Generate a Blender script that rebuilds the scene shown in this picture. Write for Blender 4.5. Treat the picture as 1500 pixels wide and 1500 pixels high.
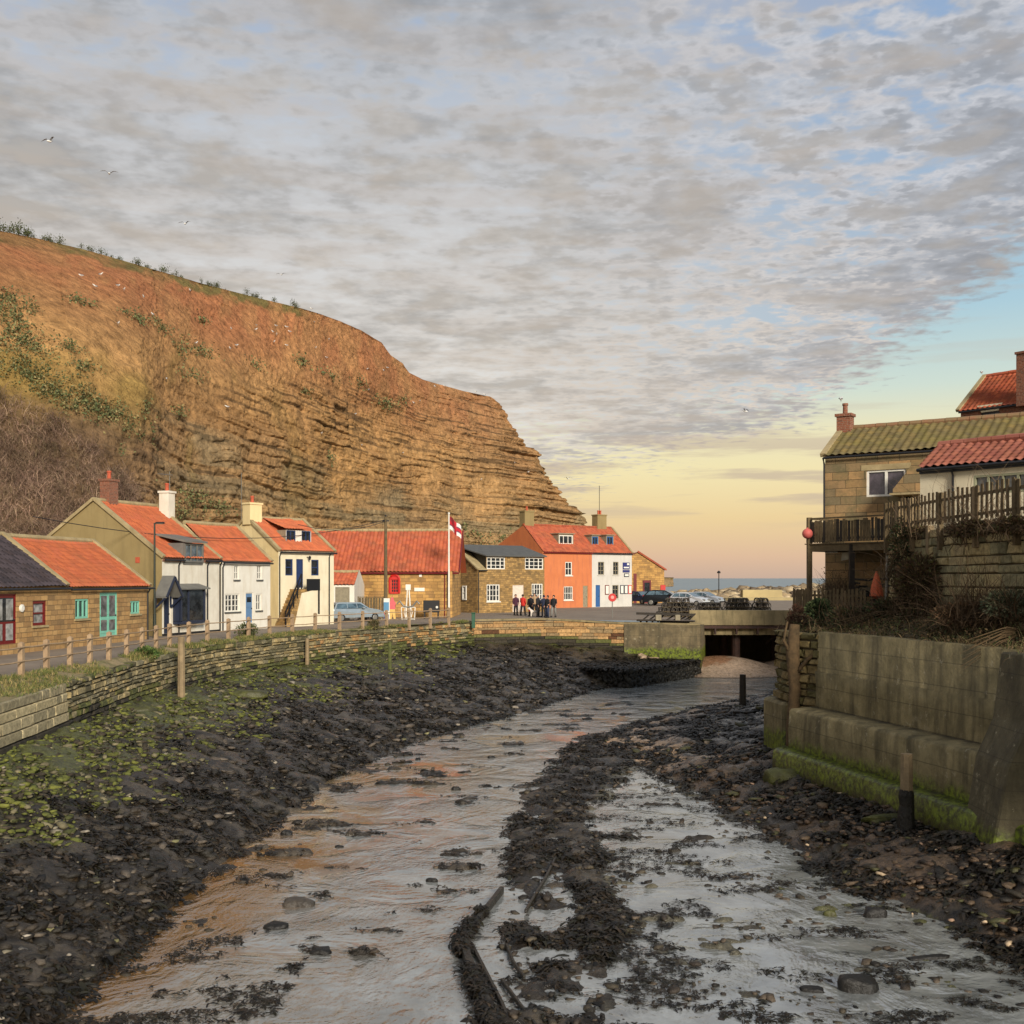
import bpy, bmesh, math, random
import numpy as np
from mathutils import Vector, Matrix, Euler
R=math.radians
random.seed(7); rng=np.random.default_rng(7)
for o in list(bpy.data.objects): bpy.data.objects.remove(o)
scene=bpy.context.scene; C=scene.collection
# ---------------------------------------------------------------- camera (eye at z=0, looks along +Y)
F=1623.0; HY=847.0; CX=750.0
cd=bpy.data.cameras.new("camera"); cam=bpy.data.objects.new("camera",cd); C.objects.link(cam)
cd.sensor_width=36; cd.lens=36*F/1500; cd.shift_y=(HY-750)/1500; cd.clip_start=.1; cd.clip_end=60000
cam.location=(0,0,0); cam.rotation_euler=(R(90),0,0); scene.camera=cam
scene.render.resolution_x=1024; scene.render.resolution_y=1024
scene.view_settings.view_transform='Standard'; scene.view_settings.look='None'
scene.view_settings.exposure=0.0; scene.view_settings.gamma=1
# ---------------------------------------------------------------- node helper
class NT:
    def __init__(s,nt): s.t=nt; nt.nodes.clear()
    def n(s,ty,ins=None,**kw):
        nd=s.t.nodes.new(ty)
        for k,v in kw.items(): setattr(nd,k,v)
        for k,v in (ins or {}).items():
            sk=nd.inputs[k]
            if isinstance(v,bpy.types.NodeSocket): s.t.links.new(v,sk)
            elif isinstance(v,bpy.types.Node): s.t.links.new(v.outputs[0],sk)
            else: sk.default_value=v
        return nd
    def m(s,op,a,b=0,c=0,clamp=False):
        return s.n('ShaderNodeMath',{0:a,1:b,2:c},operation=op,use_clamp=clamp).outputs[0]
    def mr(s,v,a,b,c=0.,d=1.,smooth=False):
        return s.n('ShaderNodeMapRange',{0:v,1:a,2:b,3:c,4:d},interpolation_type='SMOOTHSTEP' if smooth else 'LINEAR').outputs[0]
    def mix(s,f,a,b,bt='MIX'):
        nd=s.n('ShaderNodeMix',data_type='RGBA',blend_type=bt)
        for k,v in ((0,f),(6,a),(7,b)):
            sk=nd.inputs[k]
            if isinstance(v,bpy.types.NodeSocket): s.t.links.new(v,sk)
            elif isinstance(v,(int,float)): sk.default_value=v if k==0 else (v,v,v,1)
            else: sk.default_value=tuple(v)+((1,) if len(v)==3 else ())
        return nd.outputs[2]
    def noise(s,vec,scale,detail=5,rough=.55,dist=0,out=0):
        ins={'Scale':scale,'Detail':detail,'Roughness':rough,'Distortion':dist}
        if vec is not None: ins['Vector']=vec
        return s.n('ShaderNodeTexNoise',ins).outputs[out]
    def ramp(s,f,stops,interp='LINEAR'):
        nd=s.n('ShaderNodeValToRGB',{0:f}); cr=nd.color_ramp; cr.interpolation=interp
        while len(cr.elements)<len(stops): cr.elements.new(.5)
        for e,(p,c) in zip(cr.elements,stops): e.position=p; e.color=tuple(c)+(1,)
        return nd.outputs[0]
def srgb(r,g,b):
    f=lambda c:(c/255/12.92) if c/255<=.04045 else ((c/255+.055)/1.055)**2.4
    return (f(r),f(g),f(b))
# ---------------------------------------------------------------- sky and sun
SUN_AZ=(0.36,-0.933); SUN_EL=R(21)
w=bpy.data.worlds.new("World"); scene.world=w; w.use_nodes=True
t=NT(w.node_tree)
tc=t.n('ShaderNodeTexCoord').outputs['Generated']
sep=t.n('ShaderNodeSeparateXYZ',{0:tc})
dx,dy,dz=sep.outputs[0],sep.outputs[1],sep.outputs[2]
el=t.m('MAXIMUM',dz,0.0)
base=t.ramp(t.m('MULTIPLY',el,1.6),[(0,srgb(214,184,164)),(.03,srgb(234,196,164)),(.085,srgb(247,216,160)),(.15,srgb(253,235,180)),(.205,srgb(246,236,192)),(.26,srgb(216,230,216)),(.36,srgb(178,212,226)),(.60,srgb(136,176,220))])
sky=t.n('ShaderNodeTexSky',sky_type='NISHITA',sun_disc=False,sun_elevation=SUN_EL,sun_rotation=math.atan2(SUN_AZ[0],SUN_AZ[1]),air_density=1.2,dust_density=2.0)
skc=t.mix(1.0,sky.outputs[0],(.09,.09,.09),'MULTIPLY')
clear=t.mix(.15,base,skc)
# clouds on a flat layer overhead
den=t.m('ADD',el,.06)
u=t.m('DIVIDE',dx,den); v=t.m('DIVIDE',dy,den)
cv=t.n('ShaderNodeCombineXYZ',{0:u,1:v,2:0.0}).outputs[0]
n1=t.noise(cv,1.1,3,.5); n2=t.noise(cv,5.8,4,.52,.1); n3=t.noise(cv,14.5,3,.5,.0); n4=t.noise(cv,32.0,3,.5)
opt=t.m('ADD',t.m('ADD',t.m('MULTIPLY',n1,.38),t.m('MULTIPLY',n2,.34)),t.m('ADD',t.m('MULTIPLY',n3,.20),t.m('MULTIPLY',n4,.08)))
lum=t.mr(dz,.10,.50,0,1)
C0=t.mix(lum,srgb(212,205,195),srgb(163,169,178))
C0=t.mix(t.mr(dx,-.02,.42,0,.7,True),C0,srgb(158,165,177))
shade=t.mr(opt,.42,.58,1.30,.78)
sh3=t.n('ShaderNodeCombineXYZ',{0:shade,1:shade,2:shade}).outputs[0]
ccol=t.mix(1.0,C0,sh3,'MULTIPLY')
ccol=t.mix(t.mr(n2,.48,.66,0,.26,True),ccol,srgb(214,200,182))        # warm lit undersides
region=t.m('MAXIMUM',t.mr(dx,-.08,.34,.12,1,True),t.mr(dz,.30,.46,0,.55,True))
blue=t.m('MULTIPLY',t.mr(t.m('ADD',opt,t.m('MULTIPLY',n3,.12)),.545,.455,0,1,True),region)
skyb=t.mix(t.mr(dz,.12,.5,0,1),srgb(188,204,210),srgb(132,164,206))
ccol=t.mix(t.m('MULTIPLY',blue,.9),ccol,skyb)
glint=t.m('MULTIPLY',t.m('SUBTRACT',1,t.m('ABSOLUTE',t.mr(t.m('ADD',opt,t.m('MULTIPLY',n4,.10)),.47,.57,-1,1))),t.mr(dx,-.10,.3,.25,.85,True))
ccol=t.mix(t.m('MULTIPLY',glint,t.mr(n3,.38,.56,0,1)),ccol,t.mix(t.mr(dz,.12,.32,0,1),srgb(234,216,192),srgb(206,208,214)))
lim=t.m('ADD',t.m('ADD',t.m('MULTIPLY',dx,.15),.078),t.m('MULTIPLY',t.m('MAXIMUM',t.m('SUBTRACT',dx,.25),0),.75))
q=t.m('SUBTRACT',dz,lim)
mask=t.mr(t.m('ADD',t.mr(q,-.07,.08,-.36,.24),t.m('ADD',t.m('MULTIPLY',n3,.5),t.m('MULTIPLY',n1,.5))),.42,.60,0,1,True)
full=t.mix(mask,clear,ccol)
# thin long cloud bars low over the sea
cv2=t.n('ShaderNodeCombineXYZ',{0:t.m('MULTIPLY',dx,4.0),1:t.m('MULTIPLY',dz,48.0),2:0.0}).outputs[0]
bar=t.mr(t.noise(cv2,1.0,5,.55,.2),.47,.58,0,.7,True)
bar=t.m('MULTIPLY',bar,t.mr(dz,.035,.075,0,1,True)); bar=t.m('MULTIPLY',bar,t.mr(dz,.10,.16,1,.25,True))
full=t.mix(bar,full,srgb(196,178,160))
full=t.mix(t.mr(dz,-.02,0,1,0),full,srgb(120,115,110))
bg=t.n('ShaderNodeBackground',{'Color':full,'Strength':1.0})
t.n('ShaderNodeOutputWorld',{'Surface':bg.outputs[0]})
sd=bpy.data.lights.new("sun",'SUN'); sd.energy=4.7; sd.angle=R(12); sd.color=(1.0,.91,.78)
so=bpy.data.objects.new("sun",sd); C.objects.link(so)
dv=Vector((SUN_AZ[0]*math.cos(SUN_EL),SUN_AZ[1]*math.cos(SUN_EL),math.sin(SUN_EL)))
so.rotation_euler=dv.to_track_quat('Z','Y').to_euler(); so.location=(0,-40,60)
# ---------------------------------------------------------------- noise in numpy
def _h(ix,iy,s):
    n=np.sin(ix*127.1+iy*311.7+s*74.7)*43758.5453
    return n-np.floor(n)
def vn(x,y,s=0):
    x=np.asarray(x,float); y=np.asarray(y,float)
    ix=np.floor(x); iy=np.floor(y); fx=x-ix; fy=y-iy
    fx=fx*fx*(3-2*fx); fy=fy*fy*(3-2*fy)
    a=_h(ix,iy,s); b=_h(ix+1,iy,s); c=_h(ix,iy+1,s); d=_h(ix+1,iy+1,s)
    return (a+(b-a)*fx)*(1-fy)+(c+(d-c)*fx)*fy
def fbm(x,y,o=4,s=0,g=.5):
    r=0; a=1; n=0
    for i in range(o):
        r=r+a*vn(x,y,s+i*13); n+=a; a*=g; x=x*2.03+5.1; y=y*2.03+1.7
    return r/n
def sst(x,a,b):
    q=np.clip((x-a)/(b-a),0,1); return q*q*(3-2*q)
# ---------------------------------------------------------------- object helpers
def tag(o,label=None,cat=None,group=None,kind=None):
    for k,vv in (('label',label),('category',cat),('group',group),('kind',kind)):
        if vv: o[k]=vv
    return o
def empty(name,loc=(0,0,0),rz=0,label=None,cat=None,group=None):
    o=bpy.data.objects.new(name,None); C.objects.link(o); o.location=loc; o.rotation_euler=(0,0,rz)
    o.empty_display_size=.2
    return tag(o,label,cat,group)
def copy_tree(o,parent=None):
    c=o.copy(); C.objects.link(c)
    if parent: c.parent=parent
    for ch in list(o.children): copy_tree(ch,c)
    return c
def np_mesh(name,V,Fa,mat,parent=None,uv=None,col=None,smooth=False):
    """V (n,3), Fa (m,k) same-size polygons; uv per loop, col per vertex"""
    me=bpy.data.meshes.new(name); V=np.asarray(V,dtype=np.float32); Fa=np.asarray(Fa,dtype=np.int32)
    k=Fa.shape[1]; m=len(Fa)
    me.vertices.add(len(V)); me.vertices.foreach_set('co',V.ravel())
    me.loops.add(m*k); me.loops.foreach_set('vertex_index',Fa.ravel())
    me.polygons.add(m); me.polygons.foreach_set('loop_start',np.arange(m,dtype=np.int32)*k)
    me.polygons.foreach_set('loop_total',np.full(m,k,dtype=np.int32))
    if smooth: me.polygons.foreach_set('use_smooth',np.ones(m,dtype=bool))
    me.update(calc_edges=True)
    if uv is not None:
        l=me.uv_layers.new(name='UVMap'); l.data.foreach_set('uv',np.asarray(uv,dtype=np.float32).ravel())
    if col is not None:
        a=me.color_attributes.new(name='Col',type='FLOAT_COLOR',domain='POINT')
        cc=np.ones((len(V),4),dtype=np.float32); cc[:,:3]=col; a.data.foreach_set('color',cc.ravel())
    me.validate()
    me.materials.append(mat)
    o=bpy.data.objects.new(name,me); C.objects.link(o)
    if parent: o.parent=parent
    return o
def grid_faces(nv,nu):
    i=np.arange(nv-1)[:,None]*nu+np.arange(nu-1)[None,:]
    return np.stack([i,i+1,i+1+nu,i+nu],-1).reshape(-1,4)
def grid_mesh(name,Pt,mat,parent=None,col=None,uv=None,smooth=True,flip=False):
    nv,nu=Pt.shape[:2]; fa=grid_faces(nv,nu)
    if flip: fa=fa[:,::-1]
    u=None
    if uv is not None: u=uv.reshape(-1,2)[fa.ravel()]
    return np_mesh(name,Pt.reshape(-1,3),fa,mat,parent,u,None if col is None else col.reshape(-1,3),smooth)
class MB:
    def __init__(s): s.v=[]; s.f=[]; s.c=[]; s.cc=None
    def add(s,vs,fs):
        o=len(s.v); s.v+=[tuple(p) for p in vs]; s.f+=[tuple(i+o for i in f) for f in fs]
        s.c+=[s.cc or (1,1,1)]*len(vs); return s
    def box(s,x0,y0,z0,x1,y1,z1,M=None):
        vs=[Vector((x,y,z)) for z in (z0,z1) for y in (y0,y1) for x in (x0,x1)]
        if M is not None: vs=[M@q for q in vs]
        return s.add(vs,[(0,2,3,1),(4,5,7,6),(0,1,5,4),(2,6,7,3),(0,4,6,2),(1,3,7,5)])
    def beam(s,p,q,w,h,up=(0,0,1)):
        p=Vector(p);q=Vector(q); d=(q-p); L=d.length; d.normalize(); u=Vector(up)
        if abs(d.dot(u))>.98: u=Vector((0,1,0))
        a=d.cross(u).normalized(); b=a.cross(d).normalized()
        vs=[e+a*(i*w/2)+b*(j*h/2) for e in (p,q) for j in (-1,1) for i in (-1,1)]
        return s.add(vs,[(0,2,3,1),(4,5,7,6),(0,1,5,4),(2,6,7,3),(0,4,6,2),(1,3,7,5)])
    def tube(s,pts,r,n=6,cap=True):
        pts=[Vector(p) for p in pts]; rr=r if hasattr(r,'__len__') else [r]*len(pts)
        vs=[];fs=[]
        for i,p in enumerate(pts):
            d=(pts[min(i+1,len(pts)-1)]-pts[max(i-1,0)]).normalized()
            u=Vector((0,0,1)) if abs(d.z)<.9 else Vector((1,0,0))
            a=d.cross(u).normalized(); b=a.cross(d)
            for k in range(n):
                an=2*math.pi*k/n; vs.append(p+(a*math.cos(an)+b*math.sin(an))*rr[i])
        for i in range(len(pts)-1):
            for k in range(n): fs.append((i*n+k,i*n+(k+1)%n,(i+1)*n+(k+1)%n,(i+1)*n+k))
        if cap: fs.append(tuple(range(n))[::-1]); fs.append(tuple((len(pts)-1)*n+k for k in range(n)))
        return s.add(vs,fs)
    def lathe(s,prof,n=16,c=(0,0,0),axis='z'):
        vs=[];fs=[]
        for (r,z) in prof:
            for k in range(n):
                a=2*math.pi*k/n; x,y=r*math.cos(a),r*math.sin(a)
                q={'z':(x,y,z),'y':(x,z,y),'x':(z,x,y)}[axis]
                vs.append((q[0]+c[0],q[1]+c[1],q[2]+c[2]))
        for i in range(len(prof)-1):
            for k in range(n): fs.append((i*n+k,i*n+(k+1)%n,(i+1)*n+(k+1)%n,(i+1)*n+k))
        fs.append(tuple(range(n))[::-1]); fs.append(tuple((len(prof)-1)*n+k for k in range(n)))
        return s.add(vs,fs)
    def prism(s,poly,y0,y1,plane='xz'):
        """polygon in plane extruded along the third axis"""
        n=len(poly)
        def q(a,b,c): return {'xz':(a,c,b),'yz':(c,a,b),'xy':(a,b,c)}[plane]
        vs=[q(a,b,y0) for a,b in poly]+[q(a,b,y1) for a,b in poly]
        fs=[tuple(range(n)),tuple(range(2*n-1,n-1,-1))]+[(i,i+n,(i+1)%n+n,(i+1)%n) for i in range(n)]
        return s.add(vs,fs)
    def build(s,name,mat,parent=None,smooth=False,bevel=0,col=False):
        me=bpy.data.meshes.new(name); me.from_pydata(s.v,[],s.f)
        bm=bmesh.new(); bm.from_mesh(me); bmesh.ops.recalc_face_normals(bm,faces=bm.faces)
        if bevel: bmesh.ops.bevel(bm,geom=bm.edges[:],offset=bevel,segments=1,affect='EDGES',clamp_overlap=True)
        uvl=bm.loops.layers.uv.new('UVMap')
        for f in bm.faces:
            nn=f.normal; ax,ay,az=abs(nn.x),abs(nn.y),abs(nn.z)
            f.smooth=smooth
            for l in f.loops:
                co=l.vert.co
                l[uvl].uv=(co.x,co.y) if az>max(ax,ay)*1.2 else ((co.y,co.z) if ax>ay else (co.x,co.z))
        bm.to_mesh(me); bm.free()
        if col and not bevel:
            a=me.color_attributes.new(name='Col',type='FLOAT_COLOR',domain='POINT')
            a.data.foreach_set('color',np.array([tuple(q)+(1,) for q in s.c],dtype=np.float32).ravel())
        me.materials.append(mat)
        o=bpy.data.objects.new(name,me); C.objects.link(o)
        if parent: o.parent=parent
        return o
# ---------------------------------------------------------------- materials
MATS={}
def newmat(name):
    m=bpy.data.materials.new(name); m.use_nodes=True; MATS[name]=m; return m,NT(m.node_tree)
def fin(t,col,rough=.8,bump=None,bstr=.3,bdist=.02,metal=0,spec=.4,normal=None,**kw):
    ins={'Base Color':col,'Roughness':rough,'Metallic':metal,'Specular IOR Level':spec}
    ins.update(kw)
    if isinstance(col,tuple) and len(col)==3: ins['Base Color']=col+(1,)
    if bump is not None:
        ins['Normal']=t.n('ShaderNodeBump',{'Height':bump,'Strength':bstr,'Distance':bdist}).outputs[0]
    b=t.n('ShaderNodeBsdfPrincipled',ins); t.n('ShaderNodeOutputMaterial',{'Surface':b.outputs[0]}); return b
def pm(name,c1,c2=None,scale=3,rough=.8,bstr=.25,bscale=None,bdist=.02,metal=0,spec=.4,stain=None,vcol=False):
    """painted/plain surface with mottling, weather streaks and bump"""
    if name in MATS: return MATS[name]
    m,t=newmat(name); co=t.n('ShaderNodeTexCoord').outputs['Object']
    c2=c2 or tuple(x*.72 for x in c1)
    f=t.mr(t.noise(co,scale,8,.62),.3,.7)
    col=t.mix(f,c1,c2)
    if stain:
        mp=t.n('ShaderNodeMapping',{'Vector':co,'Scale':(2.4,2.4,.35)}).outputs[0]
        col=t.mix(t.mr(t.noise(mp,1.3,6,.6),.5,.72,0,.75),col,stain)
    if vcol:
        col=t.mix(1.0,col,t.n('ShaderNodeVertexColor',layer_name='Col').outputs[0],'MULTIPLY')
    fin(t,col,rough,t.noise(co,bscale or scale*6,6,.6),bstr,bdist,metal,spec); return m
def flat(name,c,rough=.5,metal=0,spec=.5): return pm(name,c,tuple(x*.82 for x in c),4,rough,.1,30,.005,metal,spec)
def masonry(name,cs,bw=.45,bh=.2,mortar=(.2,.17,.12),ms=.012,dark=(.08,.07,.05),moss=None,warp=.05,wet=.85):
    if name in MATS: return MATS[name]
    m,t=newmat(name); uv=t.n('ShaderNodeUVMap',uv_map='UVMap').outputs[0]
    nz=t.n('ShaderNodeTexNoise',{'Vector':uv,'Scale':2.2,'Detail':3}).outputs[1]
    w_=t.n('ShaderNodeVectorMath',{0:nz,1:(warp,warp,warp)},operation='MULTIPLY').outputs[0]
    uvw=t.n('ShaderNodeVectorMath',{0:uv,1:w_},operation='ADD').outputs[0]
    br=t.n('ShaderNodeTexBrick',{'Vector':uvw,'Color1':(0,0,0,1),'Color2':(1,1,1,1),'Mortar':(.5,.5,.5,1),'Scale':1.0,'Mortar Size':ms,'Mortar Smooth':.3,'Bias':0,'Brick Width':bw,'Row Height':bh},offset=.5,squash=.75,squash_frequency=3)
    col=t.ramp(br.outputs[0],[(i/(len(cs)-1),c) for i,c in enumerate(cs)])
    g=t.noise(uv,9,6,.65)
    col=t.mix(t.mr(g,.3,.7,0,.55),col,t.mix(1.0,col,(.62,.6,.58),'MULTIPLY'))
    col=t.mix(t.mr(t.noise(uv,.8,5,.6),.5,.72,0,.6),col,dark)
    if moss: col=t.mix(t.mr(t.noise(uv,1.3,7,.7),.48,.66,0,.8),col,moss)
    col=t.mix(br.outputs[1],col,mortar)
    h=t.m('ADD',t.m('MULTIPLY',t.m('SUBTRACT',1,br.outputs[1]),.7),t.m('MULTIPLY',g,.5))
    fin(t,col,wet,h,.8,.03); return m
def tiles(name,cs,dirt=(.12,.09,.05),dirtamt=.35,rough=.75):
    if name in MATS: return MATS[name]
    m,t=newmat(name); uv=t.n('ShaderNodeUVMap',uv_map='UVMap').outputs[0]
    fl=t.n('ShaderNodeVectorMath',{0:uv},operation='FLOOR').outputs[0]
    wn=t.n('ShaderNodeTexWhiteNoise',{'Vector':fl}).outputs[0]
    col=t.ramp(wn,[(i/(len(cs)-1),c) for i,c in enumerate(cs)])
    col=t.mix(t.mr(wn,.0,.12,.45,0),col,t.mix(1.0,col,(.5,.46,.44),'MULTIPLY'))
    co=t.n('ShaderNodeTexCoord').outputs['Object']
    col=t.mix(t.mr(t.noise(co,.9,7,.65),.45,.75,0,dirtamt),col,dirt)
    col=t.mix(t.mr(t.noise(co,14,4,.6),.35,.7,0,.3),col,t.mix(1.0,col,(.7,.68,.66),'MULTIPLY'))
    fin(t,col,rough,t.noise(co,30,4),.2,.01,spec=.3); return m
def vmat(name,rough=.8,nscale=6,var=.5,bstr=.5,bscale=14,bdist=.03,spec=.4,rmin=None):
    """base colour from the per-stone / per-patch attribute with fine mottling"""
    if name in MATS: return MATS[name]
    m,t=newmat(name); co=t.n('ShaderNodeTexCoord').outputs['Object']
    c=t.n('ShaderNodeVertexColor',layer_name='Col').outputs[0]
    f=t.mr(t.noise(co,nscale,8,.66),.3,.7,1-var,1+var*.6)
    cc=t.n('ShaderNodeCombineXYZ',{0:f,1:f,2:f}).outputs[0]
    col=t.mix(1.0,c,cc,'MULTIPLY')
    r=rough
    if rmin is not None: r=t.mr(t.noise(co,2.5,5,.6),.42,.62,rmin,rough)
    fin(t,col,r,t.noise(co,bscale,7,.65),bstr,bdist,spec=spec); return m
def glass(name,c,rough=.06):
    if name in MATS: return MATS[name]
    m,t=newmat(name); co=t.n('ShaderNodeTexCoord').outputs['Object']
    col=t.mix(t.mr(t.noise(co,3.2,3,.5,.4),.35,.65),c,tuple(x*.35 for x in c))
    fin(t,col,rough,t.noise(co,2,2),.05,.01,spec=.7); return m
M_stone=masonry('sandstone',[srgb(176,136,84),srgb(196,158,104),srgb(160,124,80),srgb(188,150,98),srgb(140,112,76)],.48,.21,mortar=srgb(120,98,66),dark=srgb(92,78,54))
M_stone2=masonry('coursed_sandstone',[srgb(190,146,84),srgb(205,160,92),srgb(176,134,78),srgb(158,122,76)],.62,.25,mortar=srgb(140,112,72),dark=srgb(110,88,56),warp=.02)
M_rubble=masonry('rubble_stone',[srgb(150,118,70),srgb(186,148,90),srgb(128,102,64),srgb(170,136,86)],.34,.17,mortar=srgb(128,106,68),dark=srgb(84,70,48),warp=.14)
M_oldstone=masonry('weathered_block_stone',[srgb(150,122,86),srgb(176,140,94),srgb(126,112,84),srgb(160,128,84),srgb(110,104,84)],.85,.33,mortar=srgb(90,78,56),dark=srgb(78,74,58),moss=srgb(96,92,62),warp=.03)
M_redbrick=masonry('red_brick',[srgb(132,76,56),srgb(150,90,64),srgb(112,66,50)],.22,.075,mortar=srgb(150,130,110),ms=.009,dark=srgb(96,60,44))
M_olive=pm('olive_render',srgb(148,130,88),srgb(134,116,76),.7,.9,.2,20,stain=srgb(126,110,74))
M_white=pm('white_paint_wall',srgb(226,220,204),srgb(205,196,178),1.2,.75,.35,10,stain=srgb(196,184,160))
M_white2=pm('bright_white_wall',srgb(226,222,210),srgb(212,206,192),1.2,.75,.3,10,stain=srgb(200,190,170))
M_cream=pm('cream_wall',srgb(228,208,158),srgb(214,192,142),.8,.8,.2,14,stain=srgb(200,180,136))
M_creamw=pm('pale_cream_wall',srgb(226,216,188),srgb(210,198,168),.8,.8,.2,14,stain=srgb(196,184,156))
M_orange=pm('orange_paint_wall',srgb(204,122,76),srgb(190,110,66),.8,.75,.2,12,stain=srgb(168,98,72))
M_grey_w=pm('grey_white_wall',srgb(205,200,190),srgb(190,186,178),.8,.75,.2,12,stain=srgb(180,174,164))
M_tile=tiles('orange_pantile',[srgb(188,102,66),srgb(198,110,70),srgb(176,94,62),srgb(192,106,74)],dirtamt=.35)
M_tile2=tiles('red_pantile',[srgb(172,88,58),srgb(186,98,64),srgb(156,76,52),srgb(178,94,68)],dirtamt=.4)
M_tiledark=tiles('dark_pantile',[srgb(70,62,66),srgb(84,74,78),srgb(58,52,56),srgb(76,64,64)],dirt=srgb(50,44,40))
M_tilemoss=tiles('mossy_pantile',[srgb(108,96,64),srgb(120,106,68),srgb(96,86,60),srgb(128,110,66)],dirt=srgb(120,114,50),dirtamt=.6)
M_tilepink=tiles('weathered_red_pantile',[srgb(152,92,74),srgb(164,102,82),srgb(138,80,68),srgb(160,100,84)],dirt=srgb(120,84,66),dirtamt=.4)
M_coping=pm('coping_stone',srgb(176,158,118),srgb(140,124,90),2,.9,.4,16)
M_lead=pm('lead_grey',srgb(120,118,110),srgb(96,94,90),2,.6,.2,14)
M_slate=pm('slate_flat_roof',srgb(92,92,88),srgb(74,74,72),2,.6,.3,10)
M_black=flat('black_metal',(.012,.012,.014),.4)
M_navy=flat('navy_paint',srgb(38,46,66),.4)
M_blue=flat('blue_paint',srgb(52,96,150),.4)
M_dblue=flat('dark_blue_paint',srgb(40,58,98),.4)
M_pblue=flat('pale_blue_paint',srgb(96,130,168),.45)
M_whitef=flat('white_frame_paint',srgb(232,228,216),.4)
M_turq=flat('turquoise_paint',srgb(128,194,172),.45)
M_maroon=flat('maroon_paint',srgb(110,24,28),.35)
M_red=flat('red_paint',srgb(196,40,34),.4)
M_greyw=pm('grey_board',srgb(150,140,116),srgb(120,112,94),5,.8,.3,20)
M_wood=pm('bleached_timber',srgb(150,130,98),srgb(116,100,76),4,.85,.5,20)
M_wood2=pm('weathered_timber',srgb(112,96,68),srgb(82,70,50),5,.9,.6,18)
M_wood3=pm('dark_wet_timber',srgb(52,44,34),srgb(34,30,24),5,.7,.6,18)
M_whitedoor=flat('pink_white_door',srgb(222,206,190),.5)
M_metal=flat('galvanised_metal',srgb(150,148,140),.45,.6)
M_gd=glass('dark_glass',(.035,.04,.045)); M_gc=glass('curtained_glass',(.42,.42,.40)); M_gm=glass('half_curtained_glass',(.2,.2,.2))
M_gb=glass('bluish_glass',(.10,.16,.20))
M_pot=pm('terracotta',srgb(190,92,62),srgb(160,74,50),6,.8)
M_conc=None
# ---------------------------------------------------------------- terrain lines (plan, metres)
ZW=-6.8; ZR=-3.0
EDGE=np.array([(-7.6,0),(-7.4,10),(-7.1,17),(-7.0,24),(-6.7,31),(-6.3,36.5),(-5.7,40),(-3.6,47.5),(.4,56),(4.8,67),(9.5,73.5),(13,77),(20,88),(26,105)],float)   # left water edge
WALL=np.array([(-13.0,-5),(-13.1,10),(-13.0,22),(-13.2,28),(-13.7,34),(-14.35,42),(-14.3,48),(-13.9,52),(-12.4,57.5),(-9.9,64.5),(-6.5,71),(-2.7,77.4)],float)
QUAY=np.array([(-2.7,77.4),(2.5,79.6),(8.5,79),(13.2,77.6)],float)
REDGE=np.array([(10.4,0),(10,15),(9.2,20),(7.6,24.4),(7.0,28.8),(5.9,35.3),(4.6,41),(3.6,45),(5.6,51),(9.5,57.5),(14.2,63.5),(20,69.5),(30,78)],float)  # right bank edge
RWALL=np.array([(10.9,0),(11.1,15),(11.0,22),(11.6,27),(9.9,34),(9.0,36.5),(9.9,40),(13,50),(17,58),(22,66),(30,76)],float)
BARC=np.array([(.3,8),(.5,17),(1.1,22),(1.2,27),(1.15,31.3),(2.2,37),(3.4,41),(5,46)],float)
def pdist(P,L):
    best=np.full(P.shape[:-1],1e9)
    for a,b in zip(L[:-1],L[1:]):
        d=b-a; q=P-a; tt=np.clip((q@d)/(d@d),0,1); e=q-tt[...,None]*d
        best=np.minimum(best,np.hypot(e[...,0],e[...,1]))
    return best
def xat(L,y): return np.interp(y,L[:,1],L[:,0])
WQ=np.vstack([WALL,QUAY[1:]])
def wallbase(y,x):   # z of the shingle at the foot of the wall
    s=np.interp(x,[-14,-3,2,8,13],[0,0,.1,.7,1.6])
    return np.interp(y,[20,28,45,60,78],[-4.5,-4.5,-4.75,-4.7,-4.5])-s
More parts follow.
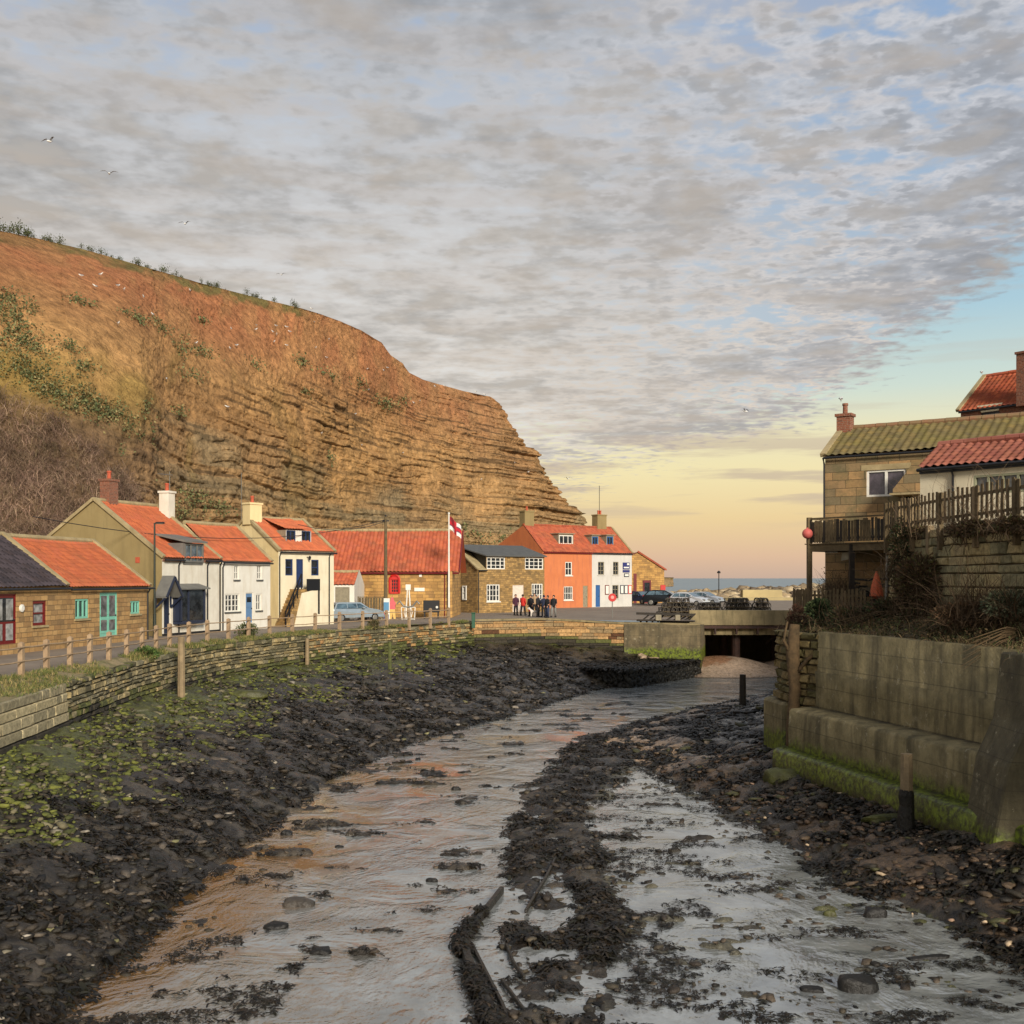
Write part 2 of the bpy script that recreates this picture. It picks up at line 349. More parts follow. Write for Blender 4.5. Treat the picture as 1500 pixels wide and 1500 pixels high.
def Hfun(X,Y,detail=True):
    P=np.stack([X,Y],-1)
    xe=xat(EDGE,Y); xr=xat(REDGE,Y)
    de=pdist(P,EDGE); dw=pdist(P,WQ); dr=pdist(P,REDGE); drw=pdist(P,RWALL); db=pdist(P,BARC)
    wob=(fbm(X*.55,Y*.55,4,3)-.5)
    # left bank
    inl=(X<xe)
    tl=de/(de+dw+.01)
    zl=ZW+.02+(wallbase(Y,X)-ZW)*tl**.85
    # channel
    zc=np.maximum(ZW-.35,ZW-.02-.12*np.minimum(de,dr))
    # right bank
    inr=(X>xr)
    tr=dr/(dr+drw+.01)
    zr_=ZW+.02+.95*tr**.9
    z=np.where(inl,zl,np.where(inr,zr_,zc))
    # central weed bar and wet mud flats right of it
    bw=np.interp(Y,[8,17,24,32,38,46],[1.2,1.2,1.3,1.25,1.6,2.6])
    bar=1-sst(db/bw,.45,1.5)
    slip=sst(Y,13,16)*(1-sst(Y,23,26))*sst(X,-1.0,-.7)*(1-sst(X,1.2,1.6))
    z=np.maximum(z,ZW-.17+bar*(.27-.11*slip)+(fbm(X*1.3,Y*1.3,4,16)-.5)*.42*bar)
    xb=xat(BARC,Y)
    flatm=sst(X,xb,xb+1.2)*(1-sst(X,xr-.2,xr+.4))*(Y<48)
    z=np.maximum(z,np.where(flatm>.1,ZW-.085+(fbm(X*.7+3,Y*1.1,5,9)-.5)*.26,-99))
    # left shallow margin with silt and weed islands
    lm=np.where(~inl,1-sst(de,0,4.2),0)*(Y<70)
    z=np.maximum(z,ZW-.20+lm*.12+(fbm(X*.9,Y*.9,5,21)-.5)*.34*lm)
    # little weed islands in the river
    isl=sst(fbm(X*.75+9,Y*1.5+2,3,33),.66,.78)
    z=np.where(~inl&~inr&(Y>20)&(Y<60),np.maximum(z,ZW-.14+isl*.20+(fbm(X*6,Y*6,3,17)-.5)*.10*isl),z)
    z=z+np.where(inl|inr,wob*.28*np.clip(np.minimum(np.minimum(de,dr),1.5)+.15,0,1),0)
    if detail:
        amp=np.where(z>ZW-.06,1.0,.15)
        z=z+np.where(inl|inr,1,0)*(fbm(X*1.1,Y*1.1,3,15)-.5)*.38*np.clip(np.minimum(de,dr),0,1)
        z=z+amp*((fbm(X*2.6,Y*2.6,3,5)-.5)*.18+(fbm(X*9,Y*9,3,6)-.5)*.07)
    # sand heap and gravel under the bridge
    hp=np.exp(-(((X-14.9)/4.2)**2+((Y-81.0)/4.9)**2)*1.0)
    z=np.maximum(z,np.where(Y>70,ZW-.3+1.35*hp+.25*np.exp(-((X-18)/3)**2-((Y-80)/3)**2),z))
    hp2=np.exp(-(((X-20.5)/3.2)**2+((Y-82)/5)**2))
    z=np.maximum(z,np.where(Y>72,ZW-.3+1.05*hp2,z))
    return z
def terrain_col(X,Y,Z):
    P=np.stack([X,Y],-1); xe=xat(EDGE,Y); xr=xat(REDGE,Y)
    de=pdist(P,EDGE); dw=pdist(P,WQ)
    n1=fbm(X*.6,Y*.6,5,41); n2=fbm(X*2.2,Y*2.2,4,43); n3=fbm(X*.3,Y*.3,3,47)
    c=np.zeros(X.shape+(3,)); 
    weed=np.array(srgb(44,38,30)); mud=np.array(srgb(80,71,58)); green=np.array(srgb(82,84,44)); brown=np.array(srgb(96,78,60)); sand=np.array(srgb(176,148,118)); silt=np.array(srgb(150,112,66))
    c[:]=weed
    k=sst(n2,.46,.62)[...,None]*.75; c=c*(1-k)+mud*k
    tl=de/(de+dw+.01)
    g=((X<xe)*sst(tl+(n1-.5)*.7+np.interp(Y,[30,60,75],[.05,-.12,-.3]),.55,.85))[...,None]*.95; c=c*(1-g)+green*g
    inr=(X>xr)
    b=(inr*(Y<40)*sst(n1+.12*(n3-.5),.42,.6))[...,None]*.85; c=c*(1-b)+brown*b
    s=(inr*sst(Y,37,41)*(1-sst(Y,58,64))*(1-sst(X-xr,1.0,4.0))*sst(n2,.35,.5))[...,None]; c=c*(1-s)+sand*s
    s=((Y>74)*(X>9))*sst(Z,ZW-.02,ZW+.1); s=s[...,None]; c=c*(1-s)+(np.array(srgb(186,160,134))*(.75+.4*n2[...,None]))*s
    gr=((Y>74)*(X>9))*np.exp(-(((X-14.2)/2.0)**2+((Y-80.5)/2.8)**2)); gr=sst(gr+.5*(n2-.5),.4,.6)[...,None]; c=c*(1-gr)+np.array(srgb(150,112,84))*gr
    # pale silt and algae film on the flats
    fl=((X<xr)&(X>xat(BARC,Y)+.9)&(Y<48))
    f=(fl*sst(n1,.35,.55))[...,None]*.85; c=c*(1-f)+np.array(srgb(96,92,76))*f
    al=(fl*(X>xr-2.4)*sst(n3,.4,.6)*(Y<25))[...,None]*.7; c=c*(1-al)+np.array(srgb(84,84,46))*al
    return c
M_bed=vmat('wet_riverbed',.55,7,.6,.8,22,.05,.5,rmin=.18)
def hgrid(name,xs,ys,mat):
    X,Y=np.meshgrid(xs,ys); Z=Hfun(X,Y)
    return grid_mesh(name,np.stack([X,Y,Z],-1),mat,col=terrain_col(X,Y,Z),smooth=True)
tag(hgrid('riverbed',np.arange(-14.6,13.2,.06),np.arange(8,34.01,.06),M_bed),kind='structure')
tag(hgrid('riverbed_far',np.arange(-15.4,28,.13),np.arange(33.95,100,.13),M_bed),kind='structure')
# ---- water
m,t=newmat('river_water'); co=t.n('ShaderNodeTexCoord').outputs['Object']
sx=t.n('ShaderNodeSeparateXYZ',{0:co})
n1=t.noise(co,.22,5,.6,.8); n2=t.noise(co,.9,6,.62,.5)
silt=t.mr(t.m('ADD',t.m('MULTIPLY',n1,.65),t.m('MULTIPLY',n2,.35)),.47,.57,0,1,True)
nearleft=t.m('MULTIPLY',t.mr(sx.outputs[0],1.5,-5,.25,1.0,True),t.mr(sx.outputs[1],22,30,.35,1,True))
farfade=t.mr(sx.outputs[1],44,60,1,.1,True)
silt=t.m('MULTIPLY',silt,t.m('MULTIPLY',nearleft,farfade))
edgeb=t.mr(sx.outputs[0],-6.9,-5.0,.85,0,True); edgeb=t.m('MULTIPLY',edgeb,t.mr(sx.outputs[1],40,46,1,0,True))
silt=t.m('MAXIMUM',silt,t.m('MULTIPLY',edgeb,t.mr(n2,.4,.56,0,1)))
col=t.mix(t.mr(n2,.35,.65),srgb(150,153,150),srgb(104,107,106))
col=t.mix(t.m('MULTIPLY',silt,.85),col,srgb(134,114,82))
edb=t.m('MULTIPLY',t.mr(t.m('ADD',sx.outputs[0],t.m('MULTIPLY',t.m('SUBTRACT',n1,.5),9)),-6.6,-4.4,1,0,True),t.mr(sx.outputs[1],27,36,1,.25,True))
col=t.mix(edb,col,srgb(112,84,50))
mp=t.n('ShaderNodeMapping',{'Vector':co,'Rotation':(0,0,R(-28)),'Scale':(1.25,.8,1)}).outputs[0]
hgt=t.m('ADD',t.m('MULTIPLY',t.noise(mp,8.5,3,.55,0),.55),t.m('MULTIPLY',t.noise(mp,2.2,3,.5,.2),.9))
ca=t.mr(t.m('SUBTRACT',.5,t.m('ABSOLUTE',t.m('SUBTRACT',t.noise(mp,1.7,3,.6,2.6),.5))),.38,.5,0,1)
hgt=t.m('ADD',hgt,t.m('MULTIPLY',ca,.05))
calm=t.mr(t.noise(co,.5,4,.55,.8),.38,.62,.12,1,True)
fin(t,col,.06,t.m('MULTIPLY',hgt,calm),.55,.09,spec=.5,IOR=2.6)
M_water=m
def plane(name,x0,y0,x1,y1,z,mat,n=1):
    X,Y=np.meshgrid(np.linspace(x0,x1,n+1),np.linspace(y0,y1,n+1))
    return grid_mesh(name,np.stack([X,Y,np.full_like(X,z)],-1),mat,smooth=False)
def wplane(): 
    ys=np.linspace(4,100,200); ss=np.linspace(0,1,30)
    xl=xat(EDGE,ys)-1.5; xr2=np.maximum(xat(REDGE,ys)+1.5,xat(BARC,ys)+3); xr2=np.where(ys>80,24,xr2)
    X=xl[:,None]+(xr2-xl)[:,None]*ss; Y=np.repeat(ys[:,None],30,1)
    return grid_mesh('river_water',np.stack([X,Y,np.full_like(X,ZW)],-1),M_water,smooth=False)
tag(wplane(),kind='structure')
m,t=newmat('sea_water'); co=t.n('ShaderNodeTexCoord').outputs['Object']
fin(t,t.mix(t.mr(t.noise(co,.02,4),.3,.7),srgb(120,136,142),srgb(98,118,130)),.38,t.noise(co,.6,5),.5,.3,spec=.5)
tag(plane('sea',-30000,138,30000,45000,ZW,m,4),kind='structure')
m,t=newmat('bare_ground'); co=t.n('ShaderNodeTexCoord').outputs['Object']
fin(t,t.mix(t.mr(t.noise(co,.9,6,.7),.3,.7),srgb(86,70,48),srgb(62,58,38)),.95,t.noise(co,3,6),.5,.1)
M_ground=m
tag(plane('ground',-3000,-3000,3000,137.9,ZW-.9,m,4),kind='structure')
# ---- road and quay surface
m,t=newmat('road_surface'); co=t.n('ShaderNodeTexCoord').outputs['Object']
c=t.mix(t.mr(t.noise(co,.5,6,.6),.35,.68),srgb(140,126,110),srgb(122,108,94))
c=t.mix(t.mr(t.noise(co,25,3),.4,.7,0,.3),c,srgb(92,84,74))
c=t.mix(t.mr(t.noise(co,1.7,4,.5,1),.60,.64,0,.5),c,srgb(104,96,86))
fin(t,c,.85,t.noise(co,40,5),.4,.01); M_road=m
FEN=np.array([(-15.6,20),(-15.3,31),(-15.15,33.3),(-14.9,37.2),(-14.8,43.1),(-14.9,48.2),(-14.4,52),(-13.1,57.6),(-11.4,62.2),(-9.1,66.6),(-7.4,69.3),(-5.0,73.2),(-3.4,76.3)],float)
ys=np.concatenate([np.linspace(-5,77.3,90)]); xr_=xat(FEN,ys)
ss=np.linspace(0,1,30); X=(-60)+(xr_[:,None]+60)*ss; Y=np.repeat(ys[:,None],30,1)
rz=np.full_like(X,ZR)
tag(grid_mesh('road',np.stack([X,Y,rz],-1),M_road),kind='structure')
def clipx(y): return np.interp(y,[77.3,79.6,81,83,84,150],[12.9,13,13,24,60,60])
ys=np.linspace(77.3,150,60)
X=(-60)+(clipx(ys)[:,None]+60)*ss; Y=np.repeat(ys[:,None],30,1)
# front edge follows the quay wall top
fr=np.interp(X,QUAY[:,0],QUAY[:,1]); Y=np.where((X>-2.7)&(Y<fr)&(Y<80.5),fr,Y)
tag(grid_mesh('quay_pavement',np.stack([X,Y,np.full_like(X,ZR-.004)],-1),M_road),kind='structure')
# ---- verge between road fence and river wall
m,t=newmat('verge_ground'); co=t.n('ShaderNodeTexCoord').outputs['Object']
c=t.mix(t.mr(t.noise(co,.8,6,.65),.38,.62),srgb(150,132,100),srgb(96,98,50))
c=t.mix(t.mr(t.noise(co,9,4),.45,.7,0,.5),c,srgb(84,74,50))
fin(t,c,.95,t.noise(co,12,6),.8,.05); M_verge=m
ys=np.linspace(5,77.3,300); a=xat(FEN,ys)-.1; b=xat(WALL,ys)-.1; ss=np.linspace(0,1,14)
X=a[:,None]+(b-a)[:,None]*ss; Y=np.repeat(ys[:,None],14,1)
Z=ZR+.015-(sst(ss,.1,1)*.22)[None,:]*np.interp(ys,[20,30,50,77],[1.4,1.2,.6,.3])[:,None]+(fbm(X*2,Y*2,3,7)-.5)*.16*np.sin(ss*math.pi)[None,:]
VERGE=(X,Y,Z)
tag(grid_mesh('verge',np.stack([X,Y,Z],-1),M_verge),kind='structure')
def wtop(y): return ZR+.02-.22*np.interp(y,[20,30,50,77],[1.4,1.2,.6,.3])
# ---------------------------------------------------------------- stone walls laid block by block
M_blocks=vmat('laid_stone',.85,8,.55,.8,26,.03)
M_mortar=pm('wall_core_mortar',srgb(96,84,62),srgb(70,62,46),3,.95,.5,20)
def polyf(L):
    L=np.asarray(L,float); d=np.diff(L[:,:2],axis=0); s=np.concatenate([[0],np.cumsum(np.hypot(d[:,0],d[:,1]))])
    def f(q):
        x=np.interp(q,s,L[:,0]); y=np.interp(q,s,L[:,1]); i=min(max(int(np.searchsorted(s,q,side='right'))-1,0),len(d)-1)
        tx,ty=d[i]/np.hypot(*d[i]); return x,y,ty,-tx   # outward = right of travel
    return f,s[-1]
def blockwall(name,L,zb,zt,bl,bh,colf,parent=None,rough=.04,gap=.018,thick=.3,side=1,rag=0,seed=1,prot=None):
    rnd=random.Random(seed); f,T=polyf(L); mb=MB(); zmin=min(zb(0),zb(T/2),zb(T)); zmax=max(zt(q*T/10) for q in range(11))
    z=zmin; row=0
    while z<zmax:
        h=bh*rnd.uniform(.65,1.4); q=-rnd.uniform(0,bl)
        while q<T:
            l=bl*rnd.uniform(.4,1.9); a=max(q,0); b=min(q+l,T); q+=l
            if b-a<.08: continue
            mid=(a+b)/2; z1=zt(mid)+(rnd.uniform(-rag,rag) if rag else 0); z0=zb(mid)-.25
            lo=max(z,z0); hi=min(z+h,z1)
            if hi-lo<.04: continue
            pr=rnd.uniform(.0,rough)+(prot(mid,(lo+hi)/2) if prot else 0)
            j=lambda s_=.02: rnd.uniform(-s_,s_)
            pts=[]
            for (dd,ins) in ((-thick,0),(pr*.4,gap*.3),(pr+.02,gap+.012)):
                for (qq,zz,sx,sz) in ((a,lo,1,1),(b,lo,-1,1),(b,hi,-1,-1),(a,hi,1,-1)):
                    x,y,nx,ny=f(qq+sx*(gap/2+ins)+j(.03)); nx*=side; ny*=side
                    e=dd+(j(rough*.4) if dd>0 else 0)
                    pts.append((x+nx*e,y+ny*e,zz+sz*(gap/2+ins)+(j(.012) if dd>0 else 0)))
            mb.cc=colf(mid,(lo+hi)/2,rnd)
            mb.add(pts,[(8,9,10,11),(4,5,9,8),(5,6,10,9),(6,7,11,10),(7,4,8,11),(0,1,5,4),(1,2,6,5),(2,3,7,6),(3,0,4,7)])
        z+=h; row+=1
    o=mb.build(name,M_blocks,parent,col=True)
    return o
def corewall(name,L,zb,zt,parent,back=.04,depth=.5,side=1,n=60,mat=None):
    f,T=polyf(L); P=[]
    for i in range(n+1):
        q=T*i/n; x,y,nx,ny=f(q); nx*=side; ny*=side
        P.append([(x-nx*back,y-ny*back,zb(q)-.4),(x-nx*back,y-ny*back,zt(q)-.03),(x-nx*(back+depth),y-ny*(back+depth),zt(q)-.03),(x-nx*(back+depth),y-ny*(back+depth),zb(q)-.4)])
    return grid_mesh(name,np.array(P).transpose(1,0,2),mat or M_mortar,parent,smooth=False)
def pick(rnd,cs,jit=.12):
    c=rnd.choice(cs); k=1+rnd.uniform(-jit,jit); return tuple(x*k for x in c)
buff=[srgb(142,130,98),srgb(164,148,108),srgb(112,104,78),srgb(128,120,94),srgb(156,138,96),srgb(98,92,66)]
mossy=[srgb(96,98,50),srgb(84,86,48),srgb(108,104,58)]; darkw=[srgb(62,56,44),srgb(48,44,36)]
gold=[srgb(178,140,88),srgb(160,122,76),srgb(188,150,96),srgb(146,116,76)]
# left river wall 
LW=WALL[1:]; fW,TW=polyf(LW)
def sy(q): return fW(q)[1]
zbl=lambda q: float(wallbase(sy(q),fW(q)[0])); ztl=lambda q: float(wtop(sy(q)))
def cl(q,z,r):
    y=sy(q); hgt=(z-zbl(q))
    if hgt<.25+r.uniform(-.1,.15): return pick(r,darkw+mossy if y>40 else darkw)
    if hgt<.6 and r.random()<.5: return pick(r,mossy)
    if z>ztl(q)-.15 and r.random()<.3: return pick(r,mossy)
    return pick(r,buff if y<60 else buff+gold[:2])
rw=empty('river_wall',(0,0,0),0,'curving rubble stone river wall below the road fence, mossy at its foot','wall')
def bulge(q,z):
    y=sy(q); return 0.0
near_L=LW[LW[:,1]<=34.1]; 
# tidy ashlar stretch (near) and rubble stretch (beyond)
fN,TN=polyf(near_L)
blockwall('ashlar_facing',near_L,lambda q: float(wallbase(fN(q)[1],-13)),lambda q: float(wtop(fN(q)[1])),1.0,.24,lambda q,z,r: pick(r,darkw if z<-4.35 else [srgb(178,164,128),srgb(160,148,116),srgb(186,170,130)],.08),rw,.02,.014,seed=3,prot=lambda q,z: (-z-3.4)*.10)
far_L=np.vstack([[(-13.7,34)],LW[LW[:,1]>34.1]])
fR,TR=polyf(far_L)
blockwall('rubble_facing',far_L,lambda q: float(wallbase(fR(q)[1],fR(q)[0])),lambda q: float(wtop(fR(q)[1])),.42,.19,lambda q,z,r: cl(q+TN,z,r),rw,.10,.02,seed=4,rag=.04)
corewall('wall_core',LW,zbl,ztl,rw,n=120)
# newer quay wall
qw=empty('quay_wall',(0,0,0),0,'squared sandstone and concrete quay wall below the harbour square','wall')
fq,TQ=polyf(QUAY)
qzt=lambda q: float(np.interp(fq(q)[0],[-3,2,9,13.2],[-3.02,-3.0,-3.2,-3.34])); qzb=lambda q: float(wallbase(79,fq(q)[0]))
def cq(q,z,r):
    if z-qzb(q)<.35: return pick(r,darkw)
    if z-qzb(q)<.55: return pick(r,mossy)
    if r.random()<.06: return pick(r,[srgb(92,60,36)])
    return pick(r,[srgb(172,134,88),srgb(186,148,98),srgb(160,126,84),srgb(150,126,90)])
cutx=8.0
Lq1=np.array([(-2.7,77.4),(2.5,79.6),(cutx,79.05)]); Lq2=np.array([(cutx,79.05),(8.5,79),(13.2,77.6)])
f1,T1=polyf(Lq1)
blockwall('stone_facing',Lq1,lambda q: float(wallbase(79,f1(q)[0])),lambda q: float(np.interp(f1(q)[0],[-3,2,9,13.2],[-3.02,-3.0,-3.2,-3.34])),.75,.22,cq,qw,.03,.012,seed=9)
corewall('wall_core',QUAY,qzb,qzt,qw,n=30,depth=.6)
M_conc=pm('stained_concrete',srgb(150,134,98),srgb(116,104,76),1.1,.85,.5,9,.03,stain=srgb(78,74,50))
M_concd=pm('dark_streaked_concrete',srgb(112,98,68),srgb(86,76,52),.9,.8,.6,7,.03,stain=srgb(58,54,36))
def algmat(name,c1,c2,z0):
    m,t=newmat(name); co=t.n('ShaderNodeTexCoord').outputs['Object']; sx=t.n('ShaderNodeSeparateXYZ',{0:co})
    nn=t.noise(co,1.6,7,.65); nf=t.noise(co,7,6,.65)
    mp=t.n('ShaderNodeMapping',{'Vector':co,'Scale':(2.2,2.2,.25)}).outputs[0]; st=t.noise(mp,1.2,6,.62)
    c=t.mix(t.mr(nn,.35,.65),c1,c2)
    c=t.mix(t.mr(st,.46,.66,0,.7),c,srgb(66,60,42))
    seam=t.m('ABSOLUTE',t.m('SUBTRACT',t.m('FRACT',t.m('MULTIPLY',t.m('ADD',sx.outputs[2],t.m('MULTIPLY',nf,.03)),1.6)),.5))
    c=t.mix(t.mr(seam,.03,.0,0,.7),c,srgb(58,52,38))
    lich=t.mr(t.noise(co,3.6,6,.75),.60,.66,0,.5)
    c=t.mix(lich,c,srgb(176,166,138))
    c=t.mix(t.mr(t.noise(co,.9,6,.7),.6,.72,0,.6),c,srgb(158,146,118))
    zz=t.m('ADD',sx.outputs[2],t.m('MULTIPLY',t.m('SUBTRACT',nn,.5),.9))
    g=t.mr(zz,z0,z0-.4,0,1,True)
    c=t.mix(t.m('MULTIPLY',g,.95),c,t.mix(t.mr(nf,.35,.6),srgb(122,136,38),srgb(56,60,28)))
    c=t.mix(t.mr(zz,z0-.8,z0-1.15,0,.8,True),c,srgb(64,58,36))
    fin(t,c,t.mr(zz,z0,z0-.4,.8,.4),t.m('ADD',nf,t.m('MULTIPLY',nn,.8)),.6,.05); return m
M_alg=algmat('algae_concrete',srgb(150,136,98),srgb(108,98,68),-4.95)
M_algq=algmat('quay_concrete',srgb(116,102,74),srgb(82,72,52),-4.75)
M_butt=algmat('buttress_concrete',srgb(104,96,72),srgb(72,66,50),-5.5)
mb=MB(); n=24
f2,T2=polyf(Lq2)
P=[]
for i in range(n+1):
    q=T2*i/n; x,y,nx,ny=f2(q); zt=float(np.interp(x,[8,13.2],[-3.15,-3.34]))
    P.append([(x+nx*.22,y+ny*.22,qzb(TQ)-.9),(x+nx*.12,y+ny*.12,-4.9),(x+nx*.10,y+ny*.10,zt),(x-nx*.8,y-ny*.8,zt+.003),(x-nx*.8,y-ny*.8,-7)])
Pq=np.array(P).transpose(1,0,2)
grid_mesh('concrete_facing',Pq,M_algq,qw,smooth=False)
mb=MB(); mb.prism([(13.25,77.5),(14.3,82),(13.4,82.2),(12.6,77.8)],-7,-3.36,'xy'); mb.build('end_face',M_algq,qw)
mb=MB()
for (a,b) in (((-2.7,77.55),(2.5,79.75)),((2.5,79.75),(8.5,79.15)),((8.5,79.15),(13.2,77.8))):
    mb.beam((*a,-2.93 if a[0]<8 else -3.2),(*b,-2.93 if b[0]<8.4 else -3.24),.5,.13)
mb.build('coping',M_conc,qw)
# weed-hung rock slab at the quay foot
def slab():
    top=[(4.6,76.5),(5.2,70.3),(7.2,68.6),(9.6,72.0),(12.9,76.9),(12.2,77.6),(8.4,78.8)]
    mb=MB(); mb.prism(top,-7.2,-5.72,'xy'); return mb
# ---------------------------------------------------------------- swing/road bridge
br=empty('road_bridge',(0,0,0),0,'low concrete and steel road bridge across the beck mouth','bridge')
mb=MB(); mb.box(12.9,80.6,-3.42,24,81.0,-2.33); mb.build('parapet',M_conc,br,bevel=.02)
M_rust=pm('rusted_steel',srgb(74,48,38),srgb(44,34,30),4,.8,.4,16)
mb=MB(); mb.box(12.9,80.7,-3.62,24,80.78,-3.44); mb.box(12.9,80.62,-3.66,24,80.95,-3.60)
for x in np.arange(13.2,24,1.55): mb.box(x,80.64,-4.1,x+.12,80.95,-3.66)
mb.build('edge_beam',M_rust,br)
mb=MB(); mb.box(12.9,80.96,-3.45,24,90,-3.06); mb.build('deck',M_conc,br)
mb=MB(); mb.box(12.9,81.2,-4.15,24,81.5,-3.66); mb.box(12.9,84,-4.15,24,84.3,-3.45); mb.build('girder',M_conc,br)
for x in (16.6,20.6):
    
    for yy_ in (82.2,87): mb=MB(); mb.lathe([(.32,-7.2),(.32,-4.15)],10,(x,yy_,0)); mb.build('pier',M_rust,br)
mb=MB(); mb.box(12.2,90,-8,26,91,-3.46); mb.box(12.0,81.5,-8,13.0,90,-3.46); mb.box(23.9,77,-8,25,90,-2.34); mb.build('abutment',M_mortar,br)
# timber fender rails lying on wall top left of bridge
mb=MB()
for i in range(9):
    x=9.2+i*.42; mb.beam((x,79.6+random.uniform(-.1,.1),-3.15),(x+random.uniform(.5,1.1),79.4,-2.45-random.uniform(0,.3)),.1,.1)
mb.beam((8.9,79.4,-2.52),(13.0,78.9,-2.6),.16,.16); mb.beam((8.9,79.2,-3.0),(13.0,78.7,-3.05),.14,.14)
o=mb.build('driftwood_stack',M_wood3); tag(o,'heap of dark broken timbers on the quay edge beside the bridge','timber pile')
for i,(x,w_) in enumerate(((10.2,.42),(11.6,.36))):
    mb=MB(); mb.box(x,78.7,-3.0,x+w_,79.0,-2.6); o=mb.build('fish_box',M_greyw,bevel=.03)
    tag(o,('left' if i==0 else 'right')+' of the two pale fish boxes among the dark timbers on the quay','box','pale boxes in the timber heap')
# ---------------------------------------------------------------- cliff
px=np.concatenate([np.linspace(-700,-20,90),np.linspace(-19,869,950),np.linspace(870,990,70)])
K=(px-CX)/F
SK=np.array([(-700,250),(-300,290),(-100,318),(0,338),(60,350),(130,367),(220,393),(300,416),(380,437),(440,451),(470,460),(500,471),(530,484),(560,502),(572,520),(590,532),(600,546),(620,556),(640,562),(680,573),(720,581),(737,596),(746,612),(757,630),(764,645),(772,652),(790,667),(796,690),(802,702),(815,712),(824,726),(838,740),(845,748),(853,752),(860,765),(868,778),(872,800),(876,843),(990,846)],float)
ysk=np.interp(px,SK[:,0],SK[:,1])
Yt=np.interp(px,[-700,-300,0,200,440,560,640,720,760,800,860,870,990],[60,85,112,130,162,196,228,246,250,254,258,262,420])
Yb=np.interp(px,[-700,-300,0,100,200,300,400,500,600,700,800,870,990],[40,50,64,68,79,102,128,158,190,220,238,252,400])
zt=(HY-ysk)/F*Yt
nr=440; vv=np.linspace(0,1,nr)
# share of bushy toe slope
g=np.interp(px,[0,200,330,870],[1.0,.75,.3,.15])
VV,_=np.meshgrid(vv,px,indexing='ij')
prof=VV*(1-g)+g*np.where(VV<.45,VV*1.0,VV)    # depth fraction
# steeper rock, gentler top shoulder
dep=np.interp(px,[0,300,500,700,870],[0,0,0,0,0])
sh=sst(VV,.0,1.0)
mid=np.interp(px,[0,250,500,870],[.0,.25,.35,.45])
prof=VV+mid*np.sin(np.pi*VV)*(-.55)+np.interp(px,[-700,0,250,400],[.25,.25,.1,0])*np.sin(2*np.pi*VV)*.35
prof=np.clip(prof,0,1)
Z=ZR+(zt-ZR)*VV
Yd=Yb+(Yt-Yb)*prof
Xd=Yd*K
# outward direction (toward the viewer's side of the face) in plan
tx=np.gradient(Yb*K,px); ty=np.gradient(Yb,px); L_=np.hypot(tx,ty); nx_=ty/L_; ny_=-tx/L_
nx_=np.where(px>870,1,nx_); 
S=np.cumsum(np.hypot(np.diff(Yb*K,prepend=(Yb*K)[0]),np.diff(Yb,prepend=Yb[0])))
SS=np.repeat(S[None,:],nr,0)
def rnd1(i,s): return _h(i,i*0+3.0,s)
# beds dip gently; warp a little
zz=Z-.045*(SS-100)*0+ (fbm(SS*.03,Z*.03,3,51)-.5)*2.2
def beds(z,h,s,SSx,loc=.05):
    i=np.floor(z/h); f=z/h-i
    r=_h(i,i*0+1.0,s)
    r=r*.55+.45*vn(SSx*loc+i*17.3,i*3.1,s+2)
    edge=sst(f,0,.18)*(1-sst(f,.84,1))
    return r*edge
rock=np.clip(np.interp(px,[0,180,330,500,700,870],[0.1,.55,.85,.9,1.0,1.0])[None,:]*np.ones_like(VV),0,1)
claytop=sst(Z,np.interp(px,[0,150,350,560,700,870],[9,13,21,30,40,60])[None,:]+(fbm(SS*.05,Z*.1,3,55)-.5)*8-3,np.interp(px,[0,150,350,560,700,870],[9,13,21,30,40,60])[None,:]+4)
rk=rock*(1-.82*claytop)
dz2=(fbm(SS*.12,Z*.15,4,57)-.5)*1.6
off=1.7*beds(zz,2.9,60,SS,.05)*sst(fbm(SS*.05,Z*.12,3,67),.38,.62)+1.5*beds(zz+dz2,1.25,61,SS,.10)*sst(fbm(SS*.09,Z*.3,3,68),.42,.6)+.75*beds(zz+dz2*.5,.5,62,SS,.22)*(.3+sst(fbm(SS*.2,Z*.6,3,69),.4,.6))
blk=fbm(np.floor(SS/2.3+_h(np.floor(zz/1.25),0*zz,5)*3)*1.7,np.floor(zz/1.25)*1.3,1,58)
off=off+.9*(blk-.5)*sst(fbm(SS*.06,Z*.1,3,59),.45,.6)
off=off*.42
off=off*rk*1.0
off+= (fbm(SS*.05,Z*.06,3,64)-.5)*3.4*sst(VV,0,.1)*(1-.7*sst(VV,.85,1))
off+= (fbm(SS*.25,Z*.6,4,65)-.5)*.8*(.35+.65*rk)+(fbm(SS*1.2,Z*1.8,3,95)-.5)*.35
gul=np.abs(fbm(SS*.16+Z*.05,Z*.03,3,66)-.5)*2; off-= (1-sst(gul,0,.35))*.30*sst(VV,.03,.2)*(1-.5*claytop)
off=off-1.0*rk
off[-1,:]*=.3
# the nose gets ledges on its skyline
Xd=Xd+nx_*off; Yd=Yd+ny_*off
nose=sst(px,700,780)[None,:]*(1-sst(px,868,872))[None,:]
jag=(1.6*beds(zz,2.1,70,SS,.05)+.9*beds(zz,.8,71,SS,.1)-.9)
Xd=Xd+nose*jag
pxG=np.repeat(px[None,:],nr,0)
Pt=np.stack([Xd,Yd,Z],-1)
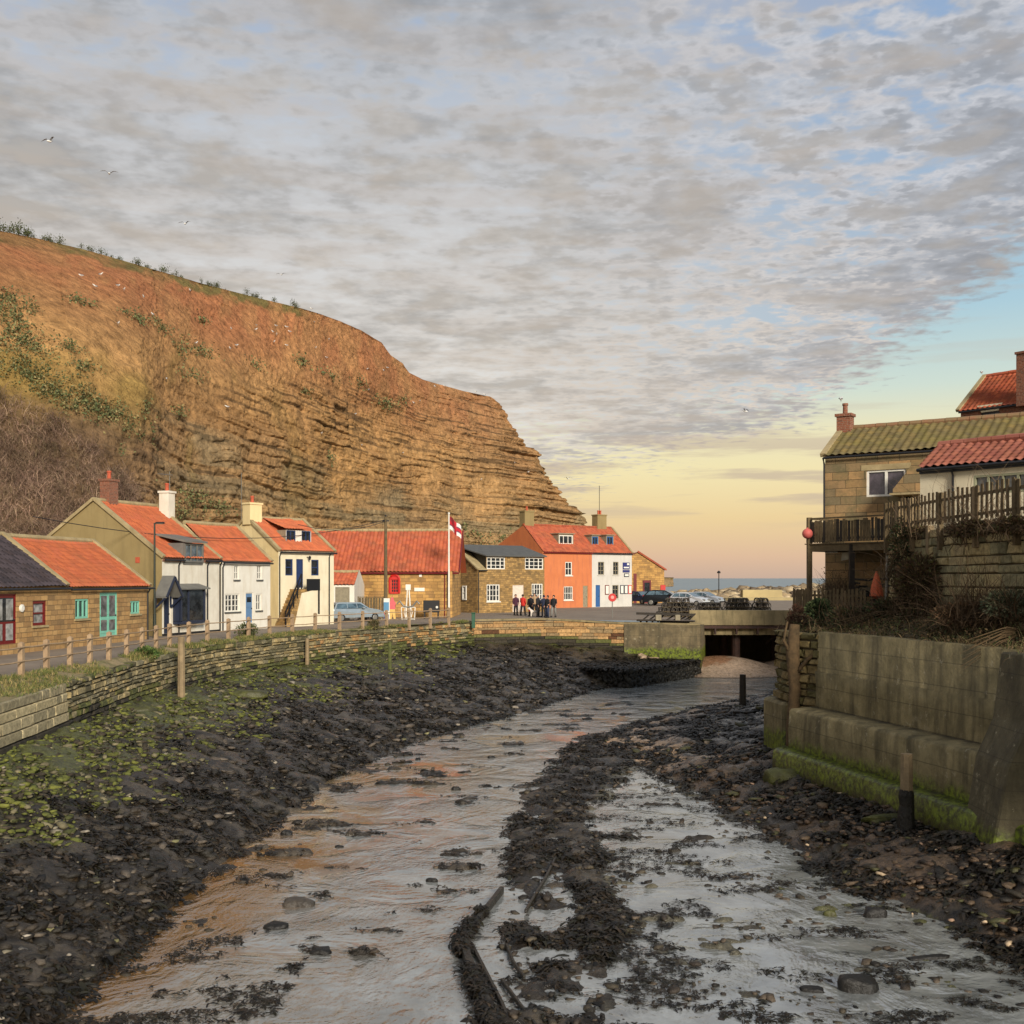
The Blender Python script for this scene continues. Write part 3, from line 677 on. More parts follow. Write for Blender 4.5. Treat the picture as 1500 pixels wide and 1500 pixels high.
# colours: red clay above, ochre middle, grey-buff below; crack shade painted in as thin dark bands
nA=fbm(SS*.08,Z*.12,4,81); nB=fbm(SS*.5,Z*.9,4,82); nC=fbm(SS*.22,Z*.2,4,83)
och=np.array(srgb(192,148,96)); ocd=np.array(srgb(168,128,84)); red=np.array(srgb(172,112,76)); buf=np.array(srgb(170,140,100)); crack_shade=np.array(srgb(78,62,44)); olive=np.array(srgb(128,112,56)); green=np.array(srgb(112,108,64)); grey=np.array(srgb(148,130,98)); browng=np.array(srgb(118,94,72))
c=och+(ocd-och)*sst(nA,.3,.7)[...,None]
c=c+(red-c)*(sst(Z/zt[None,:],.56,.86)*(.55+.45*sst(nC,.3,.6)))[...,None]*.95*np.interp(px,[0,700,800],[1,.8,.1])[None,:,None]
lowz=(1-sst(Z,9+(nA-.5)*14,17+(nA-.5)*10))*rk
c=c+(buf-c)*(lowz*.7)[...,None]
c=c+(buf*.9-c)*(sst(pxG,560,760)*.4)[...,None]
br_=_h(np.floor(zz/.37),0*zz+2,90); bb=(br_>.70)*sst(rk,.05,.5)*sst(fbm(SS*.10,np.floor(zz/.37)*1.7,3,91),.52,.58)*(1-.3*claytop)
c=c+(crack_shade-c)*(bb*(.35+.5*nA))[...,None]  # shade of bedding cracks painted into the face colour
gb=((_h(np.floor(zz/1.1),0*zz+5,92)>.6)*lowz)*sst(fbm(SS*.07,zz*.3,3,93),.45,.55)
c=c+(grey-c)*(gb*.75)[...,None]
c=c+(olive-c)*(sst(fbm(SS*.06,Z*.07,4,94),.5,.68)*np.interp(px,[0,300,500],[1,.8,.1])[None,:]*(1-sst(Z/zt[None,:],.6,.75)))[...,None]*.7
topg=sst(Z,zt[None,:]*np.interp(px,[0,300,450,520],[.94,.955,.98,1.2])[None,:]-1+(nB-.5)*3,zt[None,:]*np.interp(px,[0,300,450,520],[.955,.97,.985,1.3])[None,:]+(nB-.5)*3)
c=c+(green-c)*(topg*(.35+.5*sst(nC,.4,.6)))[...,None]
toe=(1-sst(VV,.36,.50))*np.interp(px,[150,300],[1,0])[None,:]
c=c+(browng-c)*toe[...,None]*.9
c*= (.88+.24*nB)[...,None]
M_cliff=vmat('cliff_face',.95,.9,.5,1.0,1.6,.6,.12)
# plateau rows behind the edge
ext=[]; ec=[]
for k,(dy,dz_) in enumerate(((6,-.3),(40,-3),(140,-12),(160,-60))):
    ye=Yt+dy; xe=(Yt*K)*1.0+nx_*(-dy*.15); ext.append(np.stack([xe,ye,np.maximum(zt+dz_*np.clip(zt/20,0,1),ZW-1)],-1)); ec.append(np.repeat(green[None,:],len(px),0))
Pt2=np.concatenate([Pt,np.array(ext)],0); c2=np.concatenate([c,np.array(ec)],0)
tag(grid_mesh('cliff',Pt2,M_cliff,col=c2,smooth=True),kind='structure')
def cliff_at(pxx,pyy):
    """point on the face for a sight line measured in the photo, used to site gulls and bushes"""
    j=int(np.argmin(np.abs(px-pxx))); best=None
    yy=HY-Pt[:,j,2]/Pt[:,j,1]*F; i=int(np.argmin(np.abs(yy-pyy)))
    return Vector(Pt[i,j]),Vector((nx_[j],ny_[j],.35)).normalized()
# ---------------------------------------------------------------- houses
class House:
    def __init__(s,name,P0,u,L,label,cat='house',zg=ZR,group=None):
        s.L=L; l=math.hypot(*u); s.u=(u[0]/l,u[1]/l); s.P0=P0; s.zg=zg
        s.o=empty(name,(P0[0],P0[1],zg),math.atan2(s.u[1],s.u[0]),label,cat,group)
    def f(s,pxx,pyy,off=0):
        """photo sight line -> (along, height) on the facade plane moved forward by off"""
        k=(pxx-CX)/F; bx,by=-s.u[1],s.u[0]
        x0=s.P0[0]-bx*off; y0=s.P0[1]-by*off
        t_=(k*y0-x0)/(s.u[0]-k*s.u[1]); Y=y0+s.u[1]*t_
        return t_,(HY-pyy)/F*Y-s.zg
    def r(s,x0,y0,x1,y1,off=0):
        m_=(y0+y1)/2
        a=s.f(x0,y0,off); b=s.f(x1,y1,off); a2=s.f(x0,y1,off); b2=s.f(x1,y0,off)
        return (a[0],(a2[1]+b[1])/2,b[0],(a[1]+b2[1])/2)
def wallpanel(mb,L,H,ops,y=0,rev=.14,z0=0,x0=0):
    xs=sorted(set([x0,x0+L]+[v for o in ops for v in (o[0],o[2])])); zs=sorted(set([z0,z0+H]+[v for o in ops for v in (o[1],o[3])]))
    xs=[x for x in xs if x0<=x<=x0+L]; zs=[z for z in zs if z0<=z<=z0+H]
    for a,b in zip(xs[:-1],xs[1:]):
        for c_,d in zip(zs[:-1],zs[1:]):
            mx,mz=(a+b)/2,(c_+d)/2
            if any(o[0]<mx<o[2] and o[1]<mz<o[3] for o in ops): continue
            mb.add([(a,y,c_),(b,y,c_),(b,y,d),(a,y,d)],[(0,1,2,3)])
    for (a,c_,b,d) in [o[:4] for o in ops]:
        mb.add([(a,y,c_),(a,y+rev,c_),(a,y+rev,d),(a,y,d)],[(0,1,2,3)]); mb.add([(b,y,c_),(b,y+rev,c_),(b,y+rev,d),(b,y,d)],[(0,1,2,3)])
        mb.add([(a,y,d),(b,y,d),(b,y+rev,d),(a,y+rev,d)],[(0,1,2,3)]); mb.add([(a,y,c_),(b,y,c_),(b,y+rev,c_),(a,y+rev,c_)],[(0,1,2,3)])
def window(par,rc,y=0,nx=2,nz=2,frame=None,gl=None,fw=.06,bw=.035,sill=None,rev=.14,label=None,seg=None,name='window',M=None):
    """frame with bars > pane, sill. seg: heavy mullions"""
    a,c_,b,d=rc; frame=frame or M_whitef; gl=gl or M_gd; mb=MB()
    y0=y+rev-.10; y1=y+rev-.03
    mb.box(a,y0,c_,a+fw,y1,d); mb.box(b-fw,y0,c_,b,y1,d); mb.box(a+fw,y0,c_,b-fw,y1,c_+fw); mb.box(a+fw,y0,d-fw,b-fw,y1,d)
    for i in range(1,nx):
        x=a+(b-a)*i/nx; w_=(fw if seg and i in seg else bw); mb.box(x-w_/2,y0+.01,c_+fw,x+w_/2,y1-.01,d-fw)
    for i in range(1,nz):
        z=c_+(d-c_)*i/nz; mb.box(a+fw,y0+.013,z-bw/2,b-fw,y1-.013,z+bw/2)
    o=mb.build(name,frame,par)
    if label: o['label']=label
    p=MB(); p.add([(a+.01,y1+.005,c_+.01),(b-.01,y1+.005,c_+.01),(b-.01,y1+.005,d-.01),(a+.01,y1+.005,d-.01)],[(0,1,2,3)]); p.build('pane',gl,o)
    if sill:
        q=MB(); q.box(a-.08,y-.07,c_-.09,b+.08,y+.05,c_-.004); q.build('sill',sill,o)
    if M is not None: 
        o.matrix_local=M
    return o
def door(par,rc,y=0,mat=None,frame=None,glz=None,label=None,rev=.12,name='door',panels=2):
    a,c_,b,d=rc; mb=MB(); fw=.05; fr=frame or M_whitef
    leaf=MB(); leaf.box(a+fw,y+rev-.06,c_,b-fw,y+rev-.02,d-fw)
    for i in range(panels):
        z0=c_+.15+(d-c_-.3)*i/panels; z1=c_+.05+(d-c_-.3)*(i+1)/panels
        leaf.box(a+fw+.09,y+rev-.075,z0,b-fw-.09,y+rev-.058,z1)
    o=leaf.build(name,mat,par)
    if label: o['label']=label
    mb.box(a,y+rev-.09,c_,a+fw,y+rev-.01,d); mb.box(b-fw,y+rev-.09,c_,b,y+rev-.01,d); mb.box(a+fw,y+rev-.09,d-fw,b-fw,y+rev-.01,d); mb.build('door_frame',fr,o)
    h=MB(); h.lathe([(.03,0),(.03,-.05)],8,(b-fw-.09,y+rev-.08,(c_+d)/2-.05),'y'); h.build('handle',M_black,o)
    if glz: 
        z0,z1=glz; p=MB(); p.box(a+fw+.1,y+rev-.085,c_+(d-c_)*z0,b-fw-.1,y+rev-.078,c_+(d-c_)*z1); p.build('pane',M_gd,o)
    return o
def roofgrid(name,A,B,Cc,D,mat,parent,tw=.24,ch=.32,amp=.035,step=.035,thick=.06):
    A,B,Cc,D=[np.array(q,float) for q in (A,B,Cc,D)]
    Lu=np.linalg.norm(B-A); Lv=np.linalg.norm(D-A); nu=max(2,int(round(Lu/tw))); nv=max(2,int(round(Lv/ch)))
    per=6; us=np.linspace(0,1,nu*per+1); vs=[]; stp=[]
    for j in range(nv):
        vs+=[(j+.001)/nv,(j+.999)/nv]; stp+=[1.0,0.0]
    vs=np.array(vs); stp=np.array(stp)
    U,Vg=np.meshgrid(us,vs); ST=np.repeat(stp[:,None],len(us),1)
    P=(A*(1-U)[...,None]+B*U[...,None])*(1-Vg)[...,None]+(D*(1-U)[...,None]+Cc*U[...,None])*Vg[...,None]
    nrm=np.cross(B-A,D-A); nrm/=np.linalg.norm(nrm); 
    if nrm[2]<0: nrm=-nrm
    ph=(U*nu)%1; w_=np.where(ph<.62,np.sin(ph/.62*np.pi),-.35*np.sin((ph-.62)/.38*np.pi))
    jit=(vn(U*nu,Vg*nv*.5,3)-.5)*.008
    P=P+nrm*(w_*amp+ST*step+thick+jit)[...,None]
    sd_=float(abs(A[0])*3.1+Lu); P[...,2]-=(.05*np.sin(np.pi*U)*Vg+(fbm(U*Lu*.35+sd_,Vg*Lv*.5,3,7)-.5)*.09)
    uv=np.stack([U*nu*.9999+.0001,(Vg*nv)],-1)
    return grid_mesh(name,P,mat,parent,uv=uv,smooth=False)
def chimney(par,x,y,z0,z1,w=.6,d=.5,mat=None,pots=1,potmat=None,name='chimney',cap=None):
    mb=MB(); h=z1-z0; mb.box(x-w/2,y-d/2,z0,x+w/2,y+d/2,z1-.12); mb.box(x-w/2-.06,y-d/2-.06,z1-.12,x+w/2+.06,y+d/2+.06,z1)
    o=mb.build(name,mat,par)
    for i in range(pots):
        xx=x+(i-(pots-1)/2)*.3; p=MB(); p.lathe([(.11,z1),(.10,z1+.35),(.13,z1+.37),(.12,z1+.45),(.08,z1+.45)],10,(xx,y,0)); p.build('chimney_pot',potmat or M_pot,o)
    return o
def body(h,L,He,Hr,dr,D,ops,mat,mats_side=None,rear=None,z0=-.6,rev=.14,gl=True,gr=True):
    """walls: facade with openings, gables, back. He eaves, Hr ridge at depth dr, total depth D, rear eaves height"""
    rear=He if rear is None else rear
    mb=MB(); wallpanel(mb,L,He-z0,ops,0,rev,z0)
    w_=mb.build('wall',mat,h.o)
    bk=MB(); bk.add([(0,D,z0),(L,D,z0),(L,D,rear),(0,D,rear)],[(0,1,2,3)]); bk.build('rear_wall',mat,h.o)
    for x,nm,ok in ((0,'gable',gl),(L,'gable',gr)):
        if not ok: continue
        g=MB(); g.add([(x,0,z0),(x,D,z0),(x,D,rear),(x,dr,Hr),(x,0,He)],[(0,1,2,3,4)]); g.build(nm,mats_side or mat,h.o)
    return w_
def roof2(h,L,He,Hr,dr,D,mat,rear=None,ov=.12,ox0=0,ox1=0,ridge=None,cop=(False,False),tw=.24,ch=.32,hole=None,amp=.035):
    rear=He if rear is None else rear
    s=(Hr-He)/dr
    r=roofgrid('roof',(-ox0,-ov,He-ov*s),(L+ox1,-ov,He-ov*s),(L+ox1,dr,Hr),(-ox0,dr,Hr),mat,h.o,tw,ch,amp)
    s2=(Hr-rear)/(D-dr)
    q=MB(); q.add([(-ox0,dr,Hr),(L+ox1,dr,Hr),(L+ox1,D+.1,rear-.1*s2),(-ox0,D+.1,rear-.1*s2)],[(0,1,2,3)]); q.build('rear_slope',mat,r)
    m_=MB(); n_=max(2,int(L/.45))
    for i in range(n_):
        a=-ox0+(L+ox0+ox1)*i/n_; b=-ox0+(L+ox0+ox1)*(i+1)/n_-.02
        m_.tube([(a,dr,Hr+.06+.01*(i%2)),(b,dr,Hr+.06)],.13,8)
    m_.build('ridge_tiles',ridge or M_coping,r)
    for k,x in enumerate((-ox0,L+ox1)):
        if cop[k]:
            m_=MB(); m_.beam((x,-.12,He+.02),(x,dr,Hr+.13),.24,.16); m_.beam((x,D,rear+.06),(x,dr,Hr+.13),.24,.16); m_.build('coping',M_coping,r)
    return r
def gutter(h,L,z,y=-.2,x0=0,mat=None,down=(),zb=0,r=.05):
    m_=MB(); m_.tube([(x0,y,z),(x0+L,y,z)],r,8); m_.build('gutter',mat or M_black,h.o)
    for x in down:
        d=MB(); d.tube([(x,y,z),(x,-.06,z-.25),(x,-.06,zb)],.04,8); d.build('downpipe',mat or M_black,h.o)
# ===== 1 dark-roofed stone cottage (leftmost) and 2 red-roofed stone cottage
u1=(.171,1.0)
hA=House('stone_cottage',(-20.93,37),u1,0,'stone cottage with dark pantile roof and maroon windows at the far left','house')
def setL(h,pxr): return h.f(pxr,850)[0]
LA=setL(hA,98.5)
wA=hA.r(48,880,68,916); dA=hA.r(-10,870,24,944)
He=hA.f(98,858)[1]; 
body(hA,LA,He,He+2.15,3.0,5.4,[wA,dA],M_stone)
window(hA.o,wA,nx=1,nz=2,frame=M_maroon,gl=M_gc,fw=.11,bw=.06,sill=M_coping,label='maroon sash window with net curtain')
door(hA.o,dA,mat=M_maroon,frame=M_maroon,glz=(.45,.92),label='maroon glazed double door')
m_=MB()
a,c_,b,d=dA; w_=(b-a)
for i in range(2):
    m_.box(a+w_*(.12+.46*i),.03,c_+.95,a+w_*(.12+.46*i)+w_*.3,.05,d-.2); m_.box(a+w_*(.12+.46*i),.03,c_+.15,a+w_*(.12+.46*i)+w_*.3,.05,c_+.8)
m_.build('pane',M_gc,hA.o)
r_=roof2(hA,LA-.15,He,He+2.15,3.0,5.4,M_tiledark,cop=(False,True),tw=.28,ch=.33)
gutter(hA,LA,He-.12,mat=M_black)
p_=hA.f(31,891); m_=MB(); m_.lathe([(.16,-.01),(.16,-.06),(.10,-.09)],14,(p_[0],0,p_[1]),'y'); m_.build('wall_plaque',M_whitef,hA.o)
e=hA.f(98.5,850)[0]; PB=(hA.P0[0]+hA.u[0]*(e+.02),hA.P0[1]+hA.u[1]*(e+.02))
hB=House('stone_cottage',PB,u1,0,'stone cottage with orange pantile roof and turquoise double door','house')
LB=setL(hB,217); wB1=hB.r(110,877,130,906); dB=hB.r(146,868,172,932); wB2=hB.r(191,880,205,899)
He=hB.f(150,859)[1]
body(hB,LB,He,He+2.15,3.0,5.4,[wB1,dB,wB2],M_stone)
window(hB.o,wB1,nx=3,nz=1,frame=M_turq,fw=.09,bw=.09,sill=M_coping,label='turquoise three-light window')
window(hB.o,wB2,nx=3,nz=1,frame=M_turq,fw=.08,bw=.08,sill=M_coping,label='small turquoise window')
do=door(hB.o,dB,mat=M_turq,frame=M_turq,label='turquoise glazed double door')
a,c_,b,d=dB; w_=b-a; m_=MB()
for i in range(2):
    x=a+w_*(.11+.46*i); m_.box(x,.028,c_+(d-c_)*.46,x+w_*.32,.04,d-.14); m_.box(x,.028,c_+(d-c_)*.14,x+w_*.32,.04,c_+(d-c_)*.38)
m_.build('pane',M_gm,do)
m_=MB(); m_.box((a+b)/2-.012,.02,c_,(a+b)/2+.012,.035,d); m_.build('meeting_stile',M_turq,do)
roof2(hB,LB,He,He+2.15,3.0,5.4,M_tile,cop=(False,True)); gutter(hB,LB+.3,He-.12,down=(LB-.15,),zb=-.3)
# ===== 3 white house with dormer
hC=House('white_cottage',(-18.1,57.3),(.3,.954),5.35,'white rendered cottage with olive gable, slate dormer and dark blue bay window','house')
L=setL(hC,321.5); He=hC.f(260,817)[1]
He_=He
dC=hC.r(240,868,250,928); 
dorm=hC.r(268,796,296,824)
body(hC,L,He,He+3.0,4.16,8.2,[dC],M_white,M_olive,rear=He+.3)
mm=MB(); mm.add([(-.02,0.0,-.6),(-.02,8.2,-.6),(-.02,8.2,He+.32),(-.02,4.16,He+3.02),(-.02,-.0,He+.02)],[(0,1,2,3,4)])
roof2(hC,L,He,He+3.0,4.16,8.2,M_tile,rear=He+.3,cop=(True,True))
door(hC.o,dC,mat=M_navy,frame=M_white2,label='narrow dark door')
# brick eaves course
m_=MB(); m_.box(.02,-.035,He-.22,L-.02,-.004,He-.02); m_.build('eaves_course',M_redbrick,hC.o)
gutter(hC,dorm[0]-.1,He-.14,down=(dorm[0]-.45,)); gutter(hC,L-dorm[2]-.1,He-.14,x0=dorm[2]+.1,down=(dorm[2]+.45,L-.03))
# dormer: cheeks, face, flat roof
a,c_,b,d=dorm; s=3.0/4.16; yb=(d-He)/s
m_=MB(); m_.add([(a,-.05,c_),(a,yb,d),(a,-.05,d)],[(0,1,2)]); m_.add([(b,-.05,c_),(b,yb,d),(b,-.05,d)],[(0,1,2)]); m_.box(a,-.05,c_-.12,b,.02,c_); dm=m_.build('dormer',M_lead,hC.o)
m_=MB(); m_.add([(a-.12,-.28,d+.02),(b+.12,-.28,d+.02),(b+.12,yb+.5,d+.42),(a-.12,yb+.5,d+.42),(a-.12,-.28,d+.12),(b+.12,-.28,d+.12),(b+.12,yb+.5,d+.52),(a-.12,yb+.5,d+.52)],[(0,1,2,3),(4,5,6,7),(0,1,5,4),(1,2,6,5),(2,3,7,6),(3,0,4,7)]); m_.build('dormer_roof',M_lead,dm)
window(dm,(a+.02,c_,b-.02,d),y=-.16,nx=3,nz=1,frame=M_lead,gl=M_gb,fw=.1,bw=.07,seg=(1,))
# porch hood
pc=hC.r(238,846,262,880,.5); m_=MB(); x0,z0,x1,z1=pc; xm=(x0+x1)/2
for sgn,xe in ((-1,x0),(1,x1)):
    m_.add([(xm,-.75,z1+.1),(xm,0,z1+.1),(xe,0,z0+.25),(xe,-.75,z0+.25),(xm,-.75,z1),(xm,0,z1),(xe,0,z0+.15),(xe,-.75,z0+.15)],[(0,1,2,3),(7,6,5,4),(0,3,7,4),(1,2,6,5),(2,3,7,6)])
po=m_.build('porch_hood',M_lead,hC.o)
m_=MB()
for xe in (x0+.06,x1-.06): m_.beam((xe,-.7,z0+.2),(xe,-.05,z0-.35),.07,.09); m_.beam((xe,-.05,z0-.35),(xe,-.05,z0+.2),.07,.07)
m_.beam((x0,-.76,z0+.2),(xm,-.76,z1+.02),.05,.13); m_.beam((x1,-.76,z0+.2),(xm,-.76,z1+.02),.05,.13)
m_.build('bracket',M_navy,po)
# bay window
by=hC.r(264,862,300,910,.45); a,c_,b,d=by
m_=MB(); m_.box(a,-.5,c_-.12,b,-.004,c_+.05); m_.box(a,-.5,c_,a+.12,-.40,d); m_.box(b-.12,-.5,c_,b,-.40,d); m_.box(a,-.5,d-.1,b,-.004,d)
x2=a+(b-a)*.32; m_.box(x2-.05,-.5,c_,x2+.05,-.42,d); m_.box(a,-.45,c_,a+.06,-.004,d); m_.box(b-.06,-.45,c_,b,-.004,d)
bo=m_.build('bay_window',M_navy,hC.o)
m_=MB(); m_.box(a+.1,-.44,c_+.05,b-.1,-.42,d-.1); m_.build('pane',M_gd,bo)
m_=MB(); m_.box(a+.14,-.40,c_+.06,a+.55,-.38,d-.12); m_.build('curtain',M_white2,bo)
m_=MB(); m_.add([(a-.2,-.68,d+.02),(b+.2,-.68,d+.02),(b+.1,-.0,d+.26),(a-.1,-.0,d+.26),(a-.2,-.68,d-.05),(b+.2,-.68,d-.05),(b+.1,0,d-.05),(a-.1,0,d-.05)],[(0,1,2,3),(4,5,6,7),(0,1,5,4),(1,2,6,5),(3,0,4,7)]); m_.build('bay_roof',M_lead,bo)
m_=MB(); m_.box(0,-.03,-.3,L,-.006,.12); m_.build('plinth',M_black,hC.o)
xx=1.2
chimney(hC.o,xx,4.16,He+2.4,He+4.25,.75,.6,M_redbrick,1)
chimney(hC.o,L-.05,3.4,He+1.9,He+3.9,.62,.62,M_white,1)
m_=MB(); zc=He+3.9; m_.tube([(L+.2,3.4,zc-.7),(L+.2,3.4,zc+1.15)],.02,6)
m_.tube([(L-.6,3.5,zc+.95),(L+.35,3.3,zc+.95)],.015,5)
for i in range(6): m_.tube([(L-.6+i*.15,3.3,zc+.95),(L-.6+i*.15,3.7,zc+.95)],.01,4)
m_.build('tv_aerial',M_metal,hC.o)
m_=MB(); m_.box(-.03,1.35,1.9+1.9,-.0,1.6,4.1); m_.build('vent',M_pot,hC.o)
# ===== 4 white cottage with pale blue door
hD=House('white_cottage',(-16.44,62.6),(.4,.916),5,'white cottage with pale blue door and slate window sills','house')
L=setL(hD,396); He=hD.f(360,822)[1]
W=[hD.r(343,828,350,849),hD.r(376.5,828,383.5,849),hD.r(330,870,351,896),hD.r(375,870,383,894)]; dd_=hD.r(360,868,371,912)
body(hD,L,He,He+2.15,2.6,6,W+[dd_],M_white2,M_cream)
for i,(r0,n) in enumerate(zip(W,((2,2),(2,2),(4,3),(2,2)))):
    window(hD.o,r0,nx=n[0],nz=n[1],fw=.07,bw=.04,sill=M_slate,seg=(2,) if n[0]==4 else None)
door(hD.o,dd_,mat=M_pblue,frame=M_white2,label='pale blue stable door',glz=(.68,.85))
roof2(hD,L,He,He+2.15,2.6,6,M_tile,cop=(False,True)); gutter(hD,L,He-.12,down=(.1,))
# ===== 5 cream house with outside stair
hE=House('cream_house',(-14.54,69),(.62,.785),4.6,'tall cream house with outside stone stair and dark blue upper door','house')
L=setL(hE,489); He=hE.f(440,807)[1]
W=[hE.r(418,819,429,843),hE.r(456,820,467,843)]; dd_=hE.r(434,819,444,861)
body(hE,L,He,He+2.1,3.1,6.2,W+[dd_],M_creamw,M_cream,z0=-.6)
for r0 in W: window(hE.o,r0,nx=1,nz=2,frame=M_dblue,fw=.07,bw=.06)
door(hE.o,dd_,mat=M_dblue,frame=M_dblue,label='dark blue upper door at the stair head')
roof2(hE,L,He,He+2.1,3.1,6.2,M_tile,cop=(True,True)); gutter(hE,L+.1,He-.12,down=(.05,L-.45),mat=M_black)
dr=hE.r(418,777,455,801,-.9); a,c_,b,d=dr; 
m_=MB(); s=2.1/3.1; y0=.85; yb=(d-He)/s; yb=min(yb,3.3)
m_.add([(a,y0,He+y0*s),(a,y0,d),(a,yb,d)],[(0,1,2)]); m_.add([(b,y0,He+y0*s),(b,y0,d),(b,yb,d)],[(0,1,2)])
dm=m_.build('dormer',M_greyw,hE.o)
ws=[(a+.04,c_,a+(b-a)*.38,d-.02),(a+(b-a)*.62,c_,b-.04,d-.02)]
m_=MB(); wallpanel(m_,b-a,d-(He+y0*s)+.12,[(q[0],q[1],q[2],q[3]) for q in ws],y0,.1,He+y0*s-.12,a); m_.build('dormer_face',M_white2,dm)
for q in ws: window(dm,q,y=y0,nx=2,nz=1,frame=M_dblue,fw=.07,bw=.05,rev=.12)
roofgrid('dormer_roof',(a-.12,y0-.2,d-.02),(b+.12,y0-.2,d-.02),(b+.12,3.1,He+2.15),(a-.12,3.1,He+2.15),M_tile,dm)
chimney(hE.o,.35,3.0,He+1.7,He+3.1,.95,.75,M_cream,1)
m_=MB(); m_.tube([(-.35,3.2,He+2.0),(-.35,3.2,He+5.0)],.02,5); m_.build('mast',M_metal,hE.o)
# stair along the facade: from lower left up to the right
b0=hE.f(417,918,.9); b1=hE.f(440,863,.9)
m_=MB(); n=13; st=MB()
for i in range(n):
    xa=b0[0]+(b1[0]-b0[0])*i/n; xb=b0[0]+(b1[0]-b0[0])*(i+1)/n; zt_=b1[1]*(i+1)/n
    st.box(xa,-1.0,-.5,xb,-.01,zt_)
st.box(b1[0],-1.0,-.5,b1[0]+1.25,-.01,b1[1])
so_=st.build('stair',M_rubble,hE.o)
pl=MB(); pl.prism([(b0[0]+.5,-.5),(b1[0]+1.25,-.5),(b1[0]+1.25,b1[1]-.02),(b1[0],b1[1]-.25)],-1.04,-1.005,'xz'); pl.build('stair_render',M_creamw,so_)
rl=MB()
for dz in (.95,.5): rl.beam((b0[0],-1.0,dz),(b1[0],-1.0,b1[1]+dz),.06,.07)
for i in range(5): 
    x=b0[0]+(b1[0]-b0[0])*i/4; z=b1[1]*i/4; rl.beam((x,-1.0,z),(x,-1.0,z+.95),.06,.06)
rl.build('handrail',M_black,so_)
bx=hE.r(449,848,468,865,1.0); m_=MB()
m_.box(bx[0],-1.06,bx[1],bx[2],-1.0,bx[3]); m_.box(bx[2]-.06,-1.0,bx[1],bx[2],-.0,bx[3]); m_.box(bx[0]+.1,-1.03,bx[1]-.9,bx[0]+.2,-.97,bx[1]); m_.box(bx[2]-.1,-1.03,bx[1]-1.5,bx[2],-.97,bx[1]);m_.build('landing_screen',M_black,so_)
p_=hE.f(449.5,816); m_=MB(); m_.box(p_[0]-.03,-.25,p_[1]-.02,p_[0]+.03,0,p_[1]+.02); m_.lathe([(.04,p_[1]-.2),(.09,p_[1]-.02),(.03,p_[1]+.08)],8,(p_[0],-.28,0)); m_.build('wall_lantern',M_black,hE.o)
# ===== 6 long lifeboat house
hF=House('lifeboat_house',(-15.9,85.2),(1,-.03),11.6,'long sandstone building with big red pantile roof and arched red window','lifeboat house')
L=setL(hF,663); He=hF.f(600,837)[1]; Hr=hF.f(600,778,-4)[1]; 
wf=hF.r(573,849,583,868)
body(hF,L,He,Hr,4.0,8,[wf],M_stone2)
window(hF.o,wf,nx=3,nz=4,frame=M_red,fw=.05,bw=.05,sill=M_red,label='arched red window')
x=(wf[0]+wf[2])/2; m_=MB(); rr=(wf[2]-wf[0])/2+.1
m_.tube([(x-rr,-.03,wf[1]-.05),(x-rr,-.03,wf[3])]+[(x-rr*math.cos(math.pi*i/8),-.03,wf[3]+rr*math.sin(math.pi*i/8)) for i in range(1,9)]+[(x+rr,-.03,wf[1]-.05)],.10,6); 
m_.prism([(x-rr*math.cos(math.pi*i/8),wf[3]+rr*math.sin(math.pi*i/8)) for i in range(9)],-.035,-.01,'xz'); m_.build('window_arch',M_red,hF.o)
roof2(hF,L,He,Hr,4.0,8,M_tile2,ox1=.5,ridge=M_coping,cop=(False,False),tw=.30,ch=.36,amp=.05)
m_=MB(); m_.beam((L+.52,-.12,He-.02),(L+.52,4,Hr+.05),.08,.2); m_.build('bargeboard',M_maroon,hF.o)
gutter(hF,L+.5,He-.14,mat=M_maroon,down=(L-.6,L-.1),r=.07)
for (a0,b0_,c0,d0,mt,nm) in ((607,861,622,866,M_whitef,'name_board'),(614,839,618,845,M_whitef,'alarm_box')):
    q=hF.r(a0,b0_,c0,d0); m_=MB(); m_.box(q[0],-.06,q[1],q[2],-.004,q[3]); m_.build(nm,mt,hF.o)
q=hF.r(657,837,663,900); m_=MB(); m_.box(q[0],-.35,-.3,q[2],-.004,q[3]); m_.build('buttress',M_stone2,hF.o)
# lean-to garage between
hG=House('garage',(-13.2,79.5),(1,0),2.6,'small garage with red pantile lean-to roof and grey double doors','garage')
L=setL(hG,519); q=hG.r(491,858,512,886); He=hG.f(500,857)[1]
q=(q[0],0,q[2],He-.15)
body(hG,L,He,He+1.15,2.6,5.4,[q],M_white2,gl=True)
door(hG.o,q,mat=M_greyw,frame=M_greyw,label='grey boarded garage doors',panels=1)
roof2(hG,L,He,He+.9,2.6,5.4,M_tile2,tw=.26)
m_=MB()
for i in range(4): m_.beam((L+.3+i*.6,-.2,0),(L+.3+i*.6,-.2,1.7),.06,.06)
m_.beam((L+.3,-.2,1.65),(L+2.1,-.2,1.65),.05,.05)
for i in range(9): m_.box(L+.35+i*.2,-.19,.1,L+.5+i*.2,-.16,1.6)
o=m_.build('timber_gate',M_wood2,None); o.location=hG.o.location; tag(o,'weathered plank gate screen beside the small garage','gate')
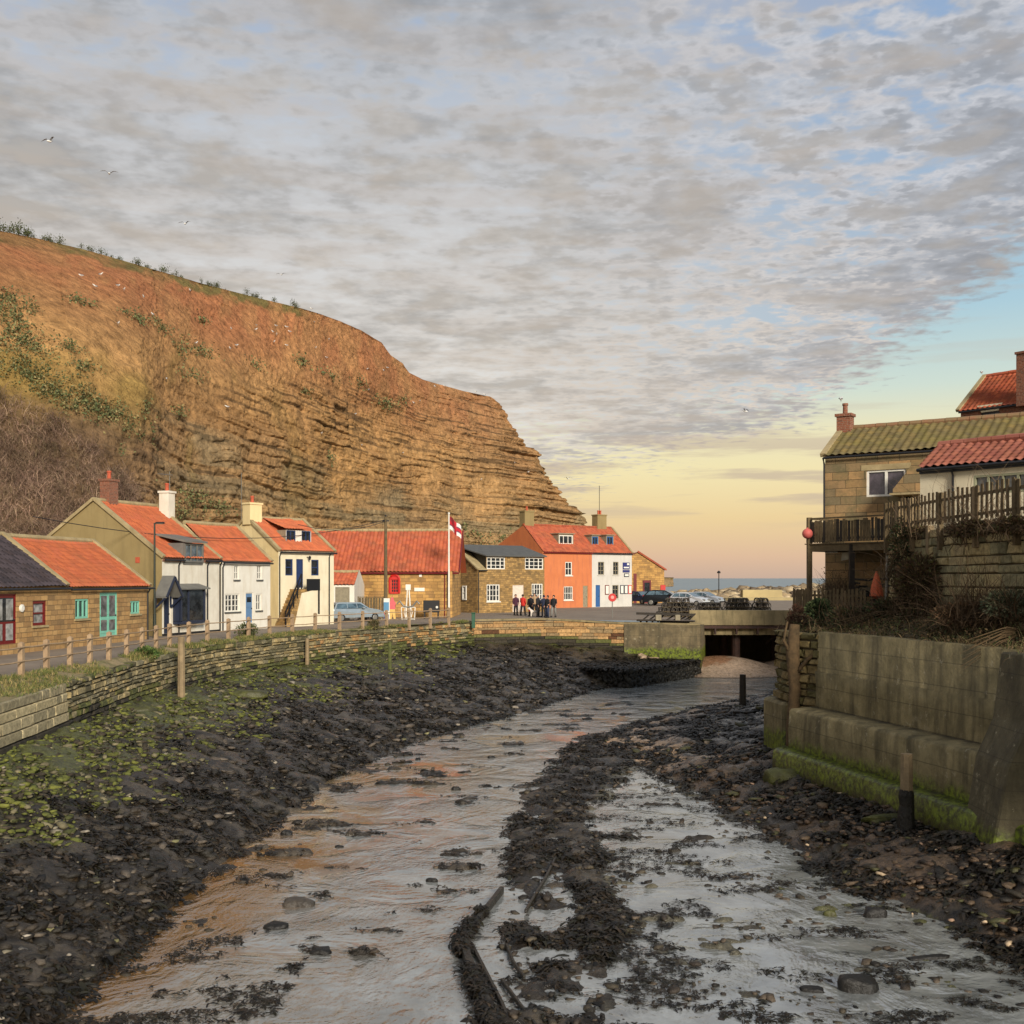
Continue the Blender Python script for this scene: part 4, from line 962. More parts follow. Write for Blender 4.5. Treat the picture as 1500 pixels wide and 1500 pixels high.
# ===== 7 stone cottage with slate roof
hH=House('stone_cottage',(-2.95,95.5),(.79,.61),7,'rough stone cottage with flat slate roof and white many-paned windows','house')
L=setL(hH,797.5); He=hH.f(705,834)[1]; HD=hH.f(750,815.5)[1]
W=[hH.r(713,856,732,881),hH.r(779,855,795,879)]; U=[hH.r(713,816,740,834.5),hH.r(769,816,796,834.5)]; dd_=hH.r(751,857,767,889)
dd_=(dd_[0],0.02,dd_[2],dd_[3])
m_=MB(); xd=hH.f(712,816)[0]
wallpanel(m_,L,He+.6,[w for w in W]+[dd_],0,.14,-.6)
wallpanel(m_,L-xd,HD-He,[(u_[0]+.01,He+.02,u_[2]-.01,HD-.06) for u_ in U],0,.14,He,xd)
m_.build('wall',M_rubble,hH.o); m_=MB(); m_.add([(0,7,-.6),(L,7,-.6),(L,7,HD),(0,7,HD)],[(0,1,2,3)]); m_.build('rear_wall',M_rubble,hH.o)
Hr=hH.f(677,800,-3.5)[1]; Hr=max(Hr,HD+.7)
for x in (0,L):
    g=MB(); g.add([(x,0,-.6),(x,7,-.6),(x,7,He+.8),(x,3.4,Hr),(x,0,He)],[(0,1,2,3,4)]); g.build('gable',M_rubble,hH.o)
for r0 in W: window(hH.o,r0,nx=4,nz=3,fw=.09,bw=.04,seg=(1,3),sill=M_whitef)
for u_ in U: window(hH.o,(u_[0]+.01,He+.02,u_[2]-.01,HD-.06),nx=4,nz=3,fw=.09,bw=.05,seg=(1,3))
door(hH.o,dd_,mat=M_whitedoor,frame=M_whitedoor,label='pinkish white boarded door',panels=1)
m_=MB(); z0=HD; m_.add([(xd-.2,-.25,z0),(L+.1,-.25,z0),(L+.1,3.4,Hr+.05),(xd-1.2,3.4,Hr+.05),(xd-.2,-.25,z0+.1),(L+.1,-.25,z0+.1),(L+.1,3.4,Hr+.15),(xd-1.2,3.4,Hr+.15)],[(0,1,2,3),(4,5,6,7),(0,1,5,4),(1,2,6,5),(2,3,7,6),(3,0,4,7)]); rf=m_.build('roof',M_slate,hH.o)
m_=MB(); m_.add([(0,-.15,He-.05),(xd,-.15,He-.05),(xd,3.4,Hr),(0,3.4,Hr)],[(0,1,2,3)]); m_.add([(0,3.4,Hr),(L,3.4,Hr),(L,7.1,He+.7),(0,7.1,He+.7)],[(0,1,2,3)]); m_.beam((0,-.1,He+.04),(0,3.4,Hr+.06),.35,.12); m_.build('verge',M_coping,rf)
m_=MB(); m_.add([(xd,0,He),(xd,0,HD),(xd,3.4,Hr)],[(0,1,2)]); m_.build('dormer_cheek',M_black,rf)
gutter(hH,xd,He-.1,down=(.05,)); 
sw=House('x',(-2.95,95.5),(-.61,.79),4,'x'); bpy.data.objects.remove(sw.o)
q=(1.6,.95,2.3,2.1)
w_=window(hH.o,(0,0,.62,1.25),nx=1,nz=2,fw=.12,gl=M_gc,label='small white side window'); w_.location=(-.16,2.2,1.1); w_.rotation_euler=(0,0,R(-90))
# ===== 8 orange house and 9 grey-white house (terrace)
uO=(.797,.604)
hI=House('orange_house',(3.07,110.7),uO,7,'bright orange painted house with red roof and white windows','house')
L=setL(hI,867); He=hI.f(830,808.5)[1]; Hr=He+2.75; drr=3.2
W=[hI.r(828,823,838,843),hI.r(826,859,839,879)]; dd_=hI.r(854,858,861,890); dd_=(dd_[0],.02,dd_[2],dd_[3])
body(hI,L,He,Hr,drr,8.5,W+[dd_],M_orange,rear=He+.4)
window(hI.o,W[0],nx=2,nz=2,fw=.09,bw=.06,sill=M_whitef); window(hI.o,W[1],nx=4,nz=2,fw=.08,bw=.05,sill=M_whitef)
door(hI.o,dd_,mat=M_greyw,frame=M_coping,label='grey door')
roof2(hI,L,He,Hr,drr,8.5,M_tile2,rear=He+.4,tw=.3,ridge=M_tile2); gutter(hI,L,He-.12,mat=M_maroon)
chimney(hI.o,.7,drr+.3,Hr-.5,Hr+1.5,1.2,.9,M_olive,1)
w_=window(hI.o,(0,0,.8,.8),nx=1,nz=1,fw=.12,gl=M_gd,label='small square gable window'); w_.location=(-.16,2.3,hI.f(784,815)[1]+.1-.3); w_.rotation_euler=(0,0,R(-90))
def boxdormer(h,rc,wins,mat,wmat,He,s,y0=.5,gl=None,top=None,nx=2):
    a,c_,b,d=rc; yb=min((d-He)/s,3.1); m_=MB()
    m_.add([(a,y0,c_-.05),(a,y0,d),(a,yb,d)],[(0,1,2)]); m_.add([(b,y0,c_-.05),(b,y0,d),(b,yb,d)],[(0,1,2)])
    dm=m_.build('dormer',mat,h.o); 
    m_=MB(); wallpanel(m_,b-a,d-c_+.1,wins,y0,.1,c_-.1,a); m_.build('dormer_face',mat,dm)
    for q in wins: window(dm,q,y=y0,nx=nx,nz=1,frame=wmat,fw=.1,bw=.07,gl=gl,rev=.12)
    m_=MB(); m_.box(a-.1,y0-.15,d,b+.1,yb+.1,d+.09); m_.build('dormer_roof',mat,dm)
s=(Hr-He)/drr
q=hI.r(819,784,839,798,-.9); boxdormer(hI,(q[0]-.1,q[1],q[2]+.1,q[3]+.12),[(q[0],q[1]+.05,q[2],q[3])],M_greyw,M_whitef,He,s,.9,nx=3)
PJ=(hI.P0[0]+hI.u[0]*(L+.01),hI.P0[1]+hI.u[1]*(L+.01))
hJ=House('white_house',PJ,uO,7,'pale grey white house with blue door and notice boards beside the orange house','house')
LJ=setL(hJ,925.5)
W=[hJ.r(876,823,885,842),hJ.r(898,823,906,842),hJ.r(897,857,906,877)]; dd_=hJ.r(872.5,857,879,888); dd_=(dd_[0],.02,dd_[2],dd_[3])
body(hJ,LJ,He,Hr,drr,8.5,W+[dd_],M_grey_w,rear=He+.4)
for r0 in W: window(hJ.o,r0,nx=2,nz=3,frame=M_greyw,fw=.07,bw=.05,sill=M_grey_w)
door(hJ.o,dd_,mat=M_blue,frame=M_blue,label='bright blue door')
roof2(hJ,LJ,He,Hr,drr,8.5,M_tile2,rear=He+.4,cop=(False,True),tw=.3,ridge=M_tile2); gutter(hJ,LJ,He-.12,mat=M_black)
for (a0,c0) in ((867.5,876),(889,898)):
    q=hJ.r(a0,786,c0,800,-.9); boxdormer(hJ,(q[0]-.1,q[1],q[2]+.1,q[3]+.12),[(q[0],q[1]+.05,q[2],q[3])],M_greyw,M_blue,He,s,.9)
chimney(hJ.o,LJ-1.6,drr+.2,Hr-.5,Hr+1.45,1.3,.9,M_olive,2)
m_=MB(); m_.tube([(LJ-1.5,drr+.3,Hr+1.4),(LJ-1.5,drr+.3,Hr+4.6)],.03,5); m_.build('aerial_mast',M_black,hJ.o)
M_sign=flat('sign_blue',srgb(52,56,112),.4)
def board(h,x0,y0,x1,y1,mat,inner=None,nm='sign_board',off=.05):
    q=h.r(x0,y0,x1,y1); m_=MB(); m_.box(q[0],-off,q[1],q[2],-.004,q[3]); o=m_.build(nm,mat,h.o)
    if inner: 
        m_=MB(); m_.box(q[0]+.08,-off-.012,q[1]+.08,q[2]-.08,-off-.002,q[3]-.08); m_.build('notice',inner,o)
    return o,q
o,q=board(hJ,912,824,922,834,M_sign)
m_=MB(); m_.box(q[0]+(q[2]-q[0])*.6,-.07,q[1]+(q[3]-q[1])*.62,q[2]-.1,-.052,q[3]-.08); m_.box(q[0]+.12,-.07,q[1]+.12,q[2]-.12,-.052,q[1]+.26); m_.build('emblem',M_whitef,o)
board(hJ,912,835,922,838.5,M_sign); board(hJ,914,840,921,845,M_navy,M_whitef)
board(hJ,886,857,892,871,M_maroon,M_whitef,'notice_board')
for i in range(3): board(hJ,908.3+i*5.9,857,913.4+i*5.9,870,M_navy if i<2 else M_red,M_whitef,'notice_board')
# ===== 10 far stone shed
hK=House('stone_shed',(20.5,138),(-.55,.83),6,'low sandstone building with red roof and dark door beside the parked cars','building')
# gable faces the viewer; ridge runs away from it
def gableshed():
    o=hK.o; bpy.data.objects[o.name].rotation_euler=(0,0,0); o.location=(14.8,134,ZR)
    e=lambda X,Yp: (X-CX)/F*134-14.8
    xl=e(926,0); xr=e(973,0); xr_top=e(973,0); rz_=(HY-809)/F*134+3; xrd=e(934,0); ez=(HY-835)/F*134+3
    m_=MB(); m_.add([(xl-3,0,-.5),(xr,0,-.5),(xr,0,ez),(xrd,0,rz_),(xl-3,0,ez)],[(0,1,2,3,4)]); m_.add([(xr,0,-.5),(xr+.6,12,-.5),(xr+.6,12,ez),(xr,0,ez)],[(0,1,2,3)]); m_.add([(xl-3,12,-.5),(xr+.6,12,-.5),(xr+.6,12,ez),(xrd,12,rz_),(xl-3,12,ez)],[(0,1,2,3,4)]); m_.build('wall',M_stone2,o)
    roofgrid('roof',(xr+.25,-.2,ez-.1),(xr+.9,12,ez-.1),(xrd+.6,12,rz_+.05),(xrd,-.2,rz_+.05),M_tile2,o,.3,.33)
    m_=MB(); m_.add([(xl-3.2,-.2,ez-.1),(xl-3.2,12,ez-.1),(xrd,12,rz_+.03),(xrd,-.2,rz_+.03)],[(0,1,2,3)]); m_.beam((xr+.25,-.12,ez+.02),(xrd,-.12,rz_+.12),.12,.2); m_.build('rear_slope',M_tile2,o)
    door(o,(e(942,0),0,e(953.5,0),(HY-850)/F*134+3),y=-.14,mat=M_maroon,frame=M_maroon,glz=(.5,.9),label='dark maroon glazed door')
    m_=MB(); m_.box(e(928,0),-.05,0,e(932.5,0),-.004,(HY-840)/F*134+3); m_.build('side_door',M_maroon,o)
gableshed()
# ---------------------------------------------------------------- right bank: concrete wall, terrace, houses
rwl=empty('bank_wall',(0,0,0),0,'tall stepped grey concrete bank wall, green with algae at its foot','wall')
A=Vector((9.75,35.3)); B=Vector((11.75,27.2)); d_=(B-A).normalized(); nrm=Vector((-abs(d_.y),-abs(d_.x)))
nrm=Vector((d_.y,-d_.x)); 
if nrm.x>0: nrm=-nrm
def prof_sweep(name,a,b,profile,mat,parent,n=110,wob=.07):
    P=[]
    for i in range(n+1):
        p=a+(b-a)*(i/n); row=[]
        for j,(o,z) in enumerate(profile):
            w_=wob*(fbm(i*.16,j*1.3+z,4,5)-.5)
            row.append((p.x+nrm.x*(o+w_),p.y+nrm.y*(o+w_),z+w_))
        P.append(row)
    P=np.array(P); o=grid_mesh(name,P,mat,parent,smooth=False)
    for e in (0,-1):
        m_=MB(); m_.add([tuple(q) for q in P[e]],[tuple(range(len(profile)))]); m_.build(name+'_end',mat,o)
    return o
Bx=B+d_*4
prof_sweep('upper_face',A,Bx,[(-1.2,-7.2),(-1.2,-1.72),(0,-1.70),(.03,-2.95),(.09,-2.99),(.09,-3.4),(.10,-4.2),(.10,-7.2)],M_alg,rwl)
prof_sweep('bench',A-d_*.15,Bx,[(.08,-7.3),(.08,-4.08),(.4,-4.10),(.86,-4.14),(.92,-4.22),(.94,-4.8),(.95,-5.38),(.95,-7.3)],M_alg,rwl)
prof_sweep('footing',A-d_*.5,Bx,[(.9,-7.4),(.9,-5.36),(1.25,-5.44),(1.32,-5.52),(1.36,-6.1),(1.38,-7.4)],M_alg,rwl)
# buttress
bt=empty('buttress',(0,0,0),0,'leaning smooth concrete buttress at the right edge','buttress')
m_=MB(); bx,by_=11.15,25.0
m_.add([(bx-.6,by_+1.3,-7),(bx-.75,by_-.6,-7),(bx+3,by_-1,-7),(bx+3,by_+1.6,-7),
        (bx-.15,by_+1.3,-4.2),(bx-.2,by_-.5,-4.2),(bx+3,by_-1,-4.2),(bx+3,by_+1.6,-4.2),
        (bx+.25,by_+1.3,-3.3),(bx+.3,by_-.4,-3.2),(bx+3,by_-1,-3.2),(bx+3,by_+1.6,-3.3),
        (bx+.45,by_+1.3,-1.75),(bx+.5,by_-.3,-1.7),(bx+3,by_-1,-1.7),(bx+3,by_+1.6,-1.7)],
 [(0,1,5,4),(1,2,6,5),(2,3,7,6),(3,0,4,7),(4,5,9,8),(5,6,10,9),(6,7,11,10),(7,4,8,11),(8,9,13,12),(9,10,14,13),(10,11,15,14),(11,8,12,15),(12,13,14,15),(3,2,1,0)])
m_.build('buttress_body',M_butt,bt,bevel=.04)
# stone quoin wall at its left end
Lq=np.array([(9.2,38.5),(9.25,36.2),(9.85,35.25)])
qn=empty('quoin_wall',(0,0,0),0,'old mossy rubble wall end left of the concrete wall','wall')
fz,Tz=polyf(Lq)
blockwall('rubble_facing',Lq,lambda q:-6.4,lambda q:-1.75,.4,.22,lambda q,z,r: pick(r,[srgb(120,104,66),srgb(98,90,54),srgb(134,116,76)] if z>-4.6 else mossy),qn,.12,.03,seed=12,side=1)
corewall('wall_core',Lq,lambda q:-7,lambda q:-1.8,qn,n=12,depth=1.0,side=1)
# mossy concrete block at the waterline further left
mb_=MB(); mb_.prism([(9.0,36.8),(8.75,38.6),(9.7,40.4),(11.5,40),(11,36.8)],-7,-4.15,'xy'); o=mb_.build('mossy_block',M_alg,bevel=.08); tag(o,'green slimy concrete block at the foot of the trunk post','concrete block')
M_bark=pm('dead_bark',srgb(110,88,60),srgb(70,58,40),4,.95,.9,9,.06)
mb_=MB(); mb_.tube([(9.15,36.0,-6.2),(9.1,35.95,-4.8),(9.2,36.0,-3.6),(9.12,36.0,-2.4),(9.2,36.05,-1.5)],[.26,.2,.19,.22,.16],9)
mb_.tube([(9.15,36.0,-3.2),(9.5,35.6,-2.6),(10.4,35.0,-1.9)],[.08,.06,.03],6); mb_.tube([(9.1,36,-2.6),(8.8,35.9,-2.0),(8.9,35.8,-1.4)],[.08,.05,.03],6)
o=mb_.build('dead_trunk',M_bark,smooth=True); tag(o,'dead ivy-bound trunk clinging to the corner of the right bank wall','tree trunk')
# terrace ground
X,Y=np.meshgrid(np.linspace(0,1,90),np.linspace(14,110,200))
x0=np.interp(Y,[14,25,27.2,35.3,37,40,50,60,80,110],[11.2,11.6,12.0,10.0,9.6,10.2,13.3,18.3,27,40])+.35
X=x0+X**1.7*60
h=-1.75+np.interp(X-x0,[0,1.6,3.0,6,14,30,60],[0,.35,.5,.8,4.2,9,12])*np.interp(Y,[14,50,60,110],[1,1,.6,.3])
h=np.where(Y>44,np.interp(X-x0,[0,2,8,60],[-1.2,-1.0,.6,8]),h)
Z=h+(fbm(X*1.3,Y*1.3,4,8)-.5)*.3
tag(grid_mesh('terrace_ground',np.stack([X,Y,Z],-1),M_ground),kind='structure')
# stone retaining wall under the picket fence
LR=np.array([(13.15,38.6),(13.2,34),(13.4,29),(13.8,24)])
sw=empty('garden_wall',(0,0,0),0,'big block stone retaining wall below the picket fence, damp and green','wall')
def cr(q,z,r): return pick(r,[srgb(168,156,114),srgb(146,138,104),srgb(184,166,120),srgb(174,158,118),srgb(120,114,84)])
blockwall('block_facing',LR,lambda q:-1.6,lambda q:1.55,.72,.34,cr,sw,.05,.022,seed=15,side=1,rag=.05)
corewall('wall_core',LR,lambda q:-2,lambda q:1.55,sw,n=12,side=1)
# picket fence on it
def picket(name,pts,zf,hgt,pitch,label,mat=M_wood2,posts=True,pw=.09,seed=1,postz=None,down=0):
    rn=random.Random(seed); e=empty(name,(0,0,0),0,label,'fence'); f,T=polyf(np.array(pts)); k=0; q=0
    while q<T:
        x,y,nx,ny=f(q); z=zf(q); m_=MB(); a=(nx*.0,ny*.0)
        h_=hgt*rn.uniform(.93,1.05); tl=rn.uniform(-.025,.025)
        m_.beam((x+nx*.03,y+ny*.03,z+.05),(x+nx*.03-ny*tl,y+ny*.03+nx*tl,z+h_),pw,.022,up=(nx,ny,0)); 
        o=m_.build('picket',mat,e); q+=pitch; k+=1
    for zz_ in (.2,.75):
        m_=MB(); n=max(1,int(T/1.5))
        for i in range(n):
            a=f(T*i/n); b=f(min(T*(i+1)/n,T-.001)); m_.beam((a[0],a[1],zf(T*i/n)+hgt*zz_),(b[0],b[1],zf(T*(i+1)/n)+hgt*zz_),.04,.09)
        m_.build('rail',mat,e)
    if posts:
        n=max(1,int(T/2.2))
        for i in range(n+1):
            a=f(min(T*i/n,T-.001)); m_=MB(); z=zf(T*i/n); m_.box(a[0]-.08,a[1]-.08,z-.25-down,a[0]+.08,a[1]+.08,z+hgt*.98); m_.build('post',M_wood if i%2 else mat,e,bevel=.01)
    return e
picket('picket_fence',[(13.05,38.6),(13.1,34),(13.3,29),(13.7,24.5)],lambda q:1.62,1.02,.30,'weathered picket fence along the top of the stone garden wall',seed=3,down=.5,pw=.14)
# tall props below fence
for i,(pxx,yt,yb_,Yd_) in enumerate(((1317,735,880,37.5),(1362,770,850,35))):
    x=(pxx-CX)/F*Yd_; m_=MB(); m_.box(x-.1,Yd_-.1,(HY-yb_)/F*Yd_-.4,x+.1,Yd_+.1,(HY-yt)/F*Yd_); o=m_.build('timber_post',M_wood,bevel=.01)
    tag(o,('tall pale post where balcony and picket fence meet','pale prop standing against the stone wall under the picket fence')[i],'post')
# deck / balcony
dk=empty('balcony',(0,0,0),0,'raised timber balcony with picket railing on tall posts beside the stone house','balcony')
D0=Vector((11.5,43.0)); D1=Vector((13.9,40.0)); zd=1.30; dd2=(D1-D0).normalized(); bb=Vector((-dd2.y,dd2.x))
if bb.y<0: bb=-bb
def dp(s,b,z): p=D0+dd2*s+bb*b; return (p.x,p.y,z)
Ld=(D1-D0).length
m_=MB(); m_.beam(dp(0,0,zd-.14),dp(Ld,0,zd-.14),.1,.26); m_.beam(dp(0,0,zd-.14),dp(0,3,zd-.14),.1,.26); m_.build('beam',M_wood2,dk)
m_=MB(); m_.add([dp(-.1,-.1,zd),dp(Ld,-.1,zd),dp(Ld,3.2,zd),dp(-.1,3.2,zd),dp(-.1,-.1,zd+.04),dp(Ld,-.1,zd+.04),dp(Ld,3.2,zd+.04),dp(-.1,3.2,zd+.04)],[(0,1,2,3),(4,5,6,7),(0,1,5,4),(1,2,6,5),(2,3,7,6),(3,0,4,7)]); m_.build('deck',M_wood2,dk)
rn=random.Random(5)
q=0
while q<Ld:
    m_=MB(); h_=rn.uniform(.86,.95); m_.beam(dp(q,-.05,zd+.08),dp(q+rn.uniform(-.02,.02),-.05,zd+h_),.10,.025,up=(bb.x,bb.y,0)); m_.build('baluster',M_wood2 if rn.random()<.6 else M_wood3,dk); q+=.125
q=.13
while q<3:
    m_=MB(); m_.beam(dp(-.02,q,zd+.08),dp(-.02,q,zd+.9),.025,.09,up=(bb.x,bb.y,0)); m_.build('baluster',M_wood2,dk); q+=.16
m_=MB(); m_.beam(dp(-.05,0,zd+1.0),dp(Ld,0,zd+1.0),.1,.06); m_.beam(dp(-.05,0,zd+.22),dp(Ld,0,zd+.22),.04,.08); m_.beam(dp(0,0,zd+1.0),dp(0,3,zd+1.0),.1,.06); m_.build('handrail',M_wood2,dk)
for s_ in (.05,1.95,Ld-.1):
    for b_ in (0,2.9):
        m_=MB(); a=dp(s_,b_,-1.7); m_.box(a[0]-.09,a[1]-.09,-1.9,a[0]+.09,a[1]+.09,zd-.02 if s_>1 else zd+1.05); m_.build('post',M_wood3 if s_>.5 else M_wood2,dk)
m_=MB(); m_.beam(dp(.35,.6,1.0),dp(.9,.6,1.0),.05,.04); m_.build('bracket',M_whitef,dk)
# things under the deck
M_log=pm('stacked_net_rope',srgb(60,62,60),srgb(34,34,32),6,.9,.6,12)
m_=MB(); rn=random.Random(8)
for i in range(60):
    s_=rn.uniform(1.0,3.3); z=rn.uniform(-1.0,.0); m_.tube([dp(s_,1.2+rn.uniform(-.3,.3),z),dp(s_+rn.uniform(.3,.6),1.0+rn.uniform(-.3,.3),z+rn.uniform(-.06,.06))],.035,5)
o=m_.build('rope_pile',M_log); tag(o,'stack of grey rope and timber stored under the balcony','stored rope')
m_=MB(); m_.add([dp(1.35,.2,.66),dp(1.95,.2,.76),dp(1.95,.24,1.02),dp(1.35,.24,.98),dp(1.35,.26,.66),dp(1.95,.26,.76),dp(1.95,.3,1.02),dp(1.35,.3,.98)],[(0,1,2,3),(4,5,6,7),(0,1,5,4),(1,2,6,5),(2,3,7,6),(3,0,4,7)]); o=m_.build('board',M_greyw); tag(o,'pale board hung below the balcony deck','board')
M_pink=flat('pink_float',srgb(214,104,96),.6); M_orng=flat('orange_net',srgb(206,100,60),.7)
def ball(name,loc,r,mat,parent=None,sq=1.0,eye=True):
    m_=MB(); m_.lathe([(r*math.sin(math.pi*i/14)+.001,-r*sq*math.cos(math.pi*i/14)) for i in range(15)],18,loc)
    if eye: m_.lathe([(r*.2,r*sq*.95),(r*.16,r*sq*1.15),(r*.05,r*sq*1.15)],8,loc)
    return m_.build(name,mat,parent,smooth=True)
a=dp(.12,-.22,zd+.42); o=ball('float',a,.2,M_pink); tag(o,'round pink mooring float hung on the balcony corner','float')
a=dp(3.2,-.3,-.65); m_=MB(); m_.lathe([(.05,.0),(.26,.1),(.2,.45),(.10,.8),(.03,1.0)],10,(a[0],a[1],a[2]-.1)); o=m_.build('orange_net',M_orng,smooth=False); tag(o,'orange tent of netting leaning by the post under the balcony','net')
a=dp(3.25,-.5,-1.15); o=ball('float',a,.15,M_pink); tag(o,'small pinkish orange float among the twigs below the orange net','float')
for i,(s_,mt) in enumerate(((3.55,M_metal),(3.75,flat('green_pipe',srgb(40,60,50),.5)))):
    m_=MB(); m_.tube([dp(s_,-.3,-1.6),dp(s_+.12,-.3,zd+.5)],.05,8); o=m_.build('pole',mt); tag(o,('grey pole leaning at the right end of the balcony','dark green pole leaning beside the grey pole')[i],'pole')
picket('picket_fence',[(11.0,43.2),(11.2,41.2),(12.7,39.8)],lambda q:-1.35,.95,.15,'short low picket fence below the balcony, some pickets reddish',seed=6,posts=False)
# house R1 : stone house with mossy roof
uR=(.82,-.57)
h1=House('stone_house',(12.72,45),uR,14,'weathered stone house with mossy pantile roof above the balcony','house',zg=0)
def fr(pxx,pyy,off=0): return h1.f(pxx,pyy,off)
He=fr(1208,668)[1]; q=h1.r(1269,688,1321,727)
w1=(q[0],q[1],q[2]+.15,q[3]); w2=h1.r(1324,723,1336,732)
L=12; h1.L=L
body(h1,L,He,He+1.3,2.4,6,[w1,w2],M_oldstone,z0=-2.5)
o=window(h1.o,w1,nx=2,nz=1,fw=.08,bw=.1,gl=glass('purple_curtain_glass',(.10,.08,.10),.15),label='white window with drawn dark curtain')
window(h1.o,w2,nx=1,nz=1,frame=M_coping,fw=.06)
m_=MB(); m_.box(w1[0]-.2,-.02,w1[3],w1[2]+.2,-.003,w1[3]+.22); m_.build('lintel',M_coping,h1.o)
roof2(h1,L,He,He+1.3,2.4,6,M_tilemoss,ox0=.05,cop=(True,False),ridge=pm('mixed_ridge',srgb(140,96,70),srgb(120,110,76),2),tw=.30,ch=.30,amp=.04)
gutter(h1,L,He-.1,down=(-.02,),zb=1.3)
chimney(h1.o,.12,2.15,He+.6,He+1.95,.58,.5,M_redbrick,1,potmat=M_redbrick)
# ruined lean-to stub
q=h1.r(1310,678,1350,722,.8)
m_=MB(); m_.prism([(q[0],q[1]),(q[2]+.4,q[1]),(q[2]+.4,q[3]+.1),(q[2]-.25,q[3]),(q[0]+.35,q[1]+(q[3]-q[1])*.5),(q[0],q[1]+.15)],-1.0,-.02,'xz'); m_.build('broken_wall',M_oldstone,h1.o)
m_=MB(); m_.box(q[0]-.1,-1.1,q[1]-.08,q[2]+.4,-.02,q[1]-.003); m_.build('slab',M_coping,h1.o)
# under-house dark back wall
# extension R2
h2=House('extension',(13.63,37),(2.3,-2.7),8,'cream rendered extension with weathered pink-red pantile roof and long window','building',zg=0)
He=h2.f(1348,686)[1]; Hr=h2.f(1420,649,-.9)[1]
q=h2.r(1426,692,1560,721)
body(h2,7,He,He+.95,1.3,2.6,[q],M_creamw,M_creamw,z0=-1.5,rev=.1)
window(h2.o,q,nx=6,nz=1,frame=pm('sage_paint',srgb(160,160,130),None,4,.6),fw=.07,bw=.06,rev=.1,seg=(1,3),gl=glass('interior_glass',(.12,.12,.11)))
roof2(h2,7,He,He+.82,1.3,2.6,M_tilepink,ox0=.03,ridge=M_tilepink,tw=.27,ch=.24,amp=.05)
gutter(h2,7,He-.08,down=(1.18,),zb=1.5,r=.06)
m_=MB(); m_.box(0,-.06,He-.2,7,-.004,He-.02); m_.build('fascia',M_black,h2.o)
# upper house R3
h3=House('brick_house',(24.3,60),(.6,-.8),8,'upper brick house with red roof at the top right','house',zg=0)
He=h3.f(1409,602)[1]; q=h3.r(1437,597,1464,613)
body(h3,8,He,He+2.1,2.6,6,[(q[0],q[1]-.4,q[2],q[1]+.35)],M_redbrick,z0=-1,rev=.12)
window(h3.o,(q[0],q[1]-.4,q[2],q[1]+.35),nx=1,nz=2,frame=M_black,fw=.06)
m_=MB(); m_.prism([(q[0]-.2,q[1]+.75),(q[2]+.2,q[1]+.75),(q[2]-.05,q[1]+.36),(q[0]+.05,q[1]+.36)],-.05,-.004,'xz'); m_.build('lintel',M_creamw,h3.o)
roof2(h3,8,He,He+2.1,2.6,6,M_tile2,ox0=.1,cop=(True,False),tw=.28,ridge=M_tile2); gutter(h3,8,He-.1)
e=h3.f(1500,560)[0]; chimney(h3.o,e+.25,-.0,He-.2,He+2.6,.9,.8,M_redbrick,1,potmat=M_pot)
# ---------------------------------------------------------------- road fence
fe=empty('road_fence',(0,0,0),0,'long post and rail fence along the road above the river wall','fence')
fF,TF=polyf(FEN[1:]); q=0; pts=[]
M_post=pm('pale_post_timber',srgb(172,146,114),srgb(142,118,92),4,.85,.4,20)
while q<TF:
    x,y,nx,ny=fF(q); pts.append((x,y)); 
    m_=MB(); wd=.075; a=math.atan2(ny,nx); M_=Matrix.Translation((x,y,ZR))@Matrix.Rotation(a,4,'Z')@Matrix.Rotation(random.uniform(-.03,.03),4,'X'); m_.box(-wd,-wd,-.3,wd,wd,1.0,M_); m_.add([M_@Vector(v) for v in ((-wd,-wd,1.0),(wd,-wd,1.0),(wd,wd,1.0),(-wd,wd,1.0),(0,0,1.05))],[(0,1,4),(1,2,4),(2,3,4),(3,0,4)])
    m_.build('post',M_post,fe); q+=np.interp(y,[30,45,60,76],[1.5,1.9,2.3,2.3])
for zz_ in (.88,.45):
    m_=MB()
    for a,b in zip(pts[:-1],pts[1:]): m_.tube([(a[0]+.08,a[1],ZR+zz_),((a[0]+b[0])/2+.08,(a[1]+b[1])/2,ZR+zz_-.02),(b[0]+.08,b[1],ZR+zz_)],.028,6)
    m_.build('rail',M_post,fe)
# ---------------------------------------------------------------- posts standing in the mud
def mudpost(pxx,yt,yb_,Yd_,w_,mat,label,name='mooring_post',lean=(0,0),foot=None):
    x=(pxx-CX)/F*Yd_; z0=(HY-yb_)/F*Yd_; z1=(HY-yt)/F*Yd_; m_=MB(); hw=w_/2
    n=6; 
    for i in range(1): m_.tube([(x,Yd_,z0-.5),(x+lean[0]*.5,Yd_,(z0+z1)/2),(x+lean[0],Yd_+lean[1],z1)],[hw*1.05,hw,hw*.92],8)
    o=m_.build(name,mat,smooth=False); tag(o,label,'post','mooring posts in the mud' if False else None)
    if foot:
        f_=MB(); f_.tube([(x,Yd_,z0-.5),(x-.02,Yd_,z0),(x+.01,Yd_,z0+foot*.4),(x-.01,Yd_,z0+foot*.8),(x,Yd_,z0+foot)],[hw*1.5,hw*1.3,hw*1.12,hw*1.2,hw*1.03],9); f_.build('weed_collar',M_weedp,o)
    return o
M_weedp=pm('weed_black',srgb(38,34,26),srgb(24,22,18),6,.6,.9,14,.06)
mudpost(265.5,933,1020,45,.30,M_wood,'tall pale mooring post in front of the rubble river wall')
mudpost(571,940,1003,62,.22,pm('mossy_post',srgb(96,100,52),srgb(60,64,40),4,.9,.6,16),'thin mossy post in the dark weed below the far river wall')
mudpost(450,935,978,60,.22,M_wood,'short pale post against the river wall between the tall post and the thin mossy post')
mudpost(1088,988,1058,55,.34,M_wood3,'dark weed-footed post standing on the far right mud bank',foot=.5)
